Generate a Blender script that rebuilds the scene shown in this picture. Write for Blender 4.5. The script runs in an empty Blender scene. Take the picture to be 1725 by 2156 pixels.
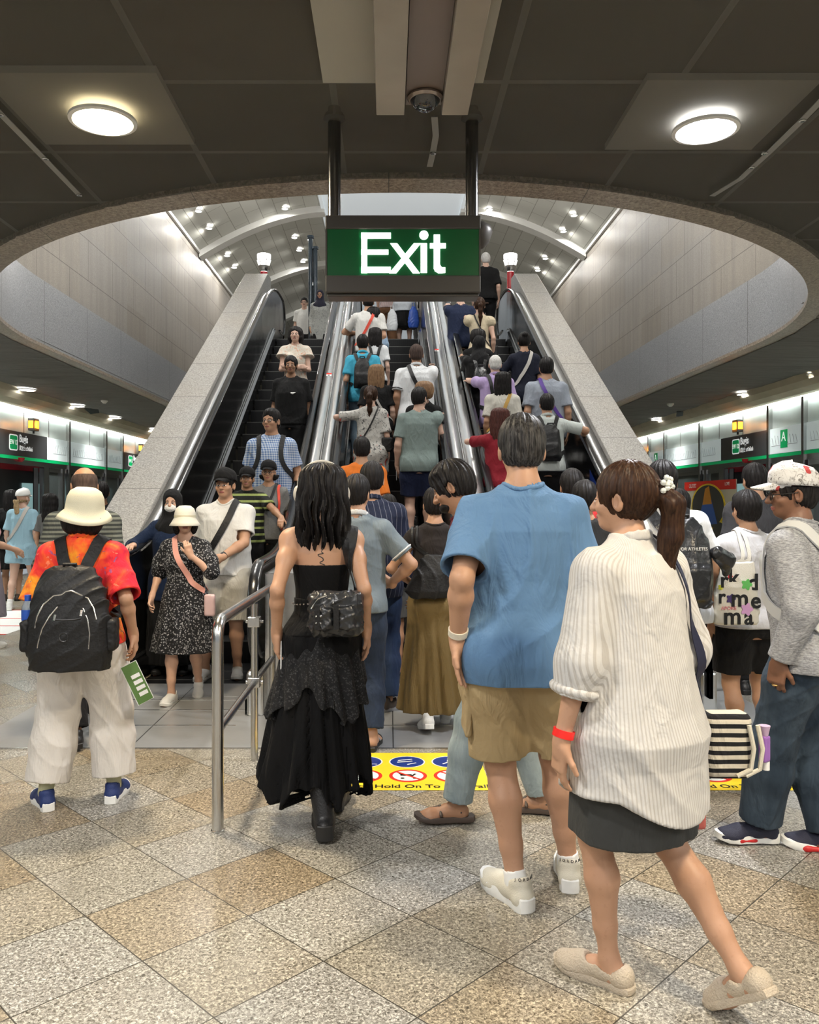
import bpy, math, random
import numpy as np
from mathutils import Vector, Matrix, noise
PI = math.pi
random.seed(7)
sc = bpy.context.scene
COL = sc.collection

# ------------------------------------------------------------------ camera
EYE = 1.45          # camera height
FPX = 1740.0        # focal length in pixels of the 1725 wide frame
CX0, CY0 = 818.0, 1058.0
cam_d = bpy.data.cameras.new('camera'); cam = bpy.data.objects.new('camera', cam_d); COL.objects.link(cam)
cam.location = (0, 0, EYE); cam.rotation_euler = (PI/2, 0, 0)
cam_d.sensor_fit = 'HORIZONTAL'; cam_d.sensor_width = 36; cam_d.lens = 36*FPX/1725
cam_d.shift_x = (862.5-CX0)/1725; cam_d.shift_y = -(1078-CY0)/1725
cam_d.clip_start = 0.05; cam_d.clip_end = 200
sc.camera = cam
def at(px, py, Y): return Vector(((px-CX0)*Y/FPX, Y, EYE-(py-CY0)*Y/FPX))

# ------------------------------------------------------------------ world, exposure
w = bpy.data.worlds.new('world'); sc.world = w; w.use_nodes = True
w.node_tree.nodes['Background'].inputs[0].default_value = (0.86, 0.93, 1.0, 1)
w.node_tree.nodes['Background'].inputs[1].default_value = 0.32
sc.view_settings.view_transform = 'Standard'; sc.view_settings.look = 'None'
sc.view_settings.gamma = 1; sc.view_settings.exposure = 0.38; sc.view_settings.use_curve_mapping = False

sc.cycles.max_bounces = 7; sc.cycles.diffuse_bounces = 3; sc.cycles.glossy_bounces = 3; sc.cycles.transmission_bounces = 4; sc.cycles.transparent_max_bounces = 8
sc.cycles.use_adaptive_sampling = True; sc.cycles.adaptive_threshold = 0.05; sc.cycles.use_denoising = True; sc.cycles.time_limit = 900; sc.cycles.use_auto_tile = False; sc.cycles.sample_clamp_indirect = 4.0
# light strengths (W)
L_WARM, L_COOL, L_VAULT_FILL, L_SOFFIT, L_STRIP = 74, 70, 84, 10, 24.0

def area(loc, size, power, color=(1, 1, 1), rot=(0, 0, 0), shape='DISK', size_y=None, parent=None, spread=PI):
    d = bpy.data.lights.new('lamp', 'AREA'); d.energy = power; d.color = color; d.shape = shape; d.size = size
    if size_y: d.size_y = size_y
    d.spread = spread
    o = bpy.data.objects.new('lamp', d); COL.objects.link(o); o.location = loc; o.rotation_euler = rot
    if parent: o.parent = parent
    return o

# ------------------------------------------------------------------ tagging
def tag(o, label=None, cat=None, group=None, kind=None):
    if label: o['label'] = label
    if cat: o['category'] = cat
    if group: o['group'] = group
    if kind: o['kind'] = kind
    return o
def empty(name, loc=(0, 0, 0), rz=0, label=None, cat=None, group=None):
    o = bpy.data.objects.new(name, None); COL.objects.link(o); o.location = loc; o.rotation_euler = (0, 0, rz)
    o.empty_display_size = 0.1
    return tag(o, label, cat, group)

# ------------------------------------------------------------------ materials
MATS = {}
def N(nt, t, **kw):
    n = nt.nodes.new(t)
    for k, v in kw.items():
        if k in n.inputs: n.inputs[k].default_value = v
        else: setattr(n, k, v)
    return n
def mat(name, col=(.5, .5, .5), rough=.6, metal=0., spec=.5, emit=None, es=1., bump=0., bscale=200., var=0., alpha=1., trans=0., sheen=0.):
    key = name
    if key in MATS: return MATS[key]
    m = bpy.data.materials.new(name); m.use_nodes = True; nt = m.node_tree; b = nt.nodes['Principled BSDF']
    b.inputs['Base Color'].default_value = (*col, 1); b.inputs['Roughness'].default_value = rough
    b.inputs['Metallic'].default_value = metal; b.inputs['Specular IOR Level'].default_value = spec
    b.inputs['Alpha'].default_value = alpha; b.inputs['Transmission Weight'].default_value = trans
    if sheen: b.inputs['Sheen Weight'].default_value = sheen
    if emit: b.inputs['Emission Color'].default_value = (*emit, 1); b.inputs['Emission Strength'].default_value = es
    if bump or var:
        tc = N(nt, 'ShaderNodeTexCoord'); no = N(nt, 'ShaderNodeTexNoise'); no.inputs['Scale'].default_value = bscale
        no.inputs['Detail'].default_value = 3
        nt.links.new(tc.outputs['Object'], no.inputs['Vector'])
        if bump:
            bp = N(nt, 'ShaderNodeBump'); bp.inputs['Strength'].default_value = bump; bp.inputs['Distance'].default_value = .01
            nt.links.new(no.outputs['Fac'], bp.inputs['Height']); nt.links.new(bp.outputs[0], b.inputs['Normal'])
        if var:
            cr = N(nt, 'ShaderNodeValToRGB')
            cr.color_ramp.elements[0].color = (*[c*(1-var) for c in col], 1); cr.color_ramp.elements[0].position = .3
            cr.color_ramp.elements[1].color = (*[min(1, c*(1+var)) for c in col], 1); cr.color_ramp.elements[1].position = .7
            nt.links.new(no.outputs['Fac'], cr.inputs[0]); nt.links.new(cr.outputs[0], b.inputs['Base Color'])
    MATS[key] = m
    return m
class G:
    """tiny node-graph helper"""
    def __init__(s, name):
        s.m = bpy.data.materials.new(name); s.m.use_nodes = True; s.nt = s.m.node_tree; s.b = s.nt.nodes['Principled BSDF']; MATS[name] = s.m
    def n(s, t, **kw): return N(s.nt, t, **kw)
    def l(s, a, b): s.nt.links.new(a, b)
    def set(s, i, v):
        if hasattr(v, 'links') or isinstance(v, bpy.types.NodeSocket): return v
        return v
    def math(s, op, a, b=None, c=None):
        n = s.n('ShaderNodeMath'); n.operation = op
        for i, v in enumerate((a, b, c)):
            if v is None: continue
            if isinstance(v, (int, float)): n.inputs[i].default_value = v
            else: s.l(v, n.inputs[i])
        return n.outputs[0]
    def pos(s, kind='world'):
        if kind == 'world': return s.n('ShaderNodeNewGeometry').outputs['Position']
        return s.n('ShaderNodeTexCoord').outputs['Object']
    def xyz(s, v):
        n = s.n('ShaderNodeSeparateXYZ'); s.l(v, n.inputs[0]); return n.outputs
    def comb(s, x, y, z):
        n = s.n('ShaderNodeCombineXYZ')
        for i, v in enumerate((x, y, z)):
            if isinstance(v, (int, float)): n.inputs[i].default_value = v
            else: s.l(v, n.inputs[i])
        return n.outputs[0]
    def mapping(s, v, scale=(1, 1, 1), rot=(0, 0, 0), loc=(0, 0, 0)):
        n = s.n('ShaderNodeMapping'); n.inputs['Scale'].default_value = scale; n.inputs['Rotation'].default_value = rot; n.inputs['Location'].default_value = loc
        s.l(v, n.inputs[0]); return n.outputs[0]
    def noise(s, v, scale, detail=2, rough=.5, dist=0):
        n = s.n('ShaderNodeTexNoise'); n.inputs['Scale'].default_value = scale; n.inputs['Detail'].default_value = detail
        n.inputs['Roughness'].default_value = rough; n.inputs['Distortion'].default_value = dist; s.l(v, n.inputs['Vector']); return n.outputs['Fac']
    def ramp(s, f, stops, interp='LINEAR'):
        n = s.n('ShaderNodeValToRGB'); r = n.color_ramp; r.interpolation = interp
        while len(r.elements) < len(stops): r.elements.new(.5)
        for e, (p, c) in zip(r.elements, stops): e.position = p; e.color = (*c, 1) if len(c) == 3 else c
        s.l(f, n.inputs[0]); return n.outputs[0]
    def mix(s, f, a, b, mode='MIX'):
        n = s.n('ShaderNodeMix'); n.data_type = 'RGBA'; n.blend_type = mode
        if isinstance(f, (int, float)): n.inputs[0].default_value = f
        else: s.l(f, n.inputs[0])
        for i, v in ((6, a), (7, b)):
            if isinstance(v, tuple): n.inputs[i].default_value = (*v, 1)
            else: s.l(v, n.inputs[i])
        return n.outputs[2]
    def base(s, c):
        if isinstance(c, tuple): s.b.inputs['Base Color'].default_value = (*c, 1)
        else: s.l(c, s.b.inputs['Base Color'])
    def p(s, **kw):
        for k, v in kw.items():
            k = {'rough': 'Roughness', 'metal': 'Metallic', 'spec': 'Specular IOR Level', 'alpha': 'Alpha', 'aniso': 'Anisotropic'}.get(k, k)
            if isinstance(v, (int, float)): s.b.inputs[k].default_value = v
            else: s.l(v, s.b.inputs[k])
    def bump(s, h, strength=.3, dist=.01):
        n = s.n('ShaderNodeBump'); n.inputs['Strength'].default_value = strength; n.inputs['Distance'].default_value = dist
        s.l(h, n.inputs['Height']); s.l(n.outputs[0], s.b.inputs['Normal'])

def grid_lines(g, u, v, w, h, lw):
    """1 inside joints of a running grid"""
    fu = g.math('FRACT', g.math('DIVIDE', u, w)); fv = g.math('FRACT', g.math('DIVIDE', v, h))
    a = g.math('LESS_THAN', fu, lw/w); b = g.math('LESS_THAN', fv, lw/h)
    return g.math('MAXIMUM', a, b)

def make_materials():
    # polished granite floor, tiles laid at 45 degrees
    g = G('granite_floor'); p = g.pos(); x, y, z = g.xyz(p)
    u = g.math('ADD', g.math('MULTIPLY', g.math('ADD', x, y), .70711), 40.5-.08)
    v = g.math('ADD', g.math('MULTIPLY', g.math('SUBTRACT', y, x), .70711), 40.5-.37)
    T = .405
    uu = g.math('DIVIDE', u, T); vv = g.math('DIVIDE', v, T)
    cell = g.comb(g.math('FLOOR', uu), g.math('FLOOR', vv), 0)
    wn = g.n('ShaderNodeTexWhiteNoise'); wn.noise_dimensions = '2D'; g.l(cell, wn.inputs['Vector'])
    tint = g.ramp(wn.outputs['Value'], [(0, (.25, .19, .115)), (.3, (.275, .235, .17)), (.55, (.29, .265, .215)), (.85, (.31, .30, .275))])
    big = g.noise(p, .9, 2)
    tint = g.mix(g.math('MULTIPLY', big, .35), tint, (.28, .275, .255))
    sp1 = g.noise(p, 95, 4, .75, .8); sp2 = g.noise(p, 240, 2, .6)
    dark = g.ramp(sp1, [(.34, (.14, .13, .11)), (.44, (.62, .6, .56)), (.53, (1.08, 1.08, 1.08)), (.64, (2.2, 2.2, 2.15))])
    c = g.mix(1.0, tint, dark, 'MULTIPLY')
    c = g.mix(g.math('MULTIPLY', g.math('GREATER_THAN', sp2, .62), .45), c, (.06, .055, .05))
    ln = grid_lines(g, u, v, T, T, .0045)
    stain = g.noise(p, 3.2, 5, .7)
    c = g.mix(g.math('MULTIPLY', g.math('GREATER_THAN', stain, .67), .16), c, (.16, .13, .09))
    c = g.mix(ln, c, (.05, .045, .035))
    g.base(c); g.p(rough=g.ramp(g.noise(p, 1.6, 3), [(.3, (.2, .2, .2)), (.7, (.36, .36, .36))]), spec=.5)
    # granite of trims and parapets
    for nm, ca, cb, sc_ in (('granite_grey', (.085, .083, .077), (.50, .485, .455), 62), ('granite_ring', (.07, .05, .033), (.48, .40, .32), 42), ('granite_band', (.12, .125, .135), (.48, .49, .51), 60)):
        g = G(nm); p = g.pos(); n1 = g.noise(p, sc_, 4, .8, .4)
        c = g.ramp(n1, [(.32, ca), (.5, tuple((a+b)/2 for a, b in zip(ca, cb))), (.66, cb)])
        big = g.noise(p, 1.7, 4)
        c = g.mix(g.math('MULTIPLY', g.math('SUBTRACT', big, .3), .5), c, (.33, .27, .19) if nm != 'granite_band' else (.3, .3, .3))
        x, y, z = g.xyz(p)
        if nm == 'granite_grey': ln = g.math('LESS_THAN', g.math('FRACT', g.math('DIVIDE', g.math('ADD', y, 3.1), 1.02)), .008)
        elif nm == 'granite_band': ln = g.math('LESS_THAN', g.math('FRACT', g.math('DIVIDE', y, 1.55)), .006)
        else: ln = g.math('LESS_THAN', g.math('FRACT', g.math('DIVIDE', x, 1.3)), .004)
        c = g.mix(ln, c, (.06, .055, .05)); g.base(c); g.p(rough=.38 if nm != 'granite_band' else .3)
    # tan stone panels of the upper walls
    g = G('stone_panel'); p = g.pos(); x, y, z = g.xyz(p)
    cell = g.comb(0, g.math('FLOOR', g.math('DIVIDE', y, 1.1)), g.math('FLOOR', g.math('DIVIDE', z, .61)))
    wn = g.n('ShaderNodeTexWhiteNoise'); g.l(cell, wn.inputs['Vector'])
    c = g.ramp(wn.outputs['Value'], [(0, (.30, .265, .22)), (.5, (.35, .315, .27)), (1, (.325, .30, .27))])
    f = g.noise(p, 120, 3, .8); c = g.mix(1.0, c, g.ramp(f, [(.3, (.6, .6, .6)), (.55, (1.05, 1.05, 1.05)), (.7, (1.3, 1.3, 1.3))]), 'MULTIPLY')
    st = g.noise(g.mapping(p, scale=(1, 5, .35)), 1.4, 4); c = g.mix(g.math('MULTIPLY', g.ramp(st, [(.42, (0, 0, 0)), (.7, (1, 1, 1))]), .5), c, (.23, .21, .185))
    zz = g.math('ADD', z, .1)
    yy = g.math('ADD', y, g.math('MULTIPLY', g.math('FLOOR', g.math('DIVIDE', zz, .61)), .37))
    ln = grid_lines(g, yy, zz, 1.1, .61, .012); c = g.mix(g.math('MULTIPLY', ln, .75), c, (.07, .06, .05))
    g.base(c); g.p(rough=.45)
    # vault ceiling panels
    g = G('vault_panel'); p = g.pos(); x, y, z = g.xyz(p)
    row = g.math('FLOOR', g.math('DIVIDE', x, .33)); yy = g.math('ADD', y, g.math('MULTIPLY', row, .47))
    ln = grid_lines(g, g.math('ADD', x, 9.9), yy, .33, .95, .014)
    wn = g.n('ShaderNodeTexWhiteNoise'); g.l(g.comb(row, g.math('FLOOR', g.math('DIVIDE', yy, .95)), 0), wn.inputs['Vector'])
    c = g.ramp(wn.outputs['Value'], [(0, (.50, .50, .45)), (1, (.58, .58, .53))])
    c = g.mix(g.math('MULTIPLY', ln, .75), c, (.17, .16, .13)); g.base(c); g.p(rough=.4)
    # brushed stainless steel; faint long dents
    for nm, cc, r in (('steel', (.62, .62, .61), .22), ('steel_deck', (.82, .83, .83), .27), ('steel_dark', (.27, .27, .275), .18)):
        g = G(nm); p = g.pos(); n1 = g.noise(g.mapping(p, scale=(60, 2, 60)), 6, 3); n2 = g.noise(p, .9, 2)
        g.base(g.mix(g.math('MULTIPLY', n2, .5), cc, tuple(c*.72 for c in cc)))
        g.p(metal=1., rough=g.math('ADD', g.math('MULTIPLY', n1, .14), r-.05))
        g.bump(g.noise(p, 1.3, 2), .35, .05)
    g = G('steel_plate'); p = g.pos(); x, y, z = g.xyz(p)
    n1 = g.noise(g.mapping(p, scale=(3, 40, 3)), 5, 3); n2 = g.noise(p, 2.2, 4)
    c = g.mix(n2, (.34, .35, .355), (.47, .475, .475)); ln = g.math('LESS_THAN', g.math('FRACT', g.math('DIVIDE', g.math('ADD', x, 10.86), 1.555)), .005)
    c = g.mix(ln, c, (.08, .08, .08)); g.base(c); g.p(metal=.55, rough=g.math('ADD', g.math('MULTIPLY', n1, .2), .28))
    # grooved step tread
    g = G('step_black'); p = g.pos('object'); x, y, z = g.xyz(p)
    gr = g.math('FRACT', g.math('MULTIPLY', x, 90)); g.base(g.mix(g.math('LESS_THAN', gr, .5), (.016, .016, .017), (.004, .004, .004)))
    g.p(rough=.42, metal=.3)
    # shade netting hung below the ceiling (semi transparent cloth)
    g = G('netting'); p = g.pos(); n1 = g.noise(p, 1.2, 3); n2 = g.noise(p, 500, 1)
    g.base(g.mix(n1, (.085, .08, .068), (.115, .11, .092))); g.p(rough=.75, spec=.15, alpha=.66)
    g.bump(g.math('ADD', g.math('MULTIPLY', n2, .1), g.noise(g.mapping(p, scale=(1, 3, 1)), 2.5, 4)), .5, .03)
    g = G('netting_side'); p = g.pos(); n1 = g.noise(p, 1.2, 3)
    g.base(g.mix(n1, (.11, .108, .098), (.155, .15, .138))); g.p(rough=.7, spec=.2)
    g.bump(g.noise(g.mapping(p, scale=(1.2, 4.5, 1)), 1.1, 3, .5, .6), .5, .1)
    g = G('ceiling_board'); p = g.pos(); x, y, z = g.xyz(p)
    row = g.math('FLOOR', g.math('DIVIDE', g.math('ADD', y, .85), .83))
    wn = g.n('ShaderNodeTexWhiteNoise'); g.l(g.comb(g.math('FLOOR', g.math('DIVIDE', g.math('ADD', x, .3), .87)), row, 0), wn.inputs['Vector'])
    c = g.ramp(wn.outputs['Value'], [(0, (.13, .11, .085)), (.5, (.16, .15, .12)), (1, (.21, .155, .12))])
    ln = grid_lines(g, g.math('ADD', x, 8.7+.3), g.math('ADD', y, 8.3+.85), .87, .83, .035); c = g.mix(ln, c, (.4, .39, .34))
    g.base(c); g.p(rough=.7)
    mat('board_light', (.78, .74, .66), .7)
    mat('white_paint', (.78, .78, .75), .5, var=.03, bscale=3)
    mat('cream_cove', (.44, .40, .30), .85, var=.1, bscale=2)
    mat('psd_panel', (.55, .60, .57), .3, var=.1, bscale=1.1)
    mat('sign_dark', (.055, .056, .058), .35)
    mat('sign_white', (.72, .80, .80), .35, emit=(.75, .87, .87), es=.18)
    mat('line_green', (.0, .42, .13), .35, emit=(0, .5, .16), es=.12)
    mat('letter_white', (.85, .85, .85), .4, emit=(.9, .95, .95), es=.35)
    mat('black', (.008, .008, .009), .4)
    mat('rubber', (.010, .0105, .012), .2, spec=.7)
    mat('glow', (1, 1, 1), .5, emit=(1, .98, .94), es=22)
    mat('glow_warm', (1, 1, 1), .5, emit=(1, .86, .55), es=16)
    mat('glow_cool', (1, 1, 1), .5, emit=(.96, .97, 1), es=18)
    mat('amber', (.9, .35, .02), .3, emit=(1, .33, .02), es=3.2)
    mat('red_gloss', (.42, .01, .02), .25)
    mat('yellow', (.86, .62, .02), .45, var=.05, bscale=9)
    mat('sign_blue', (.01, .035, .22), .4)
    mat('red_ring', (.72, .03, .015), .4)
    mat('white_film', (.82, .82, .8), .4)
    mat('glass_dark', (.02, .022, .025), .06, spec=.8)
    mat('exit_green', (.0, .085, .022), .3, emit=(0, .13, .03), es=.04)
    mat('exit_case', (.055, .05, .045), .4)
    mat('exit_letter', (1, 1, .95), .4, emit=(1, 1, .94), es=2.6)
    mat('train_skin', (.35, .36, .37), .3, metal=.4)
    mat('floor_white', (.8, .82, .8), .5)
make_materials()
M = MATS

# ------------------------------------------------------------------ mesh helpers
def mk(name, verts, faces, material, parent=None, smooth=False, loc=None):
    me = bpy.data.meshes.new(name); me.from_pydata([tuple(v) for v in verts], [], [tuple(f) for f in faces]); me.update()
    if smooth: me.polygons.foreach_set('use_smooth', [True]*len(me.polygons))
    o = bpy.data.objects.new(name, me); COL.objects.link(o)
    ms = material if isinstance(material, (list, tuple)) else [material]
    for m in ms: me.materials.append(m if not isinstance(m, str) else M[m])
    if parent: o.parent = parent
    if loc: o.location = loc
    return o
class MB:
    def __init__(s): s.v = []; s.f = []; s.mi = []
    def add(s, vs, fs, mi=0):
        n = len(s.v); s.v += [tuple(v) for v in vs]; s.f += [tuple(i+n for i in f) for f in fs]; s.mi += [mi]*len(fs)
    def box(s, x0, y0, z0, x1, y1, z1, mi=0, rz=0, bev=0):
        vs = [(x, y, z) for z in (z0, z1) for y in (y0, y1) for x in (x0, x1)]
        if rz:
            cx, cy = (x0+x1)/2, (y0+y1)/2; c, q = math.cos(rz), math.sin(rz)
            vs = [(cx+(x-cx)*c-(y-cy)*q, cy+(x-cx)*q+(y-cy)*c, z) for x, y, z in vs]
        s.add(vs, [(0, 2, 3, 1), (4, 5, 7, 6), (0, 1, 5, 4), (2, 6, 7, 3), (0, 4, 6, 2), (1, 3, 7, 5)], mi)
    def prism(s, poly, axis, a, b, mi=0):
        """poly = 2D outline, extruded along axis from a to b"""
        def P(p, t): return {'x': (t, p[0], p[1]), 'y': (p[0], t, p[1]), 'z': (p[0], p[1], t)}[axis]
        n = len(poly); vs = [P(p, a) for p in poly]+[P(p, b) for p in poly]
        fs = [tuple(range(n)), tuple(range(2*n-1, n-1, -1))]+[(i, n+i, n+(i+1) % n, (i+1) % n) for i in range(n)]
        s.add(vs, fs, mi)
    def tube(s, pts, r, seg=12, closed=False, mi=0, sx=1, sy=1, caps=True, up=None):
        pts = [Vector(p) for p in pts]; n = len(pts); rs = r if isinstance(r, (list, tuple)) else [r]*n
        rings = []; prev = None
        for i in range(n):
            a = pts[(i-1) % n] if (closed or i > 0) else pts[i]; b = pts[(i+1) % n] if (closed or i < n-1) else pts[i]
            t = (b-a).normalized()
            if up is not None: u = Vector(up) - t*t.dot(Vector(up)); u.normalize()
            else:
                if prev is None: prev = Vector((0, 0, 1)) if abs(t.z) < .9 else Vector((1, 0, 0))
                u = prev-t*prev.dot(t); u.normalize(); prev = u
            v = t.cross(u)
            rings.append([pts[i]+(v*math.cos(2*PI*k/seg)*sx+u*math.sin(2*PI*k/seg)*sy)*rs[i] for k in range(seg)])
        vs = [p for R in rings for p in R]; fs = []
        m = n if closed else n-1
        for i in range(m):
            for k in range(seg):
                j = (i+1) % n; fs.append((i*seg+k, i*seg+(k+1) % seg, j*seg+(k+1) % seg, j*seg+k))
        if caps and not closed: fs += [tuple(range(seg-1, -1, -1)), tuple((n-1)*seg+k for k in range(seg))]
        s.add(vs, fs, mi)
    def lathe(s, prof, c=(0, 0, 0), seg=24, mi=0):
        vs = [(c[0]+r*math.cos(2*PI*k/seg), c[1]+r*math.sin(2*PI*k/seg), c[2]+z) for r, z in prof for k in range(seg)]
        n = len(prof); fs = [(i*seg+k, i*seg+(k+1) % seg, (i+1)*seg+(k+1) % seg, (i+1)*seg+k) for i in range(n-1) for k in range(seg)]
        s.add(vs, fs, mi)
    def build(s, name, material, parent=None, smooth=False, loc=None):
        o = mk(name, s.v, s.f, material, parent, smooth, loc)
        if isinstance(material, (list, tuple)) and len(material) > 1: o.data.polygons.foreach_set('material_index', s.mi)
        if smooth and smooth != 'all':
            o.data.set_sharp_from_angle(angle=math.radians(38))
        return o
def bevel(o, wdt=.005, seg=2):
    m = o.modifiers.new('bevel', 'BEVEL'); m.width = wdt; m.segments = seg; m.limit_method = 'ANGLE'; m.angle_limit = math.radians(35); return o
def text(body, name, material, size, loc, rot, parent=None, ext=.002, align='CENTER', sx=1., offset=0.):
    c = bpy.data.curves.new(name, 'FONT'); c.body = body; c.size = size; c.extrude = ext; c.align_x = align; c.align_y = 'CENTER'; c.offset = offset
    c.resolution_u = 3
    o = bpy.data.objects.new(name, c); COL.objects.link(o); c.materials.append(M[material] if isinstance(material, str) else material)
    o.location = loc; o.rotation_euler = rot; o.scale = (sx, 1, 1)
    bpy.context.view_layer.update()
    me = bpy.data.meshes.new_from_object(o.evaluated_get(bpy.context.evaluated_depsgraph_get())); me.materials.clear(); me.materials.append(c.materials[0])
    m = bpy.data.objects.new(name, me); COL.objects.link(m); m.location = o.location; m.rotation_euler = o.rotation_euler; m.scale = o.scale
    bpy.data.objects.remove(o); o = m
    if parent: o.parent = parent
    return o
def arc(cx, cy, r, a0, a1, n, rx=None):
    rx = rx or r
    return [(cx+rx*math.cos(a0+(a1-a0)*i/n), cy+r*math.sin(a0+(a1-a0)*i/n)) for i in range(n+1)]

# ------------------------------------------------------------------ shell
ZC = 3.5                         # platform ceiling
OX, OYC, OA, OB = .1, 10.7, 4.62, 5.3   # opening in the slab
OEND = 21.0
UF = 4.36                        # upper floor level
def struct(o): o['kind'] = 'structure'; return o

struct(mk('floor', [(-7.4, -6, 0), (7.5, -6, 0), (7.5, 42, 0), (-7.4, 42, 0)], [(0, 1, 2, 3)], 'granite_floor'))

def contour(off=0., n=56):
    """outline of the opening, left-back to right-back, widened by off"""
    a, b = OA+off, OB+off
    pts = [(OX-a, OEND+off)]
    pts += [(OX-a*math.cos(PI*i/n), OYC-b*math.sin(PI*i/n)) for i in range(n+1)]
    pts += [(OX+a, OEND+off)]
    return pts
def inside(x, y, off=0.):
    a, b = OA+off, OB+off
    if y > OEND+off: return False
    if y >= OYC: return abs(x-OX) < a
    return ((x-OX)/a)**2+((y-OYC)/b)**2 < 1

# ceiling boards with a real hole, netting hung under them
def sheet(name, zf, x0, x1, y0, y1, step, off, material, smooth=True):
    nx = int((x1-x0)/step); ny = int((y1-y0)/step); idx = {}; vs = []; fs = []
    def vid(i, j):
        if (i, j) not in idx:
            x = x0+i*(x1-x0)/nx; y = y0+j*(y1-y0)/ny; idx[(i, j)] = len(vs)
            if material == 'netting': x, y = snap(x, y)
            vs.append((x, y, zf(x, y)))
        return idx[(i, j)]
    for i in range(nx):
        for j in range(ny):
            cx = x0+(i+.5)*(x1-x0)/nx; cy = y0+(j+.5)*(y1-y0)/ny
            if inside(cx, cy, off): continue
            fs.append((vid(i, j), vid(i, j+1), vid(i+1, j+1), vid(i+1, j)))
    return mk(name, vs, fs, material, None, smooth)
def snap(x, y, off=.20):
    a, b = OA+off, OB+off
    if y < OYC:
        k = math.hypot((x-OX)/a, (y-OYC)/b)
        if k < 1: return OX+(x-OX)/max(k, .01), OYC+(y-OYC)/max(k, .01)
        return x, y
    if y < OEND+off and abs(x-OX) < a: return OX+math.copysign(a, x-OX), y
    return x, y
def rim_dist(x, y):
    if y >= OYC: return abs(x-OX)-OA
    k = math.hypot((x-OX)/OA, (y-OYC)/OB); return (k-1)*min(OA, OB)
struct(sheet('ceiling', lambda x, y: ZC+.06, -7.4, 7.5, -6, 42, .12, .05, 'ceiling_board', False))
def sag(x, y):
    d = max(0, rim_dist(x, y)-.27); f = min(1, d/.8)
    near = 1 if y < 6.5 and abs(x) < 5 else 0
    n1 = noise.noise(Vector((x*.9, y*.9, 0))); n2 = noise.noise(Vector((x*.55+5, y*3.4, 2)))
    if abs(x) > 4.6 and y > 5: return ZC-.015-.035*f*(n2+.6)
    return ZC-.012-.03*f*(n1+.5)-.012*f*n2
net1 = sheet('ceiling_netting', sag, -4.3, 4.45, -6, 8.5, .09, .155, 'netting')
struct(net1); net1.name = 'ceiling_netting'
def side_net(x0, x1, y0, y1, name):
    nx, ny = 16, int((y1-y0)/.09); vs = []; fs = []
    for j in range(ny+1):
        for i in range(nx+1):
            x = x0+(x1-x0)*i/nx; y = y0+(y1-y0)*j/ny; z = sag(x, y)
            e = min(i, nx-i)/3.
            if e < 1: z = z*e+(ZC-.01)*(1-e)
            x, y = snap(x, y); vs.append((x, y, z-.004))
    for j in range(ny):
        for i in range(nx):
            a = j*(nx+1)+i
            cx = x0+(x1-x0)*(i+.5)/nx; cy = y0+(y1-y0)*(j+.5)/ny
            if inside(cx, cy, .155): continue
            fs.append((a, a+nx+1, a+nx+2, a+1))
    return struct(mk(name, vs, fs, 'netting_side', None, True))
side_net(-6.62, -4.32, -6, 41, 'ceiling_netting_left'); side_net(4.47, 6.72, -6, 41, 'ceiling_netting_right')

# slab edge (granite), ring trim under it
ct = contour(0, 72); b = MB(); n = len(ct)
vs = [(x, y, ZC-.0) for x, y in ct]+[(x, y, UF) for x, y in ct]
struct(mk('wall_slab_edge', vs, [(i, i+1, n+i+1, n+i) for i in range(n-1)], 'granite_band', None, True))
for nm, o0, o1, z0, z1 in (('trim_1', -.01, .22, ZC-.022, ZC+.02),):
    A, B_ = contour(o0, 72), contour(o1, 72); vs = []
    for (x, y), (x2, y2) in zip(A, B_): vs += [(x, y, z0), (x, y, z1), (x2, y2, z0+.012), (x2, y2, z1)]
    fs = []
    for i in range(len(A)-1):
        a, c = 4*i, 4*i+4; fs += [(a, c, c+1, a+1), (a, a+2, c+2, c), (a+2, a+3, c+3, c+2)]
    struct(mk(nm, vs, fs, 'granite_ring', None, False))
# upper walls, floor, vault
XL, XR, ZV = OX-OA, OX+OA, 7.42
struct(mk('wall_left', [(XL, 4, UF), (XL, 40, UF), (XL, 40, ZV+.6), (XL, 4, ZV+.6)], [(0, 1, 2, 3)], 'stone_panel'))
struct(mk('wall_right', [(XR, 4, UF), (XR, 40, UF), (XR, 40, ZV+.6), (XR, 4, ZV+.6)], [(3, 2, 1, 0)], 'stone_panel'))
b = MB()   # lower shaft sides beside the escalators stay open to the platform; the upper slab
b.box(-2.7, 15.0, UF-.3, 2.8, OEND, UF); b.box(XL, OEND, UF-.3, XR, 42, UF); b.box(-7.4, OEND, UF-.6, XL, 42, UF); b.box(XR, OEND, UF-.6, 7.5, 42, UF)
b.box(-7.4, 3.5, ZC+.12, XL-.9, OEND, UF); b.box(XR+.9, 3.5, ZC+.12, 7.5, OEND, UF)
struct(b.build('floor_upper', 'granite_grey'))
def vz(x):
    t = min(1, max(0, (4.62-abs(x-OX))/3.0)); return ZV+1.08*(1-(1-t)**1.75)
NX = 40; xs = [XL+(XR-XL)*i/NX for i in range(NX+1)]
vs = [(x, y, vz(x)) for y in (0, 40) for x in xs]
struct(mk('ceiling_vault', vs, [(i, i+1, NX+2+i, NX+1+i) for i in range(NX)], 'vault_panel', None, True))
b = MB()
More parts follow.
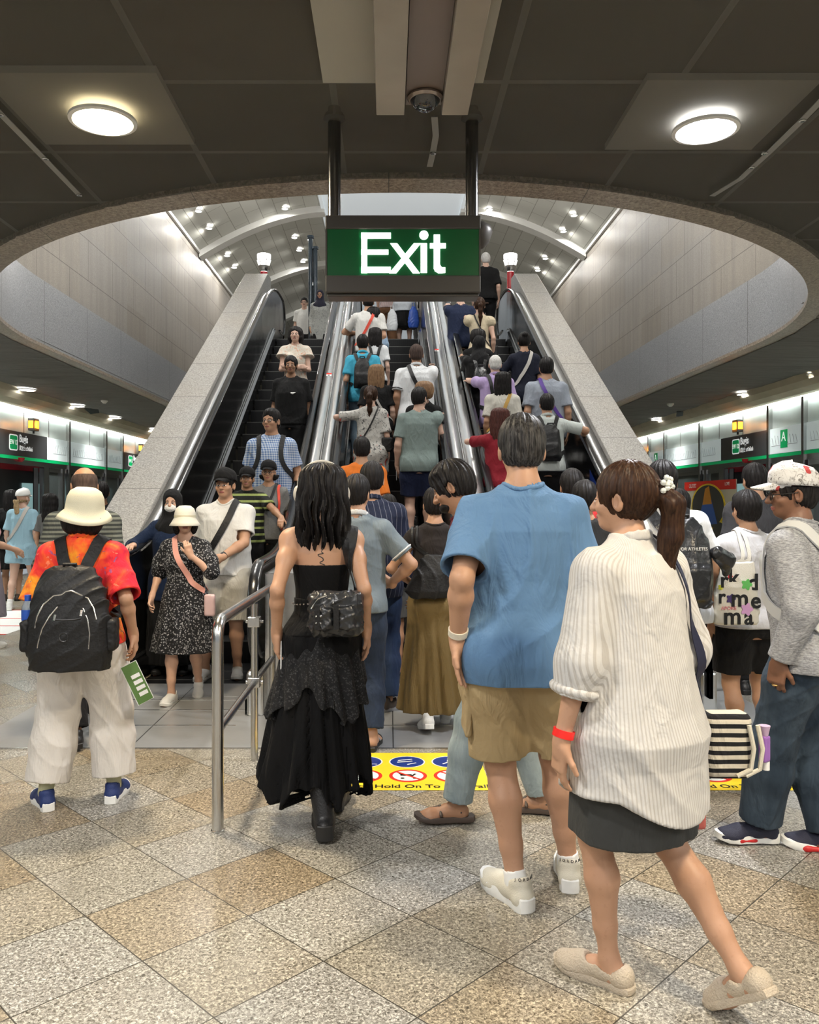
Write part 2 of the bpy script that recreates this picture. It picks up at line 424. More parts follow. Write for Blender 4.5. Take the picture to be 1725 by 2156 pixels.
for y in (10.9, 15.35, 19.8, 24.15, 28.8, 33.5):
    for s in (-1, 1):
        pr = [OX+s*(1.62+(4.6-1.62)*i/14) for i in range(15)]
        for i in range(14):
            x0, x1 = pr[i], pr[i+1]
            b.add([(x0, y-.17, vz(x0)-.15), (x1, y-.17, vz(x1)-.15), (x1, y+.17, vz(x1)-.15), (x0, y+.17, vz(x0)-.15),
                   (x0, y-.17, vz(x0)), (x1, y-.17, vz(x1)), (x1, y+.17, vz(x1)), (x0, y+.17, vz(x0))],
                  [(0, 1, 2, 3), (0, 4, 5, 1), (3, 2, 6, 7)])
struct(b.build('trim_2', 'white_paint', smooth=True))
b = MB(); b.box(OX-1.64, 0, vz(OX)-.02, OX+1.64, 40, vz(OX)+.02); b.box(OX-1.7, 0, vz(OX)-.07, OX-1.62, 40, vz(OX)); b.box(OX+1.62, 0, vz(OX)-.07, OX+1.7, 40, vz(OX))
struct(b.build('ceiling_centre_panel', mat('panel_added_glow', (.7, .74, .76), .5, emit=(.62, .68, .72), es=.34)))  # plain board; emission stands in for light the lamps do not throw up here
b = MB(); b.box(XL, 0, ZV-.05, XL+.05, 40, ZV+.02); b.box(XR-.05, 0, ZV-.05, XR, 40, ZV+.02)
struct(b.build('trim_3', 'white_paint'))
struct(mk('wall_back', [(XL, 38, UF), (XR, 38, UF), (XR, 38, 9), (XL, 38, 9)], [(0, 3, 2, 1)], 'stone_panel'))
# lower platform end walls far away and platform sides handled by the screen doors
struct(mk('wall_far_end', [(-7.4, 41.5, 0), (7.5, 41.5, 0), (7.5, 41.5, 4), (-7.4, 41.5, 4)], [(0, 3, 2, 1)], 'cream_cove'))

# ------------------------------------------------------------------ big lamps of the platform ceiling
def downlight(x, y, z, r, glow, power, color, label, group=None, rim='white_paint', lamp=True, spread=PI*.94):
    t = empty('ceiling_light', (x, y, z), 0, label, 'ceiling light', group)
    b = MB(); b.lathe([(r, 0), (r*1.13, -.004), (r*1.13, -.018), (r*1.0, -.022), (r*.98, 0)], seg=28); b.build('light_rim', rim, t, True)
    b = MB(); b.lathe([(r*.99, -.006), (r*.6, -.012), (0.001, -.014)], seg=28); b.build('diffuser', glow, t, True)
    if lamp: area((0, 0, -.035), r*1.9, power, color, (0, 0, 0), parent=t, spread=spread)
    return t
def light_board(x, y):
    b = MB(); b.box(x-.43, y-.4, ZC+.02, x+.43, y+.4, ZC+.055); return struct(b.build('trim_4', 'board_light'))
light_board(-1.55, 4.38); light_board(1.70, 4.45)
downlight(-1.51, 4.37, ZC-.02, .155, 'glow_warm', L_WARM, (1, .84, .6), 'round ceiling lamp with a warm yellow glow in the netting left of the exit sign')
downlight(1.72, 4.48, ZC-.02, .155, 'glow_cool', L_COOL, (.97, .97, 1), 'round ceiling lamp with a cold white glow in the netting right of the exit sign')
for i, (x, y, wm) in enumerate(((-1.5, 1.3, 0), (1.7, 1.35, 1), (-1.5, -1.9, 0), (1.7, -1.9, 0), (-3.9, .2, 0), (4.1, .2, 0), (-4.0, -3, 0), (4.1, -3, 0))):
    downlight(x, y, ZC-.03, .155, 'glow_warm' if wm else 'glow_cool', L_WARM*1.1 if wm else L_COOL*.8, (1, .84, .6) if wm else (1, .97, .93),
              'round ceiling lamp in the netting behind the viewer', 'lamps behind the viewer')
# side soffit lamps
SOFL = {-1: [(57, 817), (163, 852), (242, 877), (322, 903)], 1: [(1722, 783), (1570, 826), (1385, 881), (1322, 905)]}
for s, L in SOFL.items():
    names = ['nearest to the camera', 'second nearest', 'third nearest', 'farthest, half hidden by the granite parapet']
    for k, (px, py) in enumerate(L):
        Y = FPX*(ZC-.03-EYE)/(CY0-py); X = (px-CX0)*Y/FPX
        downlight(X, Y, ZC-.05, .14, 'glow', L_SOFFIT*2, (1, .99, .95), 'small round ceiling lamp over the %s platform, %s' % ('left' if s < 0 else 'right', names[k]), 'platform soffit lamps', spread=1.8)
    for Y in (2.5, 5.5, 8.5, 11.4, 26, 31):
        downlight(s*6.3+.1, Y, ZC-.05, .14, 'glow', L_SOFFIT*2.4, (1, .99, .95), 'small round ceiling lamp over the platform, outside the picture', 'platform soffit lamps beyond view', spread=1.8)
# small smoke detectors and a torn flap hanging below the side netting
for px, py, s, w_ in ((220, 844, -1, 'left'), (1412, 851, 1, 'right')):
    Y = FPX*(ZC-.05-EYE)/(CY0-py); X = (px-CX0)*Y/FPX
    b = MB(); b.lathe([(.07, 0), (.07, -.03), (.05, -.05), (.03, -.07), (.0, -.072)], (0, 0, 0), 16)
    tag(b.build('smoke_detector', 'white_paint', None, True, (X, Y, ZC-.03)), 'small white smoke detector under the %s platform ceiling' % w_, 'smoke detector', 'smoke detectors')
for px, py, w_ in ((195, 862, 'left'), (1435, 868, 'right')):
    Y = FPX*(ZC-.05-EYE)/(CY0-py); X = (px-CX0)*Y/FPX
    b = MB(); b.add([(-.14, -.1, 0), (.14, -.06, 0), (.12, .08, -.07), (-.08, .1, -.09), (-.14, -.1, .01), (.14, -.06, .01), (.12, .08, -.06), (-.08, .1, -.08)],
                    [(0, 1, 2, 3), (7, 6, 5, 4), (0, 4, 5, 1), (1, 5, 6, 2), (2, 6, 7, 3), (3, 7, 4, 0)])
    tag(b.build('netting_flap', 'black', None, False, (X, Y, ZC-.05)), 'torn black flap of netting hanging from the %s platform ceiling' % w_, 'netting flap')

# vault lamps: where the photograph shows them
VL = [(587, 403), (418, 443), (600, 438), (440, 479), (620, 499), (630, 526), (478, 537), (493, 562), (638, 550), (659, 598), (667, 628),
      (1044, 404), (1031, 440), (1209, 452), (1187, 486), (1149, 543), (1133, 568)]
def on_vault(px, py):
    lo, hi = 3., 39.
    for _ in range(50):
        Y = (lo+hi)/2; P = at(px, py, Y)
        if P.z > vz(P.x)-.02: hi = Y
        else: lo = Y
    return P
rows = {}
for i, (px, py) in enumerate(VL):
    P = on_vault(px, py); side = 'left' if px < 800 else 'right'
    t = empty('vault_light_or_fill', P, 0, 'small bright downlight in the vaulted %s ceiling half above the escalators' % side, 'ceiling light', 'vault downlights %s of the centre panel' % side)
    b = MB(); b.lathe([(.07, 0), (.095, -.008), (.095, -.022), (.07, -.026)], seg=16); b.build('light_rim', 'white_paint', t, True)
    b = MB(); b.lathe([(.07, -.012), (.04, -.03), (0.001, -.034)], seg=16); b.build('diffuser', 'glow', t, True)
    area((0, 0, -.05), .12, 13, (1, .97, .92), parent=t)
for Y in (5.5, 7.5, 9.5, 11.5):                      # fill lamps added out of view to light the escalators and riders
    for s in (-1, 1):
        x = OX+s*2.9
        t = empty('vault_light_or_fill', (x, Y, vz(x)-.03), 0, 'added fill lamp out of view in the vault, near its centre panel', 'ceiling light', 'added vault fill lamps')
        b = MB(); b.lathe([(.1, -.012), (.06, -.03), (0.001, -.034)], seg=16); b.build('diffuser', 'glow', t, True)
        area((0, 0, -.06), .7, L_VAULT_FILL, (1, .97, .92), parent=t)

# ------------------------------------------------------------------ exit sign, posts, bars above
SY = 4.4
t = empty('exit_sign', (.077, SY, 2.955), 0, 'green illuminated Exit sign in a dark case hanging from two steel posts', 'exit sign')
b = MB(); b.box(-.407, -.075, -.072, .407, .075, 0); bevel(b.build('top_case', 'exit_case', t), .006)
b = MB(); b.box(-.407, -.075, -.405, .407, .075, -.315); b.box(-.40, -.05, -.42, .40, .07, -.405); bevel(b.build('bottom_case', 'exit_case', t), .006)
b = MB(); b.box(-.404, -.066, -.315, .404, .066, -.072); b.build('sign_face', 'exit_green', t)
b = MB(); b.box(-.407, -.07, -.315, -.398, .07, -.072); b.build('side_frame', 'exit_case', t); b = MB(); b.box(.398, -.07, -.315, .407, .07, -.072); b.build('side_frame', 'exit_case', t)
# letters drawn as strokes
def letters(t):
    y = -.0695; zb = -.302; H = .21; u = FPX/SY
    def xx(px): return (px-CX0)/u-.077
    def zz(py): return EYE-(py-CY0)/u-2.955
    b = MB()
    def bar(x0, y0, x1, y1): b.box(xx(x0), y-.003, zz(y1), xx(x1), y+.003, zz(y0))
    bar(762, 499, 774, 582); bar(762, 499, 823, 511); bar(762, 534, 818, 544); bar(762, 570, 823, 582); b.build('letter', 'exit_letter', t)
    b = MB()
    for (a, c) in (((828, 521), (877, 583)), ((877, 521), (828, 583))):
        w_ = 7.2; b.prism([(xx(a[0]-w_+1), zz(a[1])), (xx(a[0]+w_+1), zz(a[1])), (xx(c[0]+w_-1), zz(c[1])), (xx(c[0]-w_-1), zz(c[1]))], 'y', y-.003, y+.003)
    b.build('letter', 'exit_letter', t)
    b = MB(); bar(885, 521, 898, 582); b.lathe([(0.001, 0), (.0235, 0)], (0, 0, 0), 20)
    k = len(b.v)-40; cx, cz = xx(891.5), zz(504)
    b.v = b.v[:8]; b.f = b.f[:6]; b.mi = b.mi[:6]
    b.prism([(cx+.0235*math.cos(a*PI/12), cz+.0235*math.sin(a*PI/12)) for a in range(24)], 'y', y-.003, y+.003); b.build('letter', 'exit_letter', t)
    b = MB(); bar(912, 503, 925, 574); bar(904, 521, 937, 531)
    b.prism([(xx(912), zz(566)), (xx(925), zz(566)), (xx(929), zz(571)), (xx(936), zz(571)), (xx(936), zz(582)), (xx(922), zz(583)), (xx(914), zz(578))], 'y', y-.003, y+.003); b.build('letter', 'exit_letter', t)
letters(t)
for x, nm in ((-.288, 'left'), (.445, 'right')):
    b = MB(); b.tube([(0, 0, 0), (0, 0, ZC+.05-2.955)], .034, 20); b.lathe([(.034, .53), (.06, .535), (.05, .56)], seg=20)
    tag(b.build('sign_post', 'steel_dark', None, True, (x, SY, 2.957)), 'round steel hanger post holding the %s end of the exit sign' % nm, 'hanger post', 'exit sign posts')
t = empty('loudspeaker', (.50, SY+.12, 2.93), 0, 'dark round loudspeaker housing behind the right end of the exit sign', 'loudspeaker')
b = MB(); b.lathe([(0.001, .055), (.03, .05), (.06, .03), (.07, 0), (.05, -.06), (.02, -.09), (0.001, -.095)], seg=20); b.build('housing', 'exit_case', t, True)
b = MB(); b.tube([(0, 0, .03), (-.055, -.0, .03)], .012); b.build('bracket', 'steel_dark', t)
t = empty('ceiling_track', (.16, 2, 3.3), 0, 'long beige ceiling track with two rails hanging above the exit sign', 'ceiling track')
for x0, x1 in ((-.057, .077), (.254, .38)):
    b = MB(); b.box(x0-.16, -5, 0, x1-.16, 1.95, .14); bevel(b.build('rail', mat('track_paint', (.30, .26, .215), .5, var=.08, bscale=4), t), .004)
b = MB(); b.box(-.078, -5, .05, .092, 1.95, .14); b.build('centre_panel', mat('track_brown', (.16, .12, .10), .5), t)
b = MB(); b.box(-.47, -5, .14, .29, 1.92, .165); b.build('backing_panel', mat('track_back', (.34, .32, .27), .6), t)
t2 = empty('dome_camera', (.172, 3.86, 3.345), 0, 'small clear dome camera at the end of the ceiling track', 'dome camera')
b = MB(); b.lathe([(.082, 0), (.085, -.01), (.075, -.02), (.07, -.02)], seg=24); b.build('camera_ring', mat('dome_ring', (.3, .25, .22), .25, metal=.6), t2, True)
b = MB(); b.lathe([(.07, -.018), (.055, -.045), (.03, -.062), (0.001, -.066)], seg=24); b.build('dome', 'glass_dark', t2, True)
for k, (x, y) in enumerate(((-3.4, 4.3),)):
    pass
# tape strips with eyelets holding the netting
def strip(pts, wd, name, label, eyes):
    t = empty(name, (0, 0, 0), 0, label, 'netting strip'); b = MB(); P = [Vector(p) for p in pts]; vs = []; fs = []
    for i, p in enumerate(P):
        d = (P[min(i+1, len(P)-1)]-P[max(i-1, 0)]).normalized(); n_ = Vector((-d.y, d.x, 0)).normalized()*wd
        vs += [p-n_, p+n_, p-n_-Vector((0, 0, .004)), p+n_-Vector((0, 0, .004))]
    for i in range(len(P)-1):
        a, c = 4*i, 4*i+4; fs += [(a+2, a+3, c+3, c+2), (a, c, c+1, a+1), (a, a+2, c+2, c), (a+1, c+1, c+3, a+3)]
    b.add(vs, fs); b.build('strip', mat('strip_grey', (.26, .255, .235), .6), t)
    for e in eyes:
        b = MB(); b.lathe([(.008, 0), (.018, 0), (.018, -.006), (.009, -.007), (.008, 0)], seg=14); b.build('eyelet', 'steel', t, True, e)
    return t
def on_ceil(px, py, dz=.055):
    Y = FPX*(ZC-dz-EYE)/(CY0-py); return Vector(((px-CX0)*Y/FPX, Y, ZC-dz))
strip([on_ceil(-40, 195), on_ceil(0, 238), on_ceil(90, 330), on_ceil(167, 410)], .018, 'netting_strip', 'grey tape strip with eyelets under the netting at the left', [on_ceil(0, 240, .06), on_ceil(96, 333, .06), on_ceil(167, 410, .06)])
strip([on_ceil(1760, 180), on_ceil(1690, 252), on_ceil(1620, 320), on_ceil(1560, 375), on_ceil(1500, 412)], .018, 'netting_strip', 'grey tape strip with eyelets under the netting at the right', [on_ceil(1690, 253, .06), on_ceil(1610, 322, .06), on_ceil(1583, 352, .06)])
strip([on_ceil(915, 245), on_ceil(918, 285), on_ceil(912, 320), on_ceil(905, 350)], .017, 'netting_strip', 'short crumpled tape strip hanging between the exit sign posts', [on_ceil(912, 322, .062)])

# ------------------------------------------------------------------ escalators
YB, ZB0 = 5.85, .69        # newel centre
YN, NST = 7.1, 22          # first riser, number of rising steps
RUN, RISE = .3465, UF/22
YT = YN+NST*RUN            # 14.72
def rail_z(y, off=0.):
    """height of the handrail centre line above y"""
    s = RISE/RUN; zi = 1.0+off+(y-YN-.1)*s; lo, hi = 1.0+off, UF+1.0+off
    z = zi
    # soft clamps
    k = .35
    z = lo+math.log1p(math.exp(min(50, (z-lo)/k*2)))*k/2
    z = hi-math.log1p(math.exp(min(50, (hi-z)/k*2)))*k/2
    return z
def handrail_path(off=0.):
    r = .345+off
    pts = [(YB+.06*i, ZB0-r) for i in (10, 6, 2)]
    pts += [(YB-r*math.sin(a), ZB0-r*math.cos(a)) for a in [PI*i/16 for i in range(1, 16)]]
    y = YB
    while y < YT+1.3: pts.append((y, rail_z(y, off+.035))); y += .12
    r2 = .345+off; cz = rail_z(YT+1.3, off+.035)-r2
    pts += [(YT+1.3+r2*math.sin(a), cz+r2*math.cos(a)) for a in [PI*i/14 for i in range(1, 14)]]
    pts += [(YT+1.2-.1*i, cz-r2) for i in (0, 3)]
    return pts
def nose(y): return min(UF, max(0, (y-YN)*RISE/RUN))
EXC = (-1.49, .03, 1.59)
HW = .585
def make_escalator(xc, label, down):
    t = empty('escalator', (xc, 6.28, 0), 0, label, 'escalator', 'escalators'); oy = 6.28
    hp = handrail_path()
    for s in (-1, 1):
        b = MB(); b.tube([(s*HW, y-oy, z) for y, z in hp], .04, 12, sx=1.0, sy=.42); b.build('handrail', 'rubber', t, True)
        # balustrade panel
        top = [(y-oy, z) for y, z in handrail_path(-.045)]
        # trim the underside returns
        i0 = 3; i1 = len(top)-3
        low = []
        y = YT+1.3
        while y > YB: low.append((y-oy, nose(y)+.13)); y -= .2
        poly = top[i0:i1]+low
        x = s*(HW-.005)
        b = MB(); n_ = len(top[i0:i1]); m_ = len(low)
        # quad strip between the top outline and the low line (monotone in y)
        P1 = top[i0:i1]; vs = []; fs = []
        for (yy, zz) in P1:
            yl = min(max(yy, YB-oy-.2), YT+1.5-oy); zl = nose(yl+oy)+.13 if zz > nose(yl+oy)+.14 else zz
            if zz < .36 or (yy > YT+1.3-oy and zz < UF+.36): zl = zz+.001
            vs += [(x-.012, yy, zz), (x-.012, yy, zl), (x+.012, yy, zz), (x+.012, yy, zl)]
        for i in range(len(P1)-1):
            a, c = 4*i, 4*i+4; fs += [(a, c, c+1, a+1), (a+2, a+3, c+3, c+2), (a, a+2, c+2, c), (a+1, c+1, c+3, a+3)]
        b.add(vs, fs); b.build('balustrade', 'steel_dark', t)
        # skirt
        vs = []; fs = []; ys = [5.62+.15*i for i in range(int((YT+1.5-5.62)/.15)+1)]
        xs_ = s*.515
        for y in ys:
            z1 = nose(y)+.16; z0 = max(-.02, nose(y)-.35)
            vs += [(xs_, y-oy, z0), (xs_, y-oy, z1), (s*(HW-.02), y-oy, z1+.035)]
        for i in range(len(ys)-1):
            a, c = 3*i, 3*i+3; fs += [(a, a+1, c+1, c), (a+1, a+2, c+2, c+1)]
        mk('skirt', vs, fs, 'steel_dark', t)
        b = MB(); b.tube([(s*(HW-.03), y-oy, nose(y)+.2) for y in ys], .014, 6); b.build('skirt_trim', 'steel', t, True)
        b = MB(); b.box(s*HW-.06, 5.60-oy, 0, s*HW+.06, 6.05-oy, .30); bevel(b.build('newel_base', 'steel', t), .02)
    # steps
    def tread(y, z, first=False):
        b = MB(); b.box(-.5, 0, -.02, .5, RUN+.004, 0); b.prism([(0, -.02), (.012, -RISE-.01), (.03, -RISE-.01), (.02, -.02)], 'x', -.5, .5)
        o = b.build('step', ['step_black'], t, False, (0, y-oy, z)); return o
    s0 = tread(YN-2*RUN, 0.002)
    for k in range(-1, NST+2):
        z = min(max(0, k)*RISE, UF)+.002
        if k >= NST: z = UF+.002
        o = s0.copy(); COL.objects.link(o); o.location = (0, YN+k*RUN-oy, z)
    vs = []
    b = MB()
    for k in range(-1, NST+1):
        z = max(0, k)*RISE+.003; b.box(-.498, YN+k*RUN-oy-.002, z-.006, .498, YN+k*RUN-oy+.006, z+.001)
    b.build('step_edge_line', mat('step_line', (.20, .19, .13) if not down else (.16, .16, .15), .4, metal=.6), t)
    for yy, zz in ((6.28, .006), (YT+.35, UF+.006)):
        b = MB(); b.box(-.5, yy-oy-.12, zz-.01, .5, yy-oy+.14, zz); b.build('comb_plate', 'steel_plate', t)
    b = MB(); b.box(-.515, 6.3-oy, -.03, .515, 6.6-oy, -.005); b.build('pit_cover', 'black', t)
    return t
esc = [make_escalator(EXC[0], 'left escalator, carrying people down towards the camera', True),
       make_escalator(EXC[1], 'middle escalator under the exit sign, carrying people up', False),
       make_escalator(EXC[2], 'right escalator beside the right granite parapet, carrying people up', False)]
# steel deck strips between and beside the escalators
def deck(x0, x1, label, groove, drop=.045, y0=5.75, cat='steel cladding'):
    t = empty('steel_cladding', ((x0+x1)/2, y0, 0), 0, label, cat)
    ys = [y0+.15*i for i in range(int((YT+1.3-y0)/.15)+1)]; c = (x0+x1)/2
    def strip_(a, b_, dz, m, nm):
        vs = []; fs = []
        for y in ys:
            z = rail_z(y)-dz
            vs += [(a-c, y-y0, z-.9 if False else z), (b_-c, y-y0, z), (a-c, y-y0, z-.03), (b_-c, y-y0, z-.03)]
        for i in range(len(ys)-1):
            q, r = 4*i, 4*i+4; fs += [(q, q+1, r+1, r), (q, r, r+2, q+2), (q+1, q+3, r+3, r+1)]
        mk(nm, vs, fs, m, t, True)
    if groove:
        strip_(x0, c-.012, drop, 'steel_deck', 'deck_panel'); strip_(c+.012, x1, drop, 'steel_deck', 'deck_panel'); strip_(c-.012, c+.012, drop-.012, 'steel', 'joint_strip')
    else: strip_(x0, x1, drop, 'steel_deck', 'deck_panel')
    # closing faces under the deck, so that the gap between two balustrades is filled
    b = MB(); b.box(x0-c+.005, -.02, 0, x1-c-.005, 0, 1.0-drop); b.build('end_panel', 'steel', t)
    return t
dk1 = deck(EXC[0]+HW+.045, EXC[1]-HW-.045, 'brushed steel cladding between the left and the middle escalator', True)
dk2 = deck(EXC[1]+HW+.045, EXC[2]-HW-.045, 'brushed steel cladding between the middle and the right escalator', True)
deck(-2.235, EXC[0]-HW-.045, 'narrow steel strip between the left escalator and its granite parapet', False, .02, 6.2)
deck(EXC[2]+HW+.045, 2.335, 'narrow steel strip between the right escalator and its granite parapet', False, .02, 6.2)
# small stickers on the cladding
for px, py, dkx, w_, x_ in ((693, 778, dk1, 'left', -.78), (919, 727, dk2, 'right', .78)):
    Y = FPX*4.6/(py-54); z = rail_z(Y)-.045+.003; X = (px-CX0)*Y/FPX; sl = RISE/RUN
    t = empty('warning_sticker', (X, Y, z), 0, 'small red and white warning sticker on the steel cladding %s of the middle escalator' % w_, 'sticker', 'stickers on the cladding')
    b = MB(); b.add([(-.035, -.05, -.05*sl), (.035, -.05, -.05*sl), (.035, .0, 0), (-.035, 0, 0)], [(0, 1, 2, 3)]); b.build('lower_half', 'white_film', t)
    b = MB(); b.add([(-.035, 0, 0), (.035, 0, 0), (.035, .05, .05*sl), (-.035, .05, .05*sl)], [(0, 1, 2, 3)]); b.build('upper_half', 'red_ring', t)
    b = MB(); b.add([(-.015, -.04, -.04*sl+.002), (.012, -.04, -.04*sl+.002), (.012, -.012, -.012*sl+.002), (-.015, -.012, -.012*sl+.002)], [(0, 1, 2, 3)]); b.build('pictogram', 'black', t)
# granite parapets
def parapet(x0, x1, name, label):
    sl = RISE/RUN
    def tz(y): return 1.02+(y-YN-.1)*sl
    poly = [(6.75, 0), (6.75, 1.06), (7.25, 1.09), (15.35, tz(15.35)+.02), (15.75, tz(15.35)+.04), (15.75, UF-.3), (15.0, UF-.35), (9.0, 0)]
    b = MB(); b.prism(poly, 'x', x0, x1); o = b.build(name, 'granite_grey'); bevel(o, .008); struct(o); return o
parapet(-2.66, -2.24, 'wall_parapet_left', ''); parapet(2.34, 2.76, 'wall_parapet_right', '')
b = MB()
for x0, x1 in ((-2.66, -2.24), (2.34, 2.76)):
    b.prism([(6.35, 0), (6.35, .86), (6.5, 1.0), (6.75, 1.04), (6.75, 0)], 'x', x0, x1)
o = b.build('trim_5', 'steel'); struct(o); bevel(o, .02)
# steel floor plate in front
struct(mk('floor_steel_plate', [(-2.52, 4.86, .004), (2.62, 4.86, .004), (2.62, 6.6, .004), (-2.52, 6.6, .004)], [(0, 1, 2, 3)], 'steel_plate'))
b = MB()
for y in (5.35, 5.75, 6.05):
    for xc in EXC: b.box(xc-.5, y, .004, xc+.5, y+.012, .007)
b.box(-2.52, 4.855, 0, 2.62, 4.87, .006); struct(b.build('trim_6', 'steel'))

# stainless barrier rail
t = empty('barrier_rail', (-.754, 3.65, 0), 0, 'polished steel barrier rail standing on the floor before the left escalator', 'barrier rail')
def bend(pts, r, n=6):
    out = [Vector(pts[0])]
    for i in range(1, len(pts)-1):
        p, a, c = Vector(pts[i]), Vector(pts[i-1]), Vector(pts[i+1]); u = (a-p).normalized(); v = (c-p).normalized()
        for k in range(n+1):
            q = k/n; out.append((p+u*r)*(1-q)**2+p*2*q*(1-q)+(p+v*r)*q*q)
    out.append(Vector(pts[-1])); return out
b = MB(); b.tube(bend([(0, 0, 0), (0, 0, .925), (0, 1.75, .905)], .09, 8), .026, 18); b.build('top_rail', 'steel', t, True)
b = MB(); b.tube([(0, .0, .44), (0, 1.0, .44), (0, 1.75, .44)], .0185, 14); b.build('middle_rail', 'steel', t, True)
for y in (1.0, 1.72):
    b = MB(); b.tube([(0, y, 0), (0, y, .88)], .021, 16); b.build('post', 'steel', t, True)
for y in (1.0,):
    for z in (.44, .78):
        b = MB(); b.box(-.034, y-.03, z-.028, .034, y+.03, z+.028); b.tube([(-.05, y, z), (.05, y, z)], .009, 8); bevel(b.build('clamp', 'steel', t), .004)
b = MB(); b.lathe([(.026, 0), (.03, .0), (.03, .006), (.026, .008)], seg=18); b.build('floor_flange', 'steel', t, True)

# yellow safety mats stuck to the floor
def safety_mat(xc, label):
    z = .0015; t = empty('floor_sticker', (xc, 4.16, z), 0, label, 'floor sticker', 'yellow safety stickers on the floor')
    mk('sheet', [(-.53, 0, 0), (.53, 0, 0), (.53, .62, 0), (-.53, .62, 0)], [(0, 1, 2, 3)], 'yellow', t)
    def disc(cx, cy, r, m, dz, nm): return mk(nm, [(cx+r*math.cos(k*PI/14), cy+r*math.sin(k*PI/14), dz) for k in range(28)], [tuple(range(28))], m, t)
    for i in range(4):
        cx = -.36+i*.237
        disc(cx, .455, .101, 'white_film', .0006, 'pictogram_rim'); disc(cx, .455, .093, 'sign_blue', .0011, 'pictogram_disc')
        b = MB()
        def q(x0, y0, x1, y1, wd=.008):
            d = Vector((x1-x0, y1-y0, 0)).normalized(); n_ = Vector((-d.y, d.x, 0))*wd
            b.add([Vector((x0, y0, 0))-n_, Vector((x0, y0, 0))+n_, Vector((x1, y1, 0))+n_, Vector((x1, y1, 0))-n_], [(0, 3, 2, 1)])
        X, Yc = cx, .455
        if i == 0:
            q(X-.05, Yc-.035, X-.05, Yc+.0); q(X-.02, Yc-.035, X-.02, Yc+.03, .011); q(X+.01, Yc-.035, X+.01, Yc+.01, .011); q(X-.06, Yc-.045, X+.06, Yc-.045, .004); q(X+.045, Yc-.035, X+.045, Yc); q(X-.02, Yc+.04, X-.02, Yc+.052, .008)
        elif i == 1:
            q(X+.02, Yc-.04, X+.02, Yc+.03, .012); q(X+.02, Yc+.04, X+.02, Yc+.058, .009); q(X-.03, Yc+.03, X+.02, Yc+.02, .005); q(X-.035, Yc-.04, X-.035, Yc+.01, .009); q(X-.06, Yc-.02, X+.07, Yc-.045, .003)
        elif i == 2:
            q(X-.05, Yc+.02, X+.03, Yc+.045, .006); q(X-.055, Yc-.01, X+.03, Yc+.01, .006); q(X, Yc-.05, X+.05, Yc-.02, .005)
        else:
            q(X-.04, Yc-.04, X+.04, Yc+.04, .006); q(X, Yc-.04, X, Yc+.03, .012); q(X, Yc+.04, X, Yc+.056, .009)
        b.build('pictogram', 'white_film', t, False, (0, 0, .0016))
        disc(cx, .22, .101, 'red_ring', .0006, 'ban_ring'); disc(cx, .22, .082, 'white_film', .0011, 'ban_disc')
        b = MB(); Yc = .22
        if i == 0: q(X-.05, Yc+.005, X+.02, Yc+.005, .017); q(X-.06, Yc-.02, X+.05, Yc-.02, .005); q(X+.05, Yc-.02, X+.055, Yc+.045, .004)
        elif i == 1: q(X-.04, Yc-.02, X+.04, Yc-.01, .007); q(X-.04, Yc+.01, X+.03, Yc+.0, .012); q(X+.02, Yc, X+.045, Yc+.045, .004)
        elif i == 2: q(X-.04, Yc+.01, X+.02, Yc+.01, .013); q(X-.03, Yc+.01, X-.045, Yc+.04, .007); q(X+.02, Yc-.01, X+.04, Yc+.03, .006)
        else: q(X-.03, Yc+.02, X+.03, Yc-.01, .013); q(X+.0, Yc, X+.02, Yc-.04, .006)
        for wx in (-.03, .035):
            b.add([(X+wx+.011*math.cos(k*PI/5), Yc-.042+.011*math.sin(k*PI/5), 0) for k in range(10)], [tuple(range(10))])
        b.build('pictogram', 'black', t, False, (0, 0, .0016))
        b = MB(); q(X-.062, Yc+.062, X+.062, Yc-.062, .007); b.build('ban_bar', 'red_ring', t, False, (0, 0, .0021))
    text('For Your Safety, Hold On To Handrail', 'lettering', 'black', .067, (0, .055, .001), (0, 0, 0), t, .0004, offset=.001)
    return t
safety_mat(-.01, 'yellow safety floor sticker in front of the middle escalator')
safety_mat(1.60, 'yellow safety floor sticker in front of the right escalator')

# blue notice inside the right balustrades
def notice(xc, s, Yc, label):
    sl = RISE/RUN; x = xc+s*(HW-.03)
    t = empty('blue_notice', (x, Yc, 0), 0, label, 'notice', 'blue notices on the balustrades')
    def P(y, dz): return (0, y-Yc, nose(y)+.25+dz)
    y0, y1 = Yc-.9, Yc+.9
    mk('notice_panel', [P(y0, 0), P(y1, 0), P(y1, .58), P(y0, .58)], [(0, 1, 2, 3)] if s < 0 else [(3, 2, 1, 0)], 'sign_blue', t)
    rx = math.atan(sl)
    rot = Matrix.Rotation(rx, 4, 'X') @ (Matrix.Rotation(-PI/2, 4, 'Z') @ Matrix.Rotation(PI/2, 4, 'X')) if s > 0 else Matrix.Rotation(rx, 4, 'X') @ (Matrix.Rotation(PI/2, 4, 'Z') @ Matrix.Rotation(PI/2, 4, 'X'))
    for k, (tx, dz) in enumerate((('Stand firm', .46), ('and hold', .36), ('handrail', .26))):
        o = text(tx, 'lettering', 'white_film', .1, (-s*.006, (.32 if s > 0 else -.32), nose(Yc+.32*s)+.25+dz), (0, 0, 0), t, .001)
        o.rotation_euler = rot.to_euler()
    ring = []; b = MB()
    for k in range(24):
        a = k*PI/12; yy = Yc-.45+.2*math.cos(a); ring.append((-s*.006, yy-Yc, nose(yy)+.25+.28+.2*math.sin(a)))
    b.tube(ring, .018, 8, closed=True); b.build('ban_ring', 'red_ring', t, True)
notice(EXC[2], 1, 7.9, 'blue notice with white lettering on the right balustrade of the right escalator')

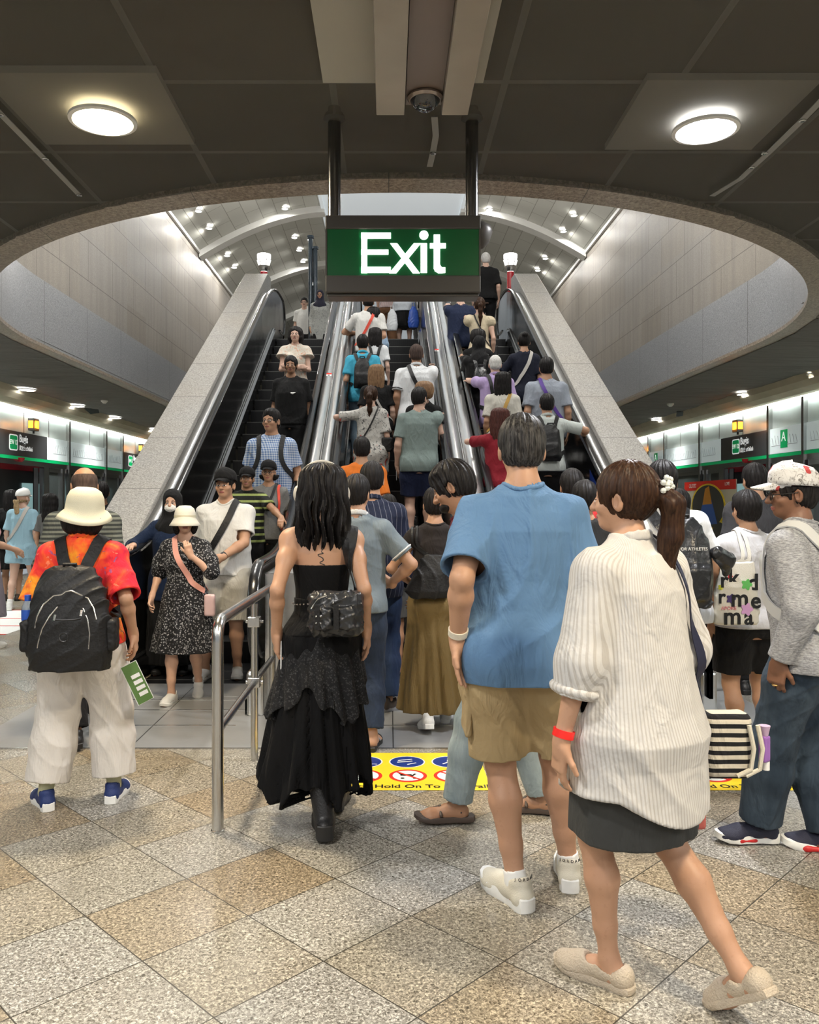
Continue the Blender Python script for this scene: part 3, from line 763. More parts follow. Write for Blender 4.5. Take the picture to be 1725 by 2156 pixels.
# red lamp posts at the top, thin dark poles
for px, nm in ((556, 'left'), (1075, 'right')):
    Y = 16.1; X = (px-CX0)*Y/FPX
    t = empty('lamp_post', (X, Y, UF), 0, 'red post with a glowing white torch lamp above the %s granite parapet' % nm, 'lamp post', 'red lamp posts')
    b = MB(); b.lathe([(.07, 0), (.07, 1.58), (.0, 1.58)], seg=20); b.build('post', 'red_gloss', t, True)
    b = MB(); b.lathe([(.075, 1.58), (.11, 1.63), (.12, 1.69), (.09, 1.71)], seg=20); b.build('collar', 'steel', t, True)
    b = MB(); b.lathe([(.09, 1.71), (.115, 1.75), (.135, 1.89), (.13, 1.92), (.001, 1.93)], seg=20); b.build('lamp_shade', mat('lamp_frost', (1, 1, 1), .5, emit=(1, .98, .93), es=5), t, True)
    for k in range(6):
        a = k*PI/3; b = MB(); b.tube([(.1*math.cos(a), .1*math.sin(a), 1.68), (.14*math.cos(a), .14*math.sin(a), 1.81)], .008, 6); b.build('prong', 'steel', t)
    area((0, 0, 2.0), .2, 32, (1, .95, .9), (PI, 0, 0), parent=t)
for px, py, nm in ((654, 497, 'taller'), (664, 520, 'shorter')):
    Y = 18.; P = at(px, py, Y)
    b = MB(); b.lathe([(.05, 0), (.05, P.z-UF-.05), (.075, P.z-UF-.05), (.075, P.z-UF), (0.001, P.z-UF)], seg=18)
    tag(b.build('dark_pole', mat('pole_blue', (.03, .045, .06), .2, metal=.3), None, True, (P.x, Y, UF)), '%s of the two dark glossy poles on the upper floor' % nm, 'pole', 'dark poles')

# ------------------------------------------------------------------ platform screen doors
PXW = 7.05
def psd(side, ystart, n0, n1, nameside):
    s = side; X = s*PXW
    def bx(b, xa, y0, z0, xb, y1, z1, mi=0): b.box(min(X-s*xa, X-s*xb), y0, z0, max(X-s*xa, X-s*xb), y1, z1, mi)
    Y0, Y1 = ystart+7*n0, ystart+7*n1+7
    # cove, lit wall
    b = MB(); prof = [(.55, ZC-.02), (.5, ZC-.12), (.4, ZC-.2), (.2, ZC-.24), (.06, ZC-.25), (0, ZC-.25), (-.3, ZC), ]
    b.prism([(X-s*d, z) for d, z in prof], 'y', -6, 41); o = b.build('trim_7', 'cream_cove'); struct(o)
    b = MB(); bx(b, .0, -6, 2.79, -.04, 41, ZC-.24); o = b.build('wall_%s_upper_glass' % nameside, 'psd_panel'); struct(o)
    b = MB(); y = Y0
    while y < Y1: bx(b, .006, y, 2.79, 0, y+.02, ZC-.25); y += 1.17
    o = b.build('trim_8', 'steel'); struct(o)
    # strip lamp under the cove
    t = empty('strip_light', (X-s*.05, 14, ZC-.262), 0, 'long white strip light under the cove above the %s platform doors' % nameside, 'strip light')
    b = MB(); b.box(-.025, -18, 0, .025, 22, .012); b.build('tube', mat('strip_glow', (1, 1, 1), .5, emit=(.93, 1, .97), es=L_STRIP), t)
    for k in range(n0, n1+1):
        ys = ystart+7*k
        t = empty('platform_screen_door', (X, ys, 0), 0, 'steel and glass platform screen door bay along the %s platform, under the station sign at about %d metres' % (nameside, round(ys)), 'platform door', 'platform screen doors on the %s' % nameside)
        t['label'] = {('left', 0): 'platform screen door bay at the far left, under the large station sign', ('left', 1): 'platform screen door bay on the left just beside the granite parapet',
                      ('right', 0): 'platform screen door bay at the right, under the large station sign', ('right', 1): 'platform screen door bay on the right just beside the granite parapet',
                      ('right', -1): 'nearest platform screen door bay at the right edge, with the letter A panel'}.get((nameside, k), 'platform screen door bay on the %s outside the picture' % nameside)
        def L(b, d0, y0, z0, d1, y1, z1): b.box(min(-s*d0, -s*d1), y0, z0, max(-s*d0, -s*d1), y1, z1)
        b = MB(); L(b, 0, 0, 2.17, .05, 7, 2.33); b.build('header', 'steel', t)
        b = MB(); L(b, -.12, 0, 2.33, .045, 2.2, 2.79); b.build('sign_board', 'sign_dark', t)
        for a, c in ((2.2, 3.3), (3.4, 5.65), (5.8, 7.0)):
            b = MB(); L(b, -.12, a+.01, 2.33, .045, c-.01, 2.79); b.build('map_board', 'sign_white', t)
        b = MB(); L(b, .045, 0, 2.265, .055, 7, 2.325); b.build('green_line', 'line_green', t)
        b = MB()
        for y in (3.35, 5.72, 7.0): L(b, -.02, y-.04, 0, .075, y+.04, 3.24)
        b.build('post', 'steel', t)
        # line diagram
        b = MB()
        for a, c in ((3.6, 5.5), (2.5, 3.2), (5.95, 6.9)):
            L(b, .045, a, 2.47, .05, c, 2.478)
            y = a
            while y < c: 
                b.tube([(-s*.048, y, 2.49), (-s*.048, y-s*.0+.05, 2.66-.05*((y*7) % 1))], .004, 4); y += .11
        b.build('line_map', mat('map_grey', (.35, .38, .4), .5), t)
        # lettering
        rot = (PI/2, 0, -PI/2) if s > 0 else (PI/2, 0, PI/2)
        e = -s*.056
        yc = 1.0 if s > 0 else 1.13
        def ty(d): return yc+(-d if s > 0 else d)   # d to the reader's right
        b = MB(); pts = []
        for (ccx, ccy) in ((1, 1), (-1, 1), (-1, -1), (1, -1)):
            pts += [(ty(-.45)+ccx*.125+.05*math.cos(a0), 2.575+ccy*.10+.05*math.sin(a0)) for a0 in [(0 if ccx > 0 and ccy > 0 else PI/2 if ccy > 0 else PI if ccx < 0 else 3*PI/2)+PI/2*i/4 for i in range(5)]]
        b.prism(pts, 'x', -s*.046, -s*.05); b.build('roundel_rim', 'letter_white', t)
        b = MB(); b.prism([(ty(-.45)+(p[0]-ty(-.45))*.86, 2.575+(p[1]-2.575)*.86) for p in pts], 'x', -s*.047, -s*.053); b.build('roundel', 'line_green', t)
        text('EW 12', 'lettering', 'letter_white', .125, (e, ty(-.45), 2.575), rot, t, .001, sx=.9, offset=.002)
        text('Bugis', 'lettering', 'letter_white', .20, (e, ty(-.22), 2.66), rot, t, .001, 'LEFT', sx=.9, offset=.004)
        text('\u6b66\u5409\u58eb \u0baa\u0bc2\u0b95\u0bbf\u0bb8\u0bcd', 'lettering', 'letter_white', .1, (e, ty(-.22), 2.48), rot, t, .001, 'LEFT', sx=.8, offset=.0015)
        if s > 0:
            b = MB(); L(b, .045, 6.3, 2.42, .052, 6.55, 2.74); b.build('letter_plate', 'line_green', t)
            text('A', 'lettering', 'letter_white', .24, (e, 6.425, 2.61), rot, t, .001)
        # doors: jambs, glass leaves pushed aside, fixed glass
        b = MB()
        for y0, y1 in ((-.06, .12), (2.05, 2.3), (3.0, 3.1)): L(b, -.05, y0, 0, .05, y1, 2.17)
        b.build('door_frame', 'steel', t)
        for y0, y1 in ((2.36, 3.26), (3.46, 5.62), (5.78, 6.9)):
            b = MB(); L(b, -.02, y0, .25, 0, y1, 2.08); b.build('glass_panel', mat('psd_glass', (.10, .12, .12), .08, spec=.8, alpha=.75), t)
            b = MB(); L(b, -.03, y0, 0, .03, y1, .25); L(b, -.03, y0, 2.08, .03, y1, 2.17); b.build('panel_frame', 'steel', t)
        for y0, y1 in ((.12, .35), (1.82, 2.05)):
            b = MB(); L(b, -.08, y0, .05, -.06, y1, 2.15); b.build('door_leaf', 'glass_dark', t)
        # amber beacon above, red dome below the sign
        tb = empty('amber_beacon', (X-s*.2, ys+(1.0 if s > 0 else 1.2), 2.95), 0, None, 'warning light')
        tb['label'] = 'amber warning light in a dark box above the %s station sign' % {('left', 0): 'far left', ('left', 1): 'second left', ('right', 0): 'large right', ('right', 1): 'second right'}.get((nameside, k), 'unseen %s' % nameside)
        tb['group'] = 'amber platform door warning lights'
        b = MB(); b.box(-.06, -.12, -.12, .06, .12, .12); bevel(b.build('housing', mat('beacon_box', (.05, .045, .04), .4), tb), .01)
        b = MB(); b.box(-.07, -.075, -.07, .07, .075, .07); b.box(-.045, -.128, -.07, .045, -.118, .07); b.build('lens', 'amber', tb)
        b = MB(); b.tube([(0, 0, -.12), (0, 0, -.17)], .02, 8); b.build('stem', 'black', tb)
        b = MB(); b.lathe([(.07, 0), (.06, -.05), (.03, -.08), (0.001, -.085)], seg=16)
        o = b.build('red_dome', 'red_gloss', t, True, (-s*.08, .92, 2.30))
        area((-s*.12, 0, 0), .12, 1.4, (1, .35, .05), (0, -s*PI/2, 0), parent=tb)
    return
psd(-1, 14.75, -2, 2, 'left'); psd(1, 15.2, -2, 2, 'right')
# trains standing behind the doors
for s, nm in ((-1, 'left'), (1, 'right')):
    t = empty('train', (s*7.6, 16, 0), 0, 'train standing behind the %s platform screen doors' % nm, 'train')
    b = MB(); b.box(-.1 if s > 0 else -.02, -22, .1, .02 if s > 0 else .1, 24, 2.9)
    b.build('body', mat('train_dark', (.045, .04, .04), .35), t)
    b = MB(); b.box(-.14 if s > 0 else .10, -22, 2.1, -.10 if s > 0 else .14, 24, 2.22); b.build('red_stripe', 'red_gloss', t)
    for k in range(-5, 6):
        b = MB(); y = k*2.33+.9; b.box(-.13 if s > 0 else .10, y, 1.0, -.10 if s > 0 else .13, y+.8, 1.85); b.build('window', mat('train_window', (.25, .4, .4), .1, emit=(.4, .65, .65), es=.35), t)
# poster on the right doors
t = empty('poster', (PXW-.1, 18, 0), 0, 'red, cream and yellow advertising poster on the right platform doors', 'poster')
b = MB(); b.box(-.01, -1.5, .75, .01, 1.35, 1.92); b.build('backing', mat('poster_cream', (.62, .57, .42), .4), t)
b = MB(); b.box(-.014, -1.5, 1.72, .0, 1.35, 1.92); b.build('red_header', 'red_ring', t)
def pdisc(y, z, r, m, x, nm):
    b = MB(); b.prism([(y+1.9*r*math.cos(k*PI/20), z+r*math.sin(k*PI/20)) for k in range(40)], 'x', x, 0); b.build(nm, m, t)
for y, z, r in ((-.05, 1.36, .5), (.85, .95, .2), (-.7, .85, .2)):
    pdisc(y, z, r, 'yellow', -.018-.001*r, 'yellow_ring'); pdisc(y, z, r*.93, mat('poster_dark', (.06, .06, .05), .4), -.022-.001*r, 'dark_disc')
b = MB(); b.prism([(-.6, 1.0), (.5, .93), (.2, 1.45), (-.3, 1.5)], 'x', -.027, -.0); b.build('blue_shape', mat('poster_blue', (.05, .13, .45), .4), t)
b = MB(); b.prism([(-.32, 1.42), (.2, 1.4), (.05, 1.75), (-.15, 1.8)], 'x', -.03, -.0); b.build('orange_shape', mat('poster_orange', (.65, .28, .03), .4), t)
text('OUTFIT', 'lettering', 'white_film', .13, (-.02, .82, 1.82), (PI/2, 0, -PI/2), t, .001)
text('LOVE', 'lettering', 'white_film', .1, (-.02, -1.1, 1.83), (PI/2, 0, -PI/2), t, .001)
# queue markings at the left doors
t = empty('floor_marking', (-5.3, 9.8, .002), 0, 'white floor marking with red lines before the left platform doors', 'floor marking')
mk('white_field', [(-1.3, -.7, 0), (1.1, -.7, 0), (1.1, 1.3, 0), (-1.3, 1.3, 0)], [(0, 1, 2, 3)], 'floor_white', t)
b = MB()
for y in (-.75, -.12, .5, 1.3): b.box(-1.3, y, .0005, 1.1, y+.04, .002)
b.box(-1.3, -2.3, .0, -.8, -2.2, .002); b.build('red_line', 'red_ring', t)
# yellow warning sticker on the newel of the left escalator
t = tag(MB().build('x', 'yellow') if False else mk('warning_label', [(-2.045, 6.15, .42), (-2.045, 6.32, .44), (-2.045, 6.32, .58), (-2.045, 6.15, .56)], [(0, 1, 2, 3)], 'yellow'), 'small yellow warning label on the dark side of the left escalator entry', 'label')
b = MB(); b.box(-.96, 5.52, .42, -.955, 5.535, .9, 0)

# ================================================================== implicit-surface modelling for bodies, clothes and bags
def A3(p): return np.array(p, dtype=np.float64)
class Prim:
    def __init__(s, fn, lo, hi, k=0., op='add'): s.fn = fn; s.lo = A3(lo); s.hi = A3(hi); s.k = k; s.op = op
def _cone(a, b, ra, rb, sq=None):
    a, b = A3(a), A3(b); ba = b-a; L = max(1e-9, ba @ ba); r = max(ra, rb)
    def fn(x, y, z):
        px, py, pz = x-a[0], y-a[1], z-a[2]
        t = np.clip((px*ba[0]+py*ba[1]+pz*ba[2])/L, 0, 1)
        return np.sqrt((px-t*ba[0])**2+(py-t*ba[1])**2+(pz-t*ba[2])**2)-(ra+(rb-ra)*t)
    return fn, np.minimum(a, b)-r, np.maximum(a, b)+r
def _ell(c, r, R=None):
    c = A3(c); r = A3(r); m = r.max() if R is not None else r
    def fn(x, y, z):
        px, py, pz = x-c[0], y-c[1], z-c[2]
        if R is not None: px, py, pz = [R[0][i]*px+R[1][i]*py+R[2][i]*pz for i in range(3)]
        k0 = np.sqrt((px/r[0])**2+(py/r[1])**2+(pz/r[2])**2)+1e-9
        k1 = np.sqrt((px/r[0]**2)**2+(py/r[1]**2)**2+(pz/r[2]**2)**2)+1e-9
        return k0*(k0-1)/k1
    return fn, c-m, c+m
def _box(c, hs, rad=.01, R=None):
    c = A3(c); hs = A3(hs); m = np.linalg.norm(hs) if R is not None else hs
    def fn(x, y, z):
        px, py, pz = x-c[0], y-c[1], z-c[2]
        if R is not None: px, py, pz = [R[0][i]*px+R[1][i]*py+R[2][i]*pz for i in range(3)]
        qx, qy, qz = abs(px)-hs[0]+rad, abs(py)-hs[1]+rad, abs(pz)-hs[2]+rad
        return np.sqrt(np.maximum(qx, 0)**2+np.maximum(qy, 0)**2+np.maximum(qz, 0)**2)+np.minimum(np.maximum(qx, np.maximum(qy, qz)), 0)-rad
    return fn, c-m, c+m
def _loft(tab, ex=2.):
    """rows: z, half width, half depth, centre x, centre y"""
    T = np.array(tab, dtype=float); T = T[np.argsort(T[:, 0])]; zs = T[:, 0]
    def fn(x, y, z):
        zz = np.clip(z, zs[0], zs[-1])
        a = np.interp(zz, zs, T[:, 1]); b = np.interp(zz, zs, T[:, 2]); cx = np.interp(zz, zs, T[:, 3]); cy = np.interp(zz, zs, T[:, 4])
        px, py = x-cx, y-cy
        if ex == 2.: k0 = np.sqrt((px/a)**2+(py/b)**2)+1e-9
        else: k0 = ((abs(px)/a)**ex+(abs(py)/b)**ex)**(1/ex)+1e-9
        k1 = np.sqrt((px/a**2)**2+(py/b**2)**2)+1e-9
        d = k0*(k0-1)/k1 if ex == 2. else (k0-1)*np.minimum(a, b)
        dz = np.maximum(zs[0]-z, z-zs[-1])
        return np.where(dz > 0, np.sqrt(np.maximum(d, 0)**2+dz**2)+np.minimum(d, 0)*0, np.maximum(d, dz))
    lo = [(T[:, 3]-T[:, 1]).min(), (T[:, 4]-T[:, 2]).min(), zs[0]]; hi = [(T[:, 3]+T[:, 1]).max(), (T[:, 4]+T[:, 2]).max(), zs[-1]]
    return fn, lo, hi
def snets(D, lo, h):
    s = D < 0; c = [s[i:s.shape[0]-1+i, j:s.shape[1]-1+j, k:s.shape[2]-1+k] for i in (0, 1) for j in (0, 1) for k in (0, 1)]
    n = np.zeros(c[0].shape, np.int8)
    for q in c: n += q
    act = (n > 0) & (n < 8); I, J, K = np.nonzero(act)
    if len(I) == 0: return np.zeros((0, 3)), np.zeros((0, 4), int), None
    off = [(i, j, k) for i in (0, 1) for j in (0, 1) for k in (0, 1)]
    V = [D[I+a, J+b, K+c_] for a, b, c_ in off]; acc = np.zeros((len(I), 3)); cnt = np.zeros(len(I))
    for p in range(8):
        for q in range(p+1, 8):
            d = np.abs(np.array(off[p])-np.array(off[q]))
            if d.sum() != 1: continue
            m = (V[p] < 0) != (V[q] < 0); t = np.where(m, V[p]/np.where(m, V[p]-V[q], 1), 0)
            for ax in range(3): acc[:, ax] += np.where(m, off[p][ax]+t*(off[q][ax]-off[p][ax]), 0)
            cnt += m
    P = (acc/cnt[:, None]+np.stack([I, J, K], 1))*h+lo
    vid = np.full(act.shape, -1, np.int32); vid[act] = np.arange(len(I)); Q = []
    for ax in range(3):
        sl0 = [slice(None)]*3; sl1 = [slice(None)]*3; sl0[ax] = slice(0, -1); sl1[ax] = slice(1, None)
        m = s[tuple(sl0)] != s[tuple(sl1)]; o1, o2 = [a for a in range(3) if a != ax]
        m2 = m.copy(); ss = [slice(None)]*3
        for o in (o1, o2):
            z = [slice(None)]*3; z[o] = 0; m2[tuple(z)] = False; z[o] = -1; m2[tuple(z)] = False
        E = np.stack(np.nonzero(m2), 1)
        if len(E) == 0: continue
        d1 = np.zeros(3, int); d1[o1] = 1; d2 = np.zeros(3, int); d2[o2] = 1
        g = lambda e: vid[e[:, 0], e[:, 1], e[:, 2]]
        q = np.stack([g(E-d1-d2), g(E-d2), g(E), g(E-d1)], 1)
        ins = s[E[:, 0], E[:, 1], E[:, 2]]; fl = ins if ax != 1 else ~ins
        q[~fl] = q[~fl][:, ::-1]; Q.append(q)
    Q = np.concatenate(Q) if Q else np.zeros((0, 4), int); Q = Q[(Q >= 0).all(1)]
    return P, Q, None
class Field:
    def __init__(s): s.P = []; s.post = []
    def _a(s, t, k, op): s.P.append(Prim(*t, k, op)); return s
    def cone(s, a, b, ra, rb=None, k=.02, op='add'): return s._a(_cone(a, b, ra, rb if rb is not None else ra), k, op)
    def chain(s, pts, rs, k=.02, op='add'):
        for i in range(len(pts)-1): s.cone(pts[i], pts[i+1], rs[i], rs[i+1], k, op)
        return s
    def ell(s, c, r, R=None, k=.02, op='add'): return s._a(_ell(c, r, R), k, op)
    def box(s, c, h, rad=.01, R=None, k=.01, op='add'): return s._a(_box(c, h, rad, R), k, op)
    def loft(s, tab, ex=2., k=.02, op='add'): return s._a(_loft(tab, ex), k, op)
    def add_field(s, f): s.P += f.P; return s
    def disp(s, fn): s.post.append(('d', fn)); return s
    def shell(s, t): s.post.append(('s', t)); return s
    def clip(s, p, n): s.post.append(('c', A3(p), A3(n)/np.linalg.norm(n))); return s
    def clipfn(s, fn): s.post.append(('f', fn)); return s
    def bounds(s):
        lo = np.min([p.lo for p in s.P if p.op == 'add'], 0); hi = np.max([p.hi for p in s.P if p.op == 'add'], 0); return lo-.02, hi+.02
    @staticmethod
    def comb(D, d, k, op):
        if op == 'add':
            if k <= 0: return np.minimum(D, d)
            h = np.maximum(k-np.abs(D-d), 0)/k; return np.minimum(D, d)-h*h*k*.25
        d = -d
        if k <= 0: return np.maximum(D, d)
        h = np.maximum(k-np.abs(D-d), 0)/k; return np.maximum(D, d)+h*h*k*.25
    def posts(s, D, x, y, z):
        for p in s.post:
            if p[0] == 'd': D = D-p[1](x, y, z)
            elif p[0] == 's': D = np.maximum(D, -(D+p[1]))
            elif p[0] == 'f': D = np.maximum(D, p[1](x, y, z))
            else: D = np.maximum(D, (x-p[1][0])*p[2][0]+(y-p[1][1])*p[2][1]+(z-p[1][2])*p[2][2])
        return D
    def eval(s, X):
        X = np.atleast_2d(X); x, y, z = X.T; D = np.full(len(X), 9.)
        for p in s.P: D = s.comb(D, p.fn(x, y, z), p.k, p.op)
        return s.posts(D, x, y, z)
    def grid(s, lo, hi, h):
        n = np.ceil((hi-lo)/h).astype(int)+2; ax = [lo[i]+h*np.arange(n[i]) for i in range(3)]
        D = np.full(n, 9., np.float32)
        for p in s.P:
            pad = p.k+3*h+.012; i0 = np.maximum(0, np.floor((p.lo-pad-lo)/h).astype(int)); i1 = np.minimum(n, np.ceil((p.hi+pad-lo)/h).astype(int)+1)
            if (i1 <= i0).any(): continue
            sl = tuple(slice(a, b) for a, b in zip(i0, i1))
            x, y, z = ax[0][sl[0]][:, None, None], ax[1][sl[1]][None, :, None], ax[2][sl[2]][None, None, :]
            D[sl] = s.comb(D[sl], p.fn(x, y, z), p.k, p.op)
        if s.post: D = s.posts(D, ax[0][:, None, None], ax[1][None, :, None], ax[2][None, None, :])
        return D
    def mesh(s, h, lo=None, hi=None):
        l0, h0 = s.bounds()
        lo = l0 if lo is None else A3(lo); hi = h0 if hi is None else A3(hi)
        return snets(s.grid(lo, hi, h), lo, h)[:2]
def np_mesh(name, V, Q, material, parent=None, scale=1., M4=None):
    me = bpy.data.meshes.new(name); V = np.asarray(V, float)*scale
    if M4 is not None: R = np.array(M4); V = V @ R[:3, :3].T+R[:3, 3]
    me.vertices.add(len(V)); me.vertices.foreach_set('co', V.astype(np.float32).ravel())
    me.loops.add(len(Q)*4); me.loops.foreach_set('vertex_index', np.asarray(Q, np.int32).ravel())
    me.polygons.add(len(Q)); me.polygons.foreach_set('loop_start', np.arange(0, len(Q)*4, 4, dtype=np.int32))
    me.polygons.foreach_set('use_smooth', np.ones(len(Q), bool)); me.update(calc_edges=True); me.validate()
    o = bpy.data.objects.new(name, me); COL.objects.link(o)
    for m in (material if isinstance(material, (list, tuple)) else [material]): me.materials.append(M[m] if isinstance(m, str) else m)
    if parent: o.parent = parent
    return o
def build_field(name, F, h, material, parent, s=1., lo=None, hi=None):
    V, Q = F.mesh(h/s, lo, hi); return np_mesh(name, V, Q, material, parent, s)
def wr(seed, amp, f=1., kind='t'):
    """cloth folds"""
    r = random.Random(seed); a, b, c, d, e = [r.uniform(0, 6.28) for _ in range(5)]; sg = r.choice((-1, 1))
    def fn(x, y, z):
        t1 = np.sin((17*x*sg+7.5*z+9*y)*f+1.9*np.sin(5.5*z*f+4*x+a)+b)
        t2 = np.sin((11*x+15*z*sg-13*y)*f+2.*np.sin(6*z+5*x+c)+d)
        m = .5+.5*np.sin(5*x*f+4*z+8*y+e)
        return amp*((1-np.abs(t1))**2*m+.55*(1-np.abs(t2))**2*(1-m)-.35)
    return fn

# ------------------------------------------------------------------ fabrics, skins, hair
def fabric(name, col, pattern=None, rough=.85, c2=(.9, .9, .9), c3=None, sc_=1., spec=.25):
    name = 'cloth_'+name
    if name in MATS: return name
    g = G(name); p = g.pos('object'); x, y, z = g.xyz(p)
    n = g.noise(p, 3.5, 2); base = g.mix(g.math('MULTIPLY', n, .35), col, tuple(c*.8 for c in col))
    def lines(u, period, frac, dist=0.):
        if dist: u = g.math('ADD', u, g.math('MULTIPLY', g.noise(p, 2, 1), dist))
        return g.math('LESS_THAN', g.math('FRACT', g.math('ADD', g.math('DIVIDE', u, period), 50.)), frac)
    if pattern == 'hstripe': base = g.mix(lines(z, .062*sc_, .34), base, c2)
    elif pattern == 'hstripe2': base = g.mix(lines(z, .024*sc_, .5), base, c2)
    elif pattern == 'vstripe': base = g.mix(g.math('MULTIPLY', lines(g.math('ADD', x, g.math('MULTIPLY', y, .5)), .042*sc_, .09), .8), base, c2)
    elif pattern == 'thin': base = g.mix(g.math('MULTIPLY', lines(g.math('ADD', g.math('MULTIPLY', g.math('ARCTAN2', y, x), .2), g.math('MULTIPLY', z, .1)), .0105*sc_, .4), .5), base, c2)
    elif pattern == 'check':
        a = lines(g.math('ADD', x, g.math('MULTIPLY', y, .7)), .019*sc_, .5); b2 = lines(z, .019*sc_, .5)
        base = g.mix(g.math('MULTIPLY', g.math('ADD', a, b2), .5), base, c2)
    elif pattern == 'heather':
        f = g.noise(g.mapping(p, scale=(1, 1, 5)), 60, 3, .7); base = g.mix(g.ramp(f, [(.38, (0, 0, 0)), (.62, (1, 1, 1))]), base, c2)
    elif pattern == 'floral':
        v = g.n('ShaderNodeTexVoronoi'); v.inputs['Scale'].default_value = 55/sc_; g.l(p, v.inputs['Vector'])
        f = g.noise(p, 70/sc_, 3, .6, 1.5); m = g.math('MULTIPLY', g.math('LESS_THAN', v.outputs['Distance'], .42), g.math('GREATER_THAN', f, .5))
        base = g.mix(m, base, c2)
    elif pattern == 'batik':
        f = g.noise(p, 4.2, 3, .6, 1.2); base = g.ramp(f, [(.36, (.50, .012, .035)), (.45, (.72, .03, .03)), (.53, (.85, .10, .025)), (.62, (.80, .30, .02)), (.7, (.62, .04, .03))], 'LINEAR')
        f2 = g.noise(p, 26, 3, .6, .5); base = g.mix(g.math('MULTIPLY', g.math('GREATER_THAN', f2, .66), .7), base, (.12, .08, .22))
        base = g.mix(g.math('MULTIPLY', g.math('LESS_THAN', f2, .34), .4), base, (.9, .35, .2))
    elif pattern == 'print':
        f = g.noise(p, 17/sc_, 4, .7, 1.8); f2 = g.noise(p, 40/sc_, 3, .6, 1)
        base = g.mix(g.math('LESS_THAN', f, .41), base, c2); base = g.mix(g.math('MULTIPLY', g.math('GREATER_THAN', f2, .6), .5), base, c2)
        if c3: base = g.mix(g.math('GREATER_THAN', g.noise(p, 9/sc_, 1), .66), base, c3)
    elif pattern == 'denim':
        f = g.noise(g.mapping(p, scale=(1, 1, .4)), 7, 4, .6); base = g.mix(g.ramp(f, [(.38, (0, 0, 0)), (.68, (1, 1, 1))]), base, c2)
    weave = g.noise(p, 900, 1)
    g.base(base); g.p(rough=rough, spec=spec); g.b.inputs['Sheen Weight'].default_value = .02
    fold = g.noise(g.mapping(p, scale=(1.5, 1.5, .55), rot=(0, .25, 0)), 6.5, 3, .5, 1.6)
    g.bump(g.math('ADD', g.math('MULTIPLY', weave, .03), g.math('ADD', g.math('MULTIPLY', fold, 1.6), g.math('MULTIPLY', g.noise(p, 16, 3, .55, .6), .35))), .55, .02)
    return name
def skin_mat(i):
    tones = {0: (.56, .35, .25), 1: (.47, .275, .175), 2: (.36, .20, .12), 3: (.20, .10, .06), 4: (.60, .40, .31)}
    n = 'skin_%d' % i
    if n in MATS: return n
    g = G(n); p = g.pos('object'); c = tones[i]
    f = g.noise(p, 9, 3); f2 = g.noise(p, 60, 2)
    b = g.mix(g.math('MULTIPLY', f, .5), c, (c[0]*.92, c[1]*.78, c[2]*.72)); b = g.mix(g.math('MULTIPLY', g.math('GREATER_THAN', f2, .66), .12), b, (c[0]*.6, c[1]*.45, c[2]*.4))
    g.base(b); g.p(rough=.48, spec=.4); g.b.inputs['Subsurface Weight'].default_value = .0
    g.bump(f2, .12, .004); return n
def hair_mat(nm, c, c2=None, rough=.46):
    nm = 'hair_'+nm
    if nm in MATS: return nm
    g = G(nm); p = g.pos('object'); c2 = c2 or tuple(min(1, q*2.2+.004) for q in c)
    f = g.noise(g.mapping(p, scale=(1, 1, .13)), 150, 3, .6); g.base(g.mix(g.ramp(f, [(.4, (0, 0, 0)), (.7, (1, 1, 1))]), c, c2))
    g.p(rough=rough, spec=.16); g.bump(f, .3, .003); return nm
def init_people_mats():
    hair_mat('black', (.008, .007, .007)); hair_mat('brown', (.022, .010, .006), (.060, .029, .015)); hair_mat('light', (.16, .09, .05), (.32, .2, .11))
    hair_mat('red', (.045, .014, .012), (.11, .04, .03)); hair_mat('grey', (.012, .011, .011), (.075, .072, .07)); hair_mat('white', (.45, .44, .42), (.75, .74, .72)); hair_mat('blond', (.30, .20, .10), (.55, .42, .25))
    hair_mat('stub', (.05, .035, .03), (.09, .06, .05), .7)
    mat('eye_dark', (.012, .008, .006), .15); mat('eye_white', (.55, .52, .5), .3); mat('lip', (.30, .10, .085), .45); mat('brow', (.02, .014, .011), .7)
    mat('sole_white', (.80, .80, .77), .55, var=.04, bscale=30); mat('sole_black', (.012, .012, .012), .5); mat('sole_red', (.55, .02, .02), .45)
    mat('shoe_white', (.72, .72, .70), .6, bump=.3, bscale=300); mat('shoe_cream', (.66, .62, .51), .6, bump=.3, bscale=300); mat('shoe_blue', (.010, .028, .13), .55, bump=.3, bscale=300)
    mat('shoe_black', (.012, .012, .013), .4, bump=.25, bscale=120); mat('shoe_navy', (.018, .02, .045), .6, bump=.4, bscale=400); mat('shoe_brown', (.07, .05, .04), .5); mat('shoe_beige', (.50, .42, .32), .6, bump=.6, bscale=160); mat('shoe_grey', (.3, .3, .31), .6)
    mat('bag_black', (.006, .006, .0065), .55, bump=.35, bscale=60, spec=.4); mat('bag_nylon', (.016, .017, .019), .32, bump=.8, bscale=22, spec=.6)
    mat('zip_silver', (.7, .7, .7), .25, metal=1.); mat('strap_navy', (.012, .014, .04), .6); mat('strap_pink', (.62, .30, .25), .6); mat('strap_grey', (.45, .43, .40), .6); mat('strap_purple', (.08, .03, .25), .6)
    mat('strap_red', (.65, .06, .03), .6); mat('gold', (.7, .5, .2), .3, metal=1.)
init_people_mats()

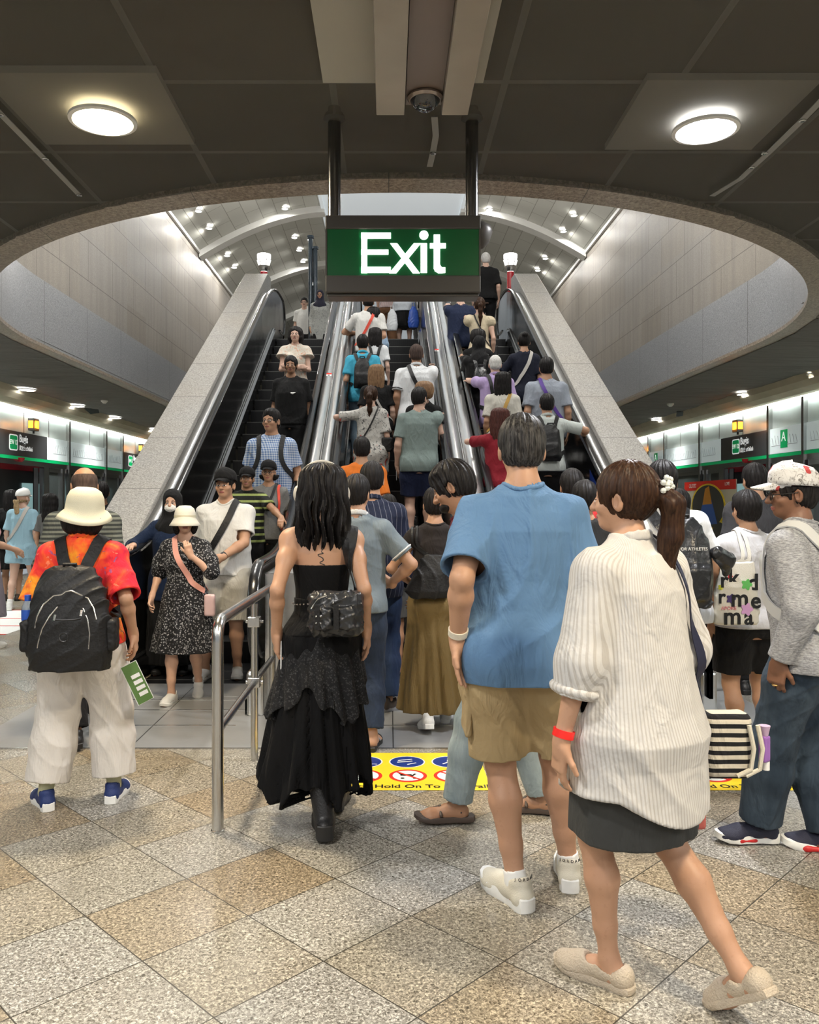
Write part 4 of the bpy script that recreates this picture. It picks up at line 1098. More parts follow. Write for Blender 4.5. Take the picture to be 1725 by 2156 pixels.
# ------------------------------------------------------------------ the human figure (1.72 m, facing +Y; +X is the right-hand side)
def rotm(yaw=0, pitch=0, roll=0):
    return np.array(Matrix.Rotation(yaw, 3, 'Z') @ Matrix.Rotation(pitch, 3, 'X') @ Matrix.Rotation(roll, 3, 'Y'))
def ik(a, c, l1, l2, pole):
    a, c, pole = A3(a), A3(c), A3(pole); d = c-a; L = np.linalg.norm(d)
    if L > (l1+l2)*.998: c = a+d*((l1+l2)*.998/L); d = c-a; L = np.linalg.norm(d)
    u = d/L; x = (l1*l1-l2*l2+L*L)/(2*L); hgt = math.sqrt(max(0, l1*l1-x*x)); pl = pole-u*(pole @ u); pl = pl/(np.linalg.norm(pl)+1e-9)
    return a+u*x+pl*hgt, c
def unit(v): v = A3(v); return v/(np.linalg.norm(v)+1e-9)
BODY_M = [(.78, .135, .095, 0), (.86, .165, .118, -.012), (.94, .163, .112, -.006), (1.04, .148, .102, .0), (1.14, .152, .106, .004), (1.24, .166, .114, .0), (1.32, .168, .108, -.006), (1.385, .135, .086, -.01), (1.44, .075, .064, -.012)]
BODY_F = [(.78, .14, .098, 0), (.86, .170, .120, -.014), (.94, .160, .108, -.006), (1.04, .126, .090, .0), (1.14, .128, .094, .006), (1.24, .142, .112, .012), (1.32, .142, .096, -.002), (1.385, .112, .076, -.008), (1.44, .062, .056, -.012)]
class Person:
    n = 0
    def __init__(s, loc, yaw, ht, label, sex='m', bw=1., skin=1, h=.007, fine=.0038, lean=(0, 0), head=(0, 0, 0), legs=None, arms=None, hands=None, group=None, sw=1., face=True, bust=1.):
        s.ht = ht; s.s = ht/1.72; s.h = h; s.fine = fine; s.sex = sex; s.bw = bw; s.skin = skin; s.seed = Person.n*7+3; Person.n += 1
        s.root = empty('person', loc, yaw, label, 'person', group); s.loc = A3(loc); s.yaw = yaw; s.face = face
        s.ci, s.si = math.cos(yaw), math.sin(yaw); s.lean = lean; s.sw = sw
        s.tab = [(z, a*(bw if z < 1.42 else (1+bw)/2), b*(bw**1.3 if z < 1.42 else 1), lean[0]*max(0, (z-.92))/.55, cy+lean[1]*max(0, (z-.92))/.55) for z, a, b, cy in (BODY_M if sex == 'm' else BODY_F)]
        cx, cy = lean[0], lean[1]
        s.c = lambda z: (lean[0]*max(0, (z-.92))/.55, lean[1]*max(0, (z-.92))/.55)
        shx = (.170 if sex == 'm' else .152)*sw*(.5+.5*bw)
        s.sh = {1: A3((shx+cx*.9, cy*.9-.01, 1.377)), -1: A3((-shx+cx*.9, cy*.9-.01, 1.377))}
        s.neck = A3((cx, cy-.008, 1.455)); s.hipx = .088*(.5+.5*bw)
        # head
        s.Rh = rotm(*head); hc0 = A3((0, .022, .165)); s.hc = s.neck+s.Rh @ hc0 if head[1] or head[2] else s.neck+hc0*A3((1, 1, 1))
        s.hc = s.neck+rotm(head[0]*.3, head[1]*.7, head[2]*.7) @ hc0
        # legs
        legs = legs or {}; s.leg = {}
        for q in (1, -1):
            g = dict(a=(q*.10, -.0, .085), yaw=-q*.12, pitch=0., pole=(q*.08, 1, 0)); g.update(legs.get(q, {}))
            hip = A3((q*s.hipx, 0, .90)); kn, an = ik(hip, g['a'], .43, .402, g['pole']); s.leg[q] = (hip, kn, an, g)
        # arms
        arms = arms or {}; s.arm = {}; hands = hands or {}
        for q in (1, -1):
            sh = s.sh[q]; a = dict(w=(q*(shx+.030+.030*bw), .03+cy*.6, .868), pole=(q*.25, -1, 0), d=None, n=None, curl=.35, spread=.0)
            a.update(arms.get(q, {}))
            if 'ww' in a: a['w'] = s.to_local(a['ww'])
            el, w_ = ik(sh, a['w'], .285, .255, a['pole'])
            d = unit(a['d']) if a['d'] is not None else unit(unit(w_-el)*1.+A3((0, .1, -.25)))
            nn = A3(a['n']) if a['n'] is not None else A3((-q, 0, 0)); nn = unit(nn-d*(nn @ d)); s.arm[q] = (sh, el, w_, d, nn, a)
        s.body()
    def to_local(s, W):
        x, y, z = W[0]-s.loc[0], W[1]-s.loc[1], W[2]-s.loc[2]; return A3(((x*s.ci+y*s.si), (-x*s.si+y*s.ci), z))/s.s
    def to_world(s, P): x, y, z = A3(P)*s.s; return Vector((s.loc[0]+x*s.ci-y*s.si, s.loc[1]+x*s.si+y*s.ci, s.loc[2]+z))
    def H(s, p): return s.hc+s.Rh @ A3(p)
    def legprims(s, F, r0=1., e=0.):
        f = .93 if s.sex == 'f' else 1.; b = (.5+.5*s.bw)*r0
        for q in (1, -1):
            hip, kn, an, g = s.leg[q]; mid = kn+(an-kn)*.32+A3((0, -.012, 0)); th = hip+(kn-hip)*.35
            F.chain([hip, th, kn], [.088*b+e, .080*b+e, .054*b*f+e], .03); F.chain([kn, mid, kn+(an-kn)*.72, an], [.051*b*f+e, .056*b*f+e, .038*b*f+e, .033*f+e], .02)
    def armprims(s, F, e=0., upto=2.):
        f = (.82 if s.sex == 'f' else 1.)*(.6+.4*s.bw)
        for q in (1, -1):
            sh, el, w_, d, n, a = s.arm[q]
            F.chain([sh, sh+(el-sh)*.4, el], [.056*f+e, .050*f+e, .038*f+e], .03)
            F.chain([el, el+(w_-el)*.28, w_], [.038*f+e, .041*f+e, .0265*f+e], .02)
    def body(s):
        F = Field(); F.loft(s.tab, k=.03)
        for q in (1, -1):
            F.ell(s.sh[q], (.056, .056, .052), k=.05); F.cone(s.sh[q]+A3((-q*.02, 0, .014)), s.neck+A3((0, 0, .035)), .034, .036, .045)
            F.ell((q*.075*s.bw, -.065*s.bw, .885), (.085*s.bw, .075*s.bw, .085), k=.04)
            if s.sex == 'f': c = s.c(1.26); F.ell((q*.065+c[0], .085+c[1], 1.255), (.055, .045, .052), k=.03)
        s.legprims(F); s.armprims(F)
        R = s.Rh
        F.cone(s.neck+A3((0, -.004, -.02)), s.H((0, -.018, -.05)), .058 if s.sex == 'm' else .048, .052 if s.sex == 'm' else .043, .03)
        F.ell(s.H((0, -.012, .018)), (.074, .093, .092), R, k=.02); F.ell(s.H((0, .028, -.042)), (.058, .058, .068), R, k=.03)
        F.ell(s.H((0, .058, -.088)), (.026, .022, .018), R, k=.03); F.ell(s.H((0, .062, .012)), (.052, .022, .028), R, k=.02)
        for q in (1, -1):
            F.ell(s.H((q*.026, .092, -.012)), (.021, .016, .012), R, .012, 'sub')
            F.ell(s.H((q*.026, .080, -.012)), (.0155, .0125, .0105), R, .004)
            F.ell(s.H((q*.038, .062, -.035)), (.022, .02, .016), R, k=.02)
            F.ell(s.H((q*.077, -.008, -.016)), (.011, .018, .031), R, k=.008); F.ell(s.H((q*.0835, -.002, -.014)), (.006, .009, .018), R, .004, 'sub')
        F.cone(s.H((0, .083, .006)), s.H((0, .107, -.034)), .008, .0115, .012); F.ell(s.H((0, .098, -.036)), (.018, .012, .009), R, k=.01)
        F.ell(s.H((0, .083, -.062)), (.022, .012, .006), R, k=.008); F.ell(s.H((0, .080, -.071)), (.019, .012, .0065), R, k=.006)
        F.ell(s.H((0, .096, -.0665)), (.02, .008, .0012), R, .003, 'sub')
        for q in (1, -1):            # hands
            sh, el, w_, d, n, a = s.arm[q]; t = np.cross(n, d)*q; f = .92 if s.sex == 'f' else 1.
            if a.get('thumb') is not None: t = unit(A3(a['thumb'])-d*(A3(a['thumb']) @ d)); 
            R3 = np.stack([t, d, n], 1); pc = w_+d*.048
            F.cone(w_-d*.02, w_+d*.03, .027*f, .026*f, .02); F.box(pc, (.038*f, .046, .0145*f), .013, R3, k=.014)
            cl = a['curl']
            for i, (o, L) in enumerate(((.029, .070), (.010, .078), (-.010, .073), (-.028, .058))):
                b0 = w_+d*(.088-abs(o-.01)*.25)+t*o*f; ang = cl*(.55+.12*i); p = b0; dd = d
                r = (.0092, .0085, .0078, .0068) if s.fine < .006 else (.0105, .010, .0095, .009)
                for j, sg in enumerate((.44, .31, .25)):
                    ang2 = ang*(1+j*.9); dd = unit(d*math.cos(ang2)+n*math.sin(ang2)+t*a['spread']*(o*12)); p2 = p+dd*L*sg; F.cone(p, p2, r[j]*f, r[j+1]*f, .004); p = p2
            b0 = w_+d*.028+t*.030*f+n*.006; dd = unit(t*.62+d*.72+n*.25); p1 = b0+dd*.036; p2 = p1+unit(d*.85+t*.28+n*(.2+cl*.4))*.030
            F.cone(w_+d*.018+t*.015, b0, .018*f, .0145*f, .012); F.cone(b0, p1, .0135*f, .0105*f, .006); F.cone(p1, p2, .0105*f, .0085*f, .004)
        for q in (1, -1):            # feet
            Fp, _ = s.foot_pts(q); F.cone(s.leg[q][2], Fp((0, -.02, .045)), .034, .034, .02); F.chain([Fp((0, -.022, .040)), Fp((0, .05, .040)), Fp((.004*q, .125, .026)), Fp((.004*q, .165, .020))], [.033, .034, .030, .022], .02); F.ell(Fp((0.01*q, .12, .024)), (.042, .045, .020), rotm(s.leg[q][3]['yaw']), k=.02)
        s.F = F; h, hf = s.h/s.s, s.fine/s.s
        V, Q = F.mesh(h)
        boxes = [(s.hc-A3((.125, .14, .15)), s.hc+A3((.125, .15, .14)))]
        for q in (1, -1):
            sh, el, w_, d, n, a = s.arm[q]; c = w_+d*.07; boxes.append((c-.115, c+.115))
        C = V[Q].mean(1); keep = np.ones(len(Q), bool)
        for lo, hi in boxes: keep &= ~((C > lo+h).all(1) & (C < hi-h).all(1))
        VV, QQ = [V], [Q[keep]]; nv = len(V); used = []
        for lo, hi in boxes:
            v, q_ = F.mesh(hf, lo, hi); C = v[q_].mean(1); k2 = np.ones(len(q_), bool)
            for l2, h2 in used: k2 &= ~((C > l2+h).all(1) & (C < h2-h).all(1))
            used.append((lo, hi)); VV.append(v); QQ.append(q_[k2]+nv); nv += len(v)
        V = np.concatenate(VV); Q = np.concatenate(QQ)
        o = np_mesh('body', V, Q, [skin_mat(s.skin), 'eye_dark', 'eye_white', 'lip', 'brow'], s.root, s.s); s.obody = o
        if s.face:
            C = (V[Q].mean(1)-s.hc) @ s.Rh; mi = np.zeros(len(Q), np.int32); x, y, z = np.abs(C[:, 0]), C[:, 1], C[:, 2]
            fr = y > .06
            mi[fr & (((x-.026)/.0145)**2+((z+.012)/.0052)**2 < 1)] = 2
            mi[fr & (((x-.026)/.0060)**2+((z+.012)/.0056)**2 < 1)] = 1
            mi[fr & (np.abs(x-.026) < .0145) & (np.abs(z+.0065) < .0016)] = 1
            mi[fr & (np.abs(x-.029) < .0165) & (np.abs(z-.0085+.0025*((x-.027)/.012)**2) < .0026)] = 4
            mi[fr & ((x/.0235)**2+((z+.0665)/.0095)**2 < 1)] = 3
            o.data.polygons.foreach_set('material_index', mi)
    def foot_pts(s, q):
        hip, kn, an, g = s.leg[q]; Ry = rotm(g['yaw']); Rp = Ry @ rotm(0, g['pitch'])
        if g['pitch'] == 0:
            base = A3((an[0], an[1], an[2]-.085)); return (lambda p: base+Ry @ A3(p)), Ry
        # heel raised: rotate the foot about the ankle
        def f(p): return an+Rp @ (A3(p)-A3((0, 0, .085)))
        return f, Rp
    # ---------------------------------------------------------------- clothes
    def f_torso(s, hem, e=.02, flare=.0, top=1.47, straight=.6):
        """the trunk part of a garment"""
        rows = []; amax = max(r[1] for r in s.tab if 1.1 < r[0] < 1.4)
        for r in s.tab:
            if r[0] < hem-.02: continue
            a, b = r[1]+e, r[2]+e
            if r[0] < 1.3: t = straight; a = max(a, a*(1-t)+(amax+e)*t*(1.0)); b = max(b, b*(1-t)+(.112*s.bw+e)*t)
            k = max(0, (1.2-r[0]))*flare; rows.append((r[0], a+k, b+k*.8, r[3], r[4]))
        if straight >= .5:
            am = bm = 0
            for i in range(len(rows)-1, -1, -1):
                z, a, b, cx, cy = rows[i]
                if z < 1.3: am = max(am, a); bm = max(bm, b); rows[i] = (z, am, bm, cx, cy)
        r0 = rows[0]
        if r0[0] > hem:
            k = max(0, (1.2-hem))*flare-max(0, (1.2-r0[0]))*flare; rows.insert(0, (hem-.03, r0[1]+k, r0[2]+k*.8, r0[3], r0[4]))
        return rows
    def top_(s, mat_, sleeve=.62, hem=.86, e=.020, flare=.03, neck=.066, nz=1.475, fold=.008, name='shirt', collar=None, cuff=None, h=None, shell=True, hc_=0., se=.016, sf=.010, strapless=None, straight=.6, tank=False, turn=None):
        F = Field(); rows = s.f_torso(hem, e, flare, straight=straight); F.loft(rows, k=.03)
        if s.sex == 'f':
            for q in (1, -1): c = s.c(1.26); F.ell((q*.065+c[0], .088+c[1], 1.255), (.06, .045, .055), k=.05)
        if hem < .95 and flare < .06:
            for q in (1, -1): F.ell((q*.075*s.bw, -.065*s.bw, .885), (.085*s.bw+e+.012, .075*s.bw+e+.014, .085+e+.012), k=.05)
        f = (.86 if s.sex == 'f' else 1.)*(.6+.4*s.bw)
        cuffs = []; TR = _loft(rows)[0]
        if strapless is None:
            F.ell(s.neck+A3((0, -.030, -.024)), (.098, .052, .043), k=.04); F.ell(s.neck+A3((0, .022, -.045)), (.09, .05, .042), k=.04)
            for q in (1, -1):
                sh, el, w_, d, n, a = s.arm[q]
                F.cone(sh+A3((-q*.02, 0, .014)), s.neck+A3((0, 0, .018)), .034+se*.6, .040+se*.5, .045)
                if not tank: F.ell(sh, A3((.048, .054, .044))*(.6+.4*s.bw)+se*.65, k=.06)
                if sleeve > 0:
                    r1 = .049*f+se; 
                    if sleeve <= 1:
                        e1 = sh+(el-sh)*sleeve; F.chain([sh, e1+(el-sh)*.12], [r1, .050*f+se+sf], .045); cuffs.append((q, e1, unit(el-sh), .050*f+se+sf))
                    else:
                        t = sleeve-1; e1 = el+(w_-el)*t; r2 = .041*f+se+sf*.6; F.chain([sh, el], [r1, r2], .035); F.chain([el, e1+(unit(w_-el))*.03], [r2, (.032 if t > .8 else .036)*f+se*.7+sf*.4], .03); cuffs.append((q, e1, unit(w_-el), (.032 if t > .8 else .036)*f+se*.7+sf*.4))
        if tank:
            for q in (1, -1): F.cone(s.sh[q]+A3((q*.045, 0, -.09)), s.sh[q]+A3((q*.05, 0, .09)), .068, .07, .02, 'sub')
        if fold: F.disp(wr(s.seed, fold))
        hh = (h or s.h)/s.s
        if shell and s.h < .009: F.shell(max(.013, 2.2*hh))
        if strapless is not None: F.clip((0, 0, strapless), (0, 0, 1))
        if hc_: F.clipfn(lambda x, y, z: (hem+hc_*np.minimum(1.2, (x/.2)**2))-z)
        else: F.clip((0, 0, hem), (0, 0, -1))
        for q, e1, dr, r in cuffs:
            def cf(x, y, z, e1=e1, dr=dr, r=r):
                px, py, pz = x-e1[0], y-e1[1], z-e1[2]; t = px*dr[0]+py*dr[1]+pz*dr[2]; rad = np.sqrt(np.maximum(px*px+py*py+pz*pz-t*t, 0))
                return np.minimum(np.minimum(t, r+.09-t), np.maximum((r+.035-rad), -1))
            F.clipfn(lambda x, y, z, cf=cf: np.minimum(cf(x, y, z), TR(x, y, z)-.003))
        if strapless is None:
            nk = s.neck; hc = s.H((0, -.01, -.05)); nd = unit(hc-nk)
            def nf(x, y, z):
                px, py, pz = x-nk[0], y-nk[1], z-nk[2]; t = px*nd[0]+py*nd[1]+pz*nd[2]
                rad = np.sqrt(np.maximum(px*px+py*py*.9+pz*pz-t*t, 0)); return np.where(t > -.12, neck-rad-.0*t+np.minimum(0, t+.02)*.9, -1.)
            F.clipfn(nf); F.clip((0, nk[1], nz+.03), (0, 0, 1))
        o = build_field(name, F, h or s.h, mat_, s.root, s.s); s.Ftop = F
        if not collar and strapless is None and not tank and s.h < .0085:
            C = Field(); n_ = 24; R_ = neck+.006; G_ = F; zz = np.arange(1.56, 1.36, -.003); pts = []
            for i in range(n_):
                x_, y_ = s.neck[0]+R_*math.sin(2*PI*i/n_), s.neck[1]+R_*math.cos(2*PI*i/n_)*1.03; d_ = G_.eval(np.stack([np.full(len(zz), x_), np.full(len(zz), y_), zz], 1)); k_ = int(np.argmax(d_ < .002)) if (d_ < .002).any() else 30; pts.append(A3((x_, y_, zz[k_]-.003)))
            for _ in range(2): pts = [(pts[i-1]+2*pts[i]+pts[(i+1) % n_])/4 for i in range(n_)]
            for i in range(n_): C.cone(pts[i], pts[(i+1) % n_], .009, .009, .003)
            build_field('neckband', C, min(s.h, .006), mat_, s.root, s.s)
        if collar:
            C = Field(); p = s.neck+A3((0, -.002, -.012)); n_ = 14; pts = [p+A3((.068*math.sin(2*PI*i/n_), .066*math.cos(2*PI*i/n_)+.004, .028-.022*math.cos(2*PI*i/n_))) for i in range(n_+1)]
            for i in range(n_): C.cone(pts[i], pts[i+1], .0105, .0105, .004); C.cone(pts[i]+A3((0, 0, .016)), pts[i+1]+A3((0, 0, .016)), .007, .007, .01)
            build_field('collar', C, min(s.h, .006), collar, s.root, s.s)
        if cuff:
            for q, e1, dr, r in cuffs:
                C = Field(); u = unit(np.cross(dr, (0, 1, .2))); v = np.cross(dr, u); n_ = 12
                for i in range(n_): a0, a1 = 2*PI*i/n_, 2*PI*(i+1)/n_; C.cone(e1-dr*.02+(u*math.cos(a0)+v*math.sin(a0))*r, e1-dr*.02+(u*math.cos(a1)+v*math.sin(a1))*r, cuff[1], cuff[1], .003)
                build_field('cuff', C, min(s.h, .006), cuff[0], s.root, s.s)
        return o
    def pants(s, mat_, to=.12, e=.014, wide=0., rise=1.0, fold=.006, name='trousers', shell=True, h=None):
        """to: height at which the leg ends, measured along the leg: 1 = ankle, .5 = knee"""
        F = Field(); rows = [(z, a+e, b+e, cx, cy) for z, a, b, cx, cy in s.tab if .8 < z < rise+.05]; rows.insert(0, (.80, rows[0][1]*.93, rows[0][2]*.95, 0, 0)); F.loft(rows, k=.03)
        b = (.5+.5*s.bw); ends = []
        for q in (1, -1):
            F.ell((q*.075*s.bw, -.065*s.bw, .885), (.085*s.bw+e, .075*s.bw+e*.8, .085+e), k=.04)
            hip, kn, an, g = s.leg[q]; th = hip+(kn-hip)*.35; w1 = wide
            if to <= .5:
                t = to/.5; e1 = hip+(kn-hip)*t; dr = unit(kn-hip); F.chain([hip, th, e1+dr*.03], [.088*b+e, .082*b+e+w1*.5, .056*b+(.082-.056)*b*(1-t)+e+w1], .04); r = .06*b+e+w1
            else:
                t = (to-.5)/.5; e1 = kn+(an-kn)*t; dr = unit(an-kn); rk = .056*b+e+w1*.6
                F.chain([hip, th, kn], [.088*b+e, .082*b+e+w1*.3, rk], .04); F.chain([kn, kn+(e1-kn)*.4, e1+dr*.03], [rk, .054*b+e+w1*.8, (.056-.018*t)*b+e+w1], .03); r = (.056-.018*t)*b+e+w1
            ends.append((e1, dr, r))
        if fold: F.disp(wr(s.seed+1, fold, 1.3))
        hh = (h or s.h)/s.s
        if shell and s.h < .009: F.shell(max(.012, 2.2*hh))
        F.clip((0, 0, rise), (0, 0, 1))
        for e1, dr, r in ends:
            def cf(x, y, z, e1=e1, dr=dr, r=r):
                px, py, pz = x-e1[0], y-e1[1], z-e1[2]; t = px*dr[0]+py*dr[1]+pz*dr[2]; rad = np.sqrt(np.maximum(px*px+py*py+pz*pz-t*t, 0))
                return np.where((rad < r+.035) & (t > 0) & (t < r+.09), np.minimum(t, r+.09-t), -1.)
            F.clipfn(cf)
        s.Fbot = F
        return build_field(name, F, h or s.h, mat_, s.root, s.s)
    def skirt(s, mat_, hem=.5, waist=1.02, e=.014, flare=.18, nf=9, fold=.012, name='skirt', sway=(0, 0), b_ratio=.75, h=None, rag=0., extra=None):
        F = Field(); rows = [(z, a+e, b+e, cx, cy) for z, a, b, cx, cy in s.tab if .84 <= z <= waist+.06]
        r0 = rows[0]; n = 6; zz = r0[0]
        for i in range(1, n+1):
            z = r0[0]+(hem-.05-r0[0])*i/n; k = flare*(r0[0]-z); rows.append((z, r0[1]+k, r0[2]+k*b_ratio, sway[0]*(i/n)**1.3, sway[1]*(i/n)**1.3))
        F.loft(rows, k=.01)
        for q in (1, -1):
            F.ell((q*.075*s.bw, -.065*s.bw, .885), (.085*s.bw+e, .075*s.bw+e, .085), k=.05)
            hip, kn, an, g = s.leg[q]; F.chain([hip, kn if hem < .5 else hip+(kn-hip)*min(1, (.92-hem)/.42)], [.09+e, .062+e], .06)
        sd = s.seed
        def fd(x, y, z):
            t = np.clip((waist-.08-z)/(waist-hem), 0, 1); an = np.arctan2(y, x)
            return fold*t*(np.sin(nf*an+sd+1.2*np.sin(2*an+z*5))+.4*np.sin((2*nf+1)*an+z*9))
        F.disp(fd)
        if s.h < .009: F.shell(max(.012, 2.2*s.h/s.s))
        F.clip((0, 0, waist), (0, 0, 1))
        if rag: F.clipfn(lambda x, y, z: (hem+rag*np.sin(5*np.arctan2(y, x)+sd)+rag*.5*np.sin(11*np.arctan2(y, x)))-z)
        else: F.clip((0, 0, hem), (0, 0, -1))
        s.Fbot = F
        return build_field(name, F, h or s.h, mat_, s.root, s.s)
    def dress(s, mat_, hem=.45, sleeve=.8, e=.018, flare=.14, puff=.03, nf=11, name='dress'):
        F = Field(); F.loft([(z, a+e, b+e, cx, cy) for z, a, b, cx, cy in s.tab if z > .84], k=.03); r0 = [r for r in s.tab if r[0] > .84][0]; rows = []
        for i in range(7):
            z = 1.05+(hem-.05-1.05)*i/6; k = flare*(1.05-z); rows.append((z, .135*s.bw+e+k, .105*s.bw+e+k*.75, 0, 0))
        F.loft(rows, k=.03)
        for q in (1, -1):
            F.ell((q*.075*s.bw, -.065*s.bw, .885), (.085*s.bw+e, .075*s.bw+e, .085+e), k=.05); c = s.c(1.26); F.ell((q*.065+c[0], .088+c[1], 1.255), (.06, .045, .055), k=.05)
            sh, el, w_, d, n, a = s.arm[q]; F.cone(sh+A3((-q*.02, 0, .014)), s.neck+A3((0, 0, .008)), .044, .045, .045); F.ell(sh, (.066, .066, .06), k=.05)
            e1 = sh+(el-sh)*sleeve; F.chain([sh, sh+(el-sh)*sleeve*.6, e1], [.06, .06+puff, .052+puff*.8], .03)
        sd = s.seed
        F.disp(lambda x, y, z: .012*np.clip((1.0-z)/.4, 0, 1)*np.sin(nf*np.arctan2(y, x)+sd+np.sin(z*7))); F.disp(wr(sd, .006))
        F.clip((0, 0, hem), (0, 0, -1)); nk = s.neck
        F.clipfn(lambda x, y, z: np.where(z > nk[2]-.14, .062-np.sqrt((x-nk[0])**2+(y-nk[1]-.02)**2)+np.minimum(0, z-nk[2]+.02)*.45, -1.))
        s.Ftop = F; return build_field(name, F, s.h, mat_, s.root, s.s)
    # ---------------------------------------------------------------- shoes
    def shoes(s, upper='shoe_white', sole='sole_white', kind='sneaker', sock=None, sockz=.16, only=None, thick=.026, h=None):
        hh = (h or min(s.h, .0075))/s.s
        for q in (1, -1):
            if only and q not in only: continue
            P, R = s.foot_pts(q); F = Field(); w = 1.
            lift = thick*.0
            if kind == 'sandal':
                for (a, b, r) in (((-.042, .075, .036), (.0, .078, .066), .009), ((.0, .078, .066), (.042, .07, .036), .009), ((0, .078, .066), (.012*-q, .125, .05), .008), ((-.036, -.02, .05), (.036, -.02, .05), .006)):
                    F.cone(P(a), P(b), r, r, .004)
                F2 = Field()
            else:
                F.chain([P((0, -.045, .045)), P((0, .02, .050)), P((q*.004, .10, .036)), P((q*.006, .165, .028))], [.036, .040, .040, .033], .02)
                F.ell(P((q*.008, .13, .028)), (.047, .055, .026), R, k=.02); F.ell(P((0, -.048, .04)), (.038, .034, .042), R, k=.02)
                if kind == 'boot': F.chain([P((0, -.012, .05)), s.leg[q][2]+(s.leg[q][1]-s.leg[q][2])*.38], [.045, .058], .02)
                elif kind == 'flat': pass
                else: F.cone(P((0, -.02, .06)), P((0, -.028, .088)), .040, .041, .012)
                if kind in ('sneaker', 'flat'):   # opening
                    F.cone(P((0, -.018 if kind != 'flat' else .0, .082 if kind != 'flat' else .075)), P((0, -.02, .18)), .033 if kind != 'flat' else .04, .036, .008, 'sub')
                    if kind == 'flat': F.cone(P((0, .05, .075)), P((0, -.02, .075)), .034, .030, .01, 'sub')
                n = R @ A3((0, 0, -1)); F.clip(P((0, 0, .016)), n)
            build_field('boot' if kind == 'boot' else 'sandal_strap' if kind == 'sandal' else 'shoe', F, hh*s.s, upper, s.root, s.s)
            # sole
            prof = [(-.088, .012), (-.08, .03), (-.05, .037), (.0, .033), (.06, .039), (.11, .050), (.155, .046), (.19, .030), (.203, .01)]
            if kind == 'boot': prof = [(a, b*1.14) for a, b in prof]
            b = MB(); vs = []; ring = [(x, y) for y, x in prof]+[(-x, y) for y, x in reversed(prof)]; m = len(ring)
            t = thick*(1.5 if kind == 'boot' else 1)
            for zi, (z, sc1) in enumerate(((0., .96), (.004, 1.0), (t, 1.0), (t+.004, .95))):
                for x, y in ring:
                    spring = max(0, y-.14)**2*4 if kind != 'boot' else 0; hl = 1.25 if (kind in ('sneaker', 'boot') and y < 0 and zi >= 2) else 1.
                    vs.append(P((x*sc1+q*.004*(y > .05), y*sc1, z*hl+spring))*s.s)
            fs = [tuple(range(m-1, -1, -1)), tuple(range(3*m, 4*m))]+[(k*m+i, k*m+(i+1) % m, (k+1)*m+(i+1) % m, (k+1)*m+i) for k in range(3) for i in range(m)]
            b.add(vs, fs); b.build('shoe_sole', sole, s.root, True)
            if sock:
                S = Field(); a0 = s.leg[q][2]; a1 = a0+(s.leg[q][1]-a0)*(sockz); S.chain([P((0, -.022, .045)), a0, a1], [.039, .038, .036+sockz*.045], .01)
                if q == q and s.h < .009: S.shell(.010)
                S.clip(a1, unit(a1-a0)); build_field('sock', S, hh*s.s, sock, s.root, s.s)
    # ---------------------------------------------------------------- hair and head wear
    def hair(s, style='short', m='hair_black', length=.25, wave=.004, tail=None, h=None, vol=1., part='hair', hat=False):
        F = Field(); R = s.Rh; H = s.H; hh = (h or max(s.fine, .004))
        def cap(d=.010, low=-.055):
            if style == 'short':
                F.ell(H((0, -.012, .026)), (.0745+.010*vol, .092+.012*vol, .088+.014*vol), R, k=.01); F.ell(H((0, -.045, -.030)), (.0655, .058, .060), R, k=.03); F.ell(H((0, .03, .075)), (.055*vol, .055, .034), R, k=.02)
            else: F.ell(H((0, -.014, .020)), (.076+d*vol, .094+d*vol, .093+d*1.1*vol), R, k=.01)
            if style in ('bald', 'crop'): F.ell(H((0, -.055, -.035)), (.064+d*.3, .052+d*.2, .050), R, k=.02)
        if style == 'bald': cap(.004)
        elif style == 'crop': cap(.006)
        else: cap(.012)
        if style in ('long', 'wavy', 'bob'):
            L = length; w1 = .092*vol
            rows = []
            for i in range(7):
                t = i/6; z = .06-(L+.06)*t; p = (0, -.045-.012*t, z); rows.append(p)
            for i in range(6):
                for dx in (-.055, -.02, .02, .055):
                    a, b_ = rows[i], rows[i+1]; r = (.048 if i < 3 else .048-.008*(i-3))*vol; F.cone(H((dx*(1+.15*i/6), a[1]-(.02-abs(dx)*.2), a[2])), H((dx*(1+.15*(i+1)/6), b_[1]-(.02-abs(dx)*.2), b_[2])), r, r*.97, .03)
            for q in (1, -1): F.chain([H((q*.07, .0, .03)), H((q*.078, .005, -.05)), H((q*.07, -.01, -.05-.5*(L-.05)))], [.026, .024, .018], .02)
        if style in ('pony', 'ponylow'):
            F.ell(H((0, -.105, .02 if style == 'pony' else -.0)), (.026, .026, .026), R, k=.02); z0 = .02 if style == 'pony' else 0
            tp = tail or [(0, -.125, z0), (0, -.15, z0-.05), (0, -.14, z0-.13), (0, -.125, z0-.22), (0, -.12, z0-length)]
            n_ = len(tp); pts = [H(p) for p in tp]; rr = [.022, .034, .036, .030, .010]; F.chain(pts, rr[:n_] if n_ <= 5 else [rr[min(4, int(i*4.99/n_))] for i in range(n_)], .02)
        if style == 'bun': F.ell(H((0, -.10, .075)), (.042, .036, .038), R, k=.012)
        # clear the face
        if style == 'bald': F.ell(H((0, .02, .09)), (.08, .12, .085), R, .01, 'sub')
        lowf = -.105 if style in ('long', 'wavy', 'bob') else -.085
        F.ell(H((0, .108, -.035)), (.066, .062, .085), R, .015, 'sub')
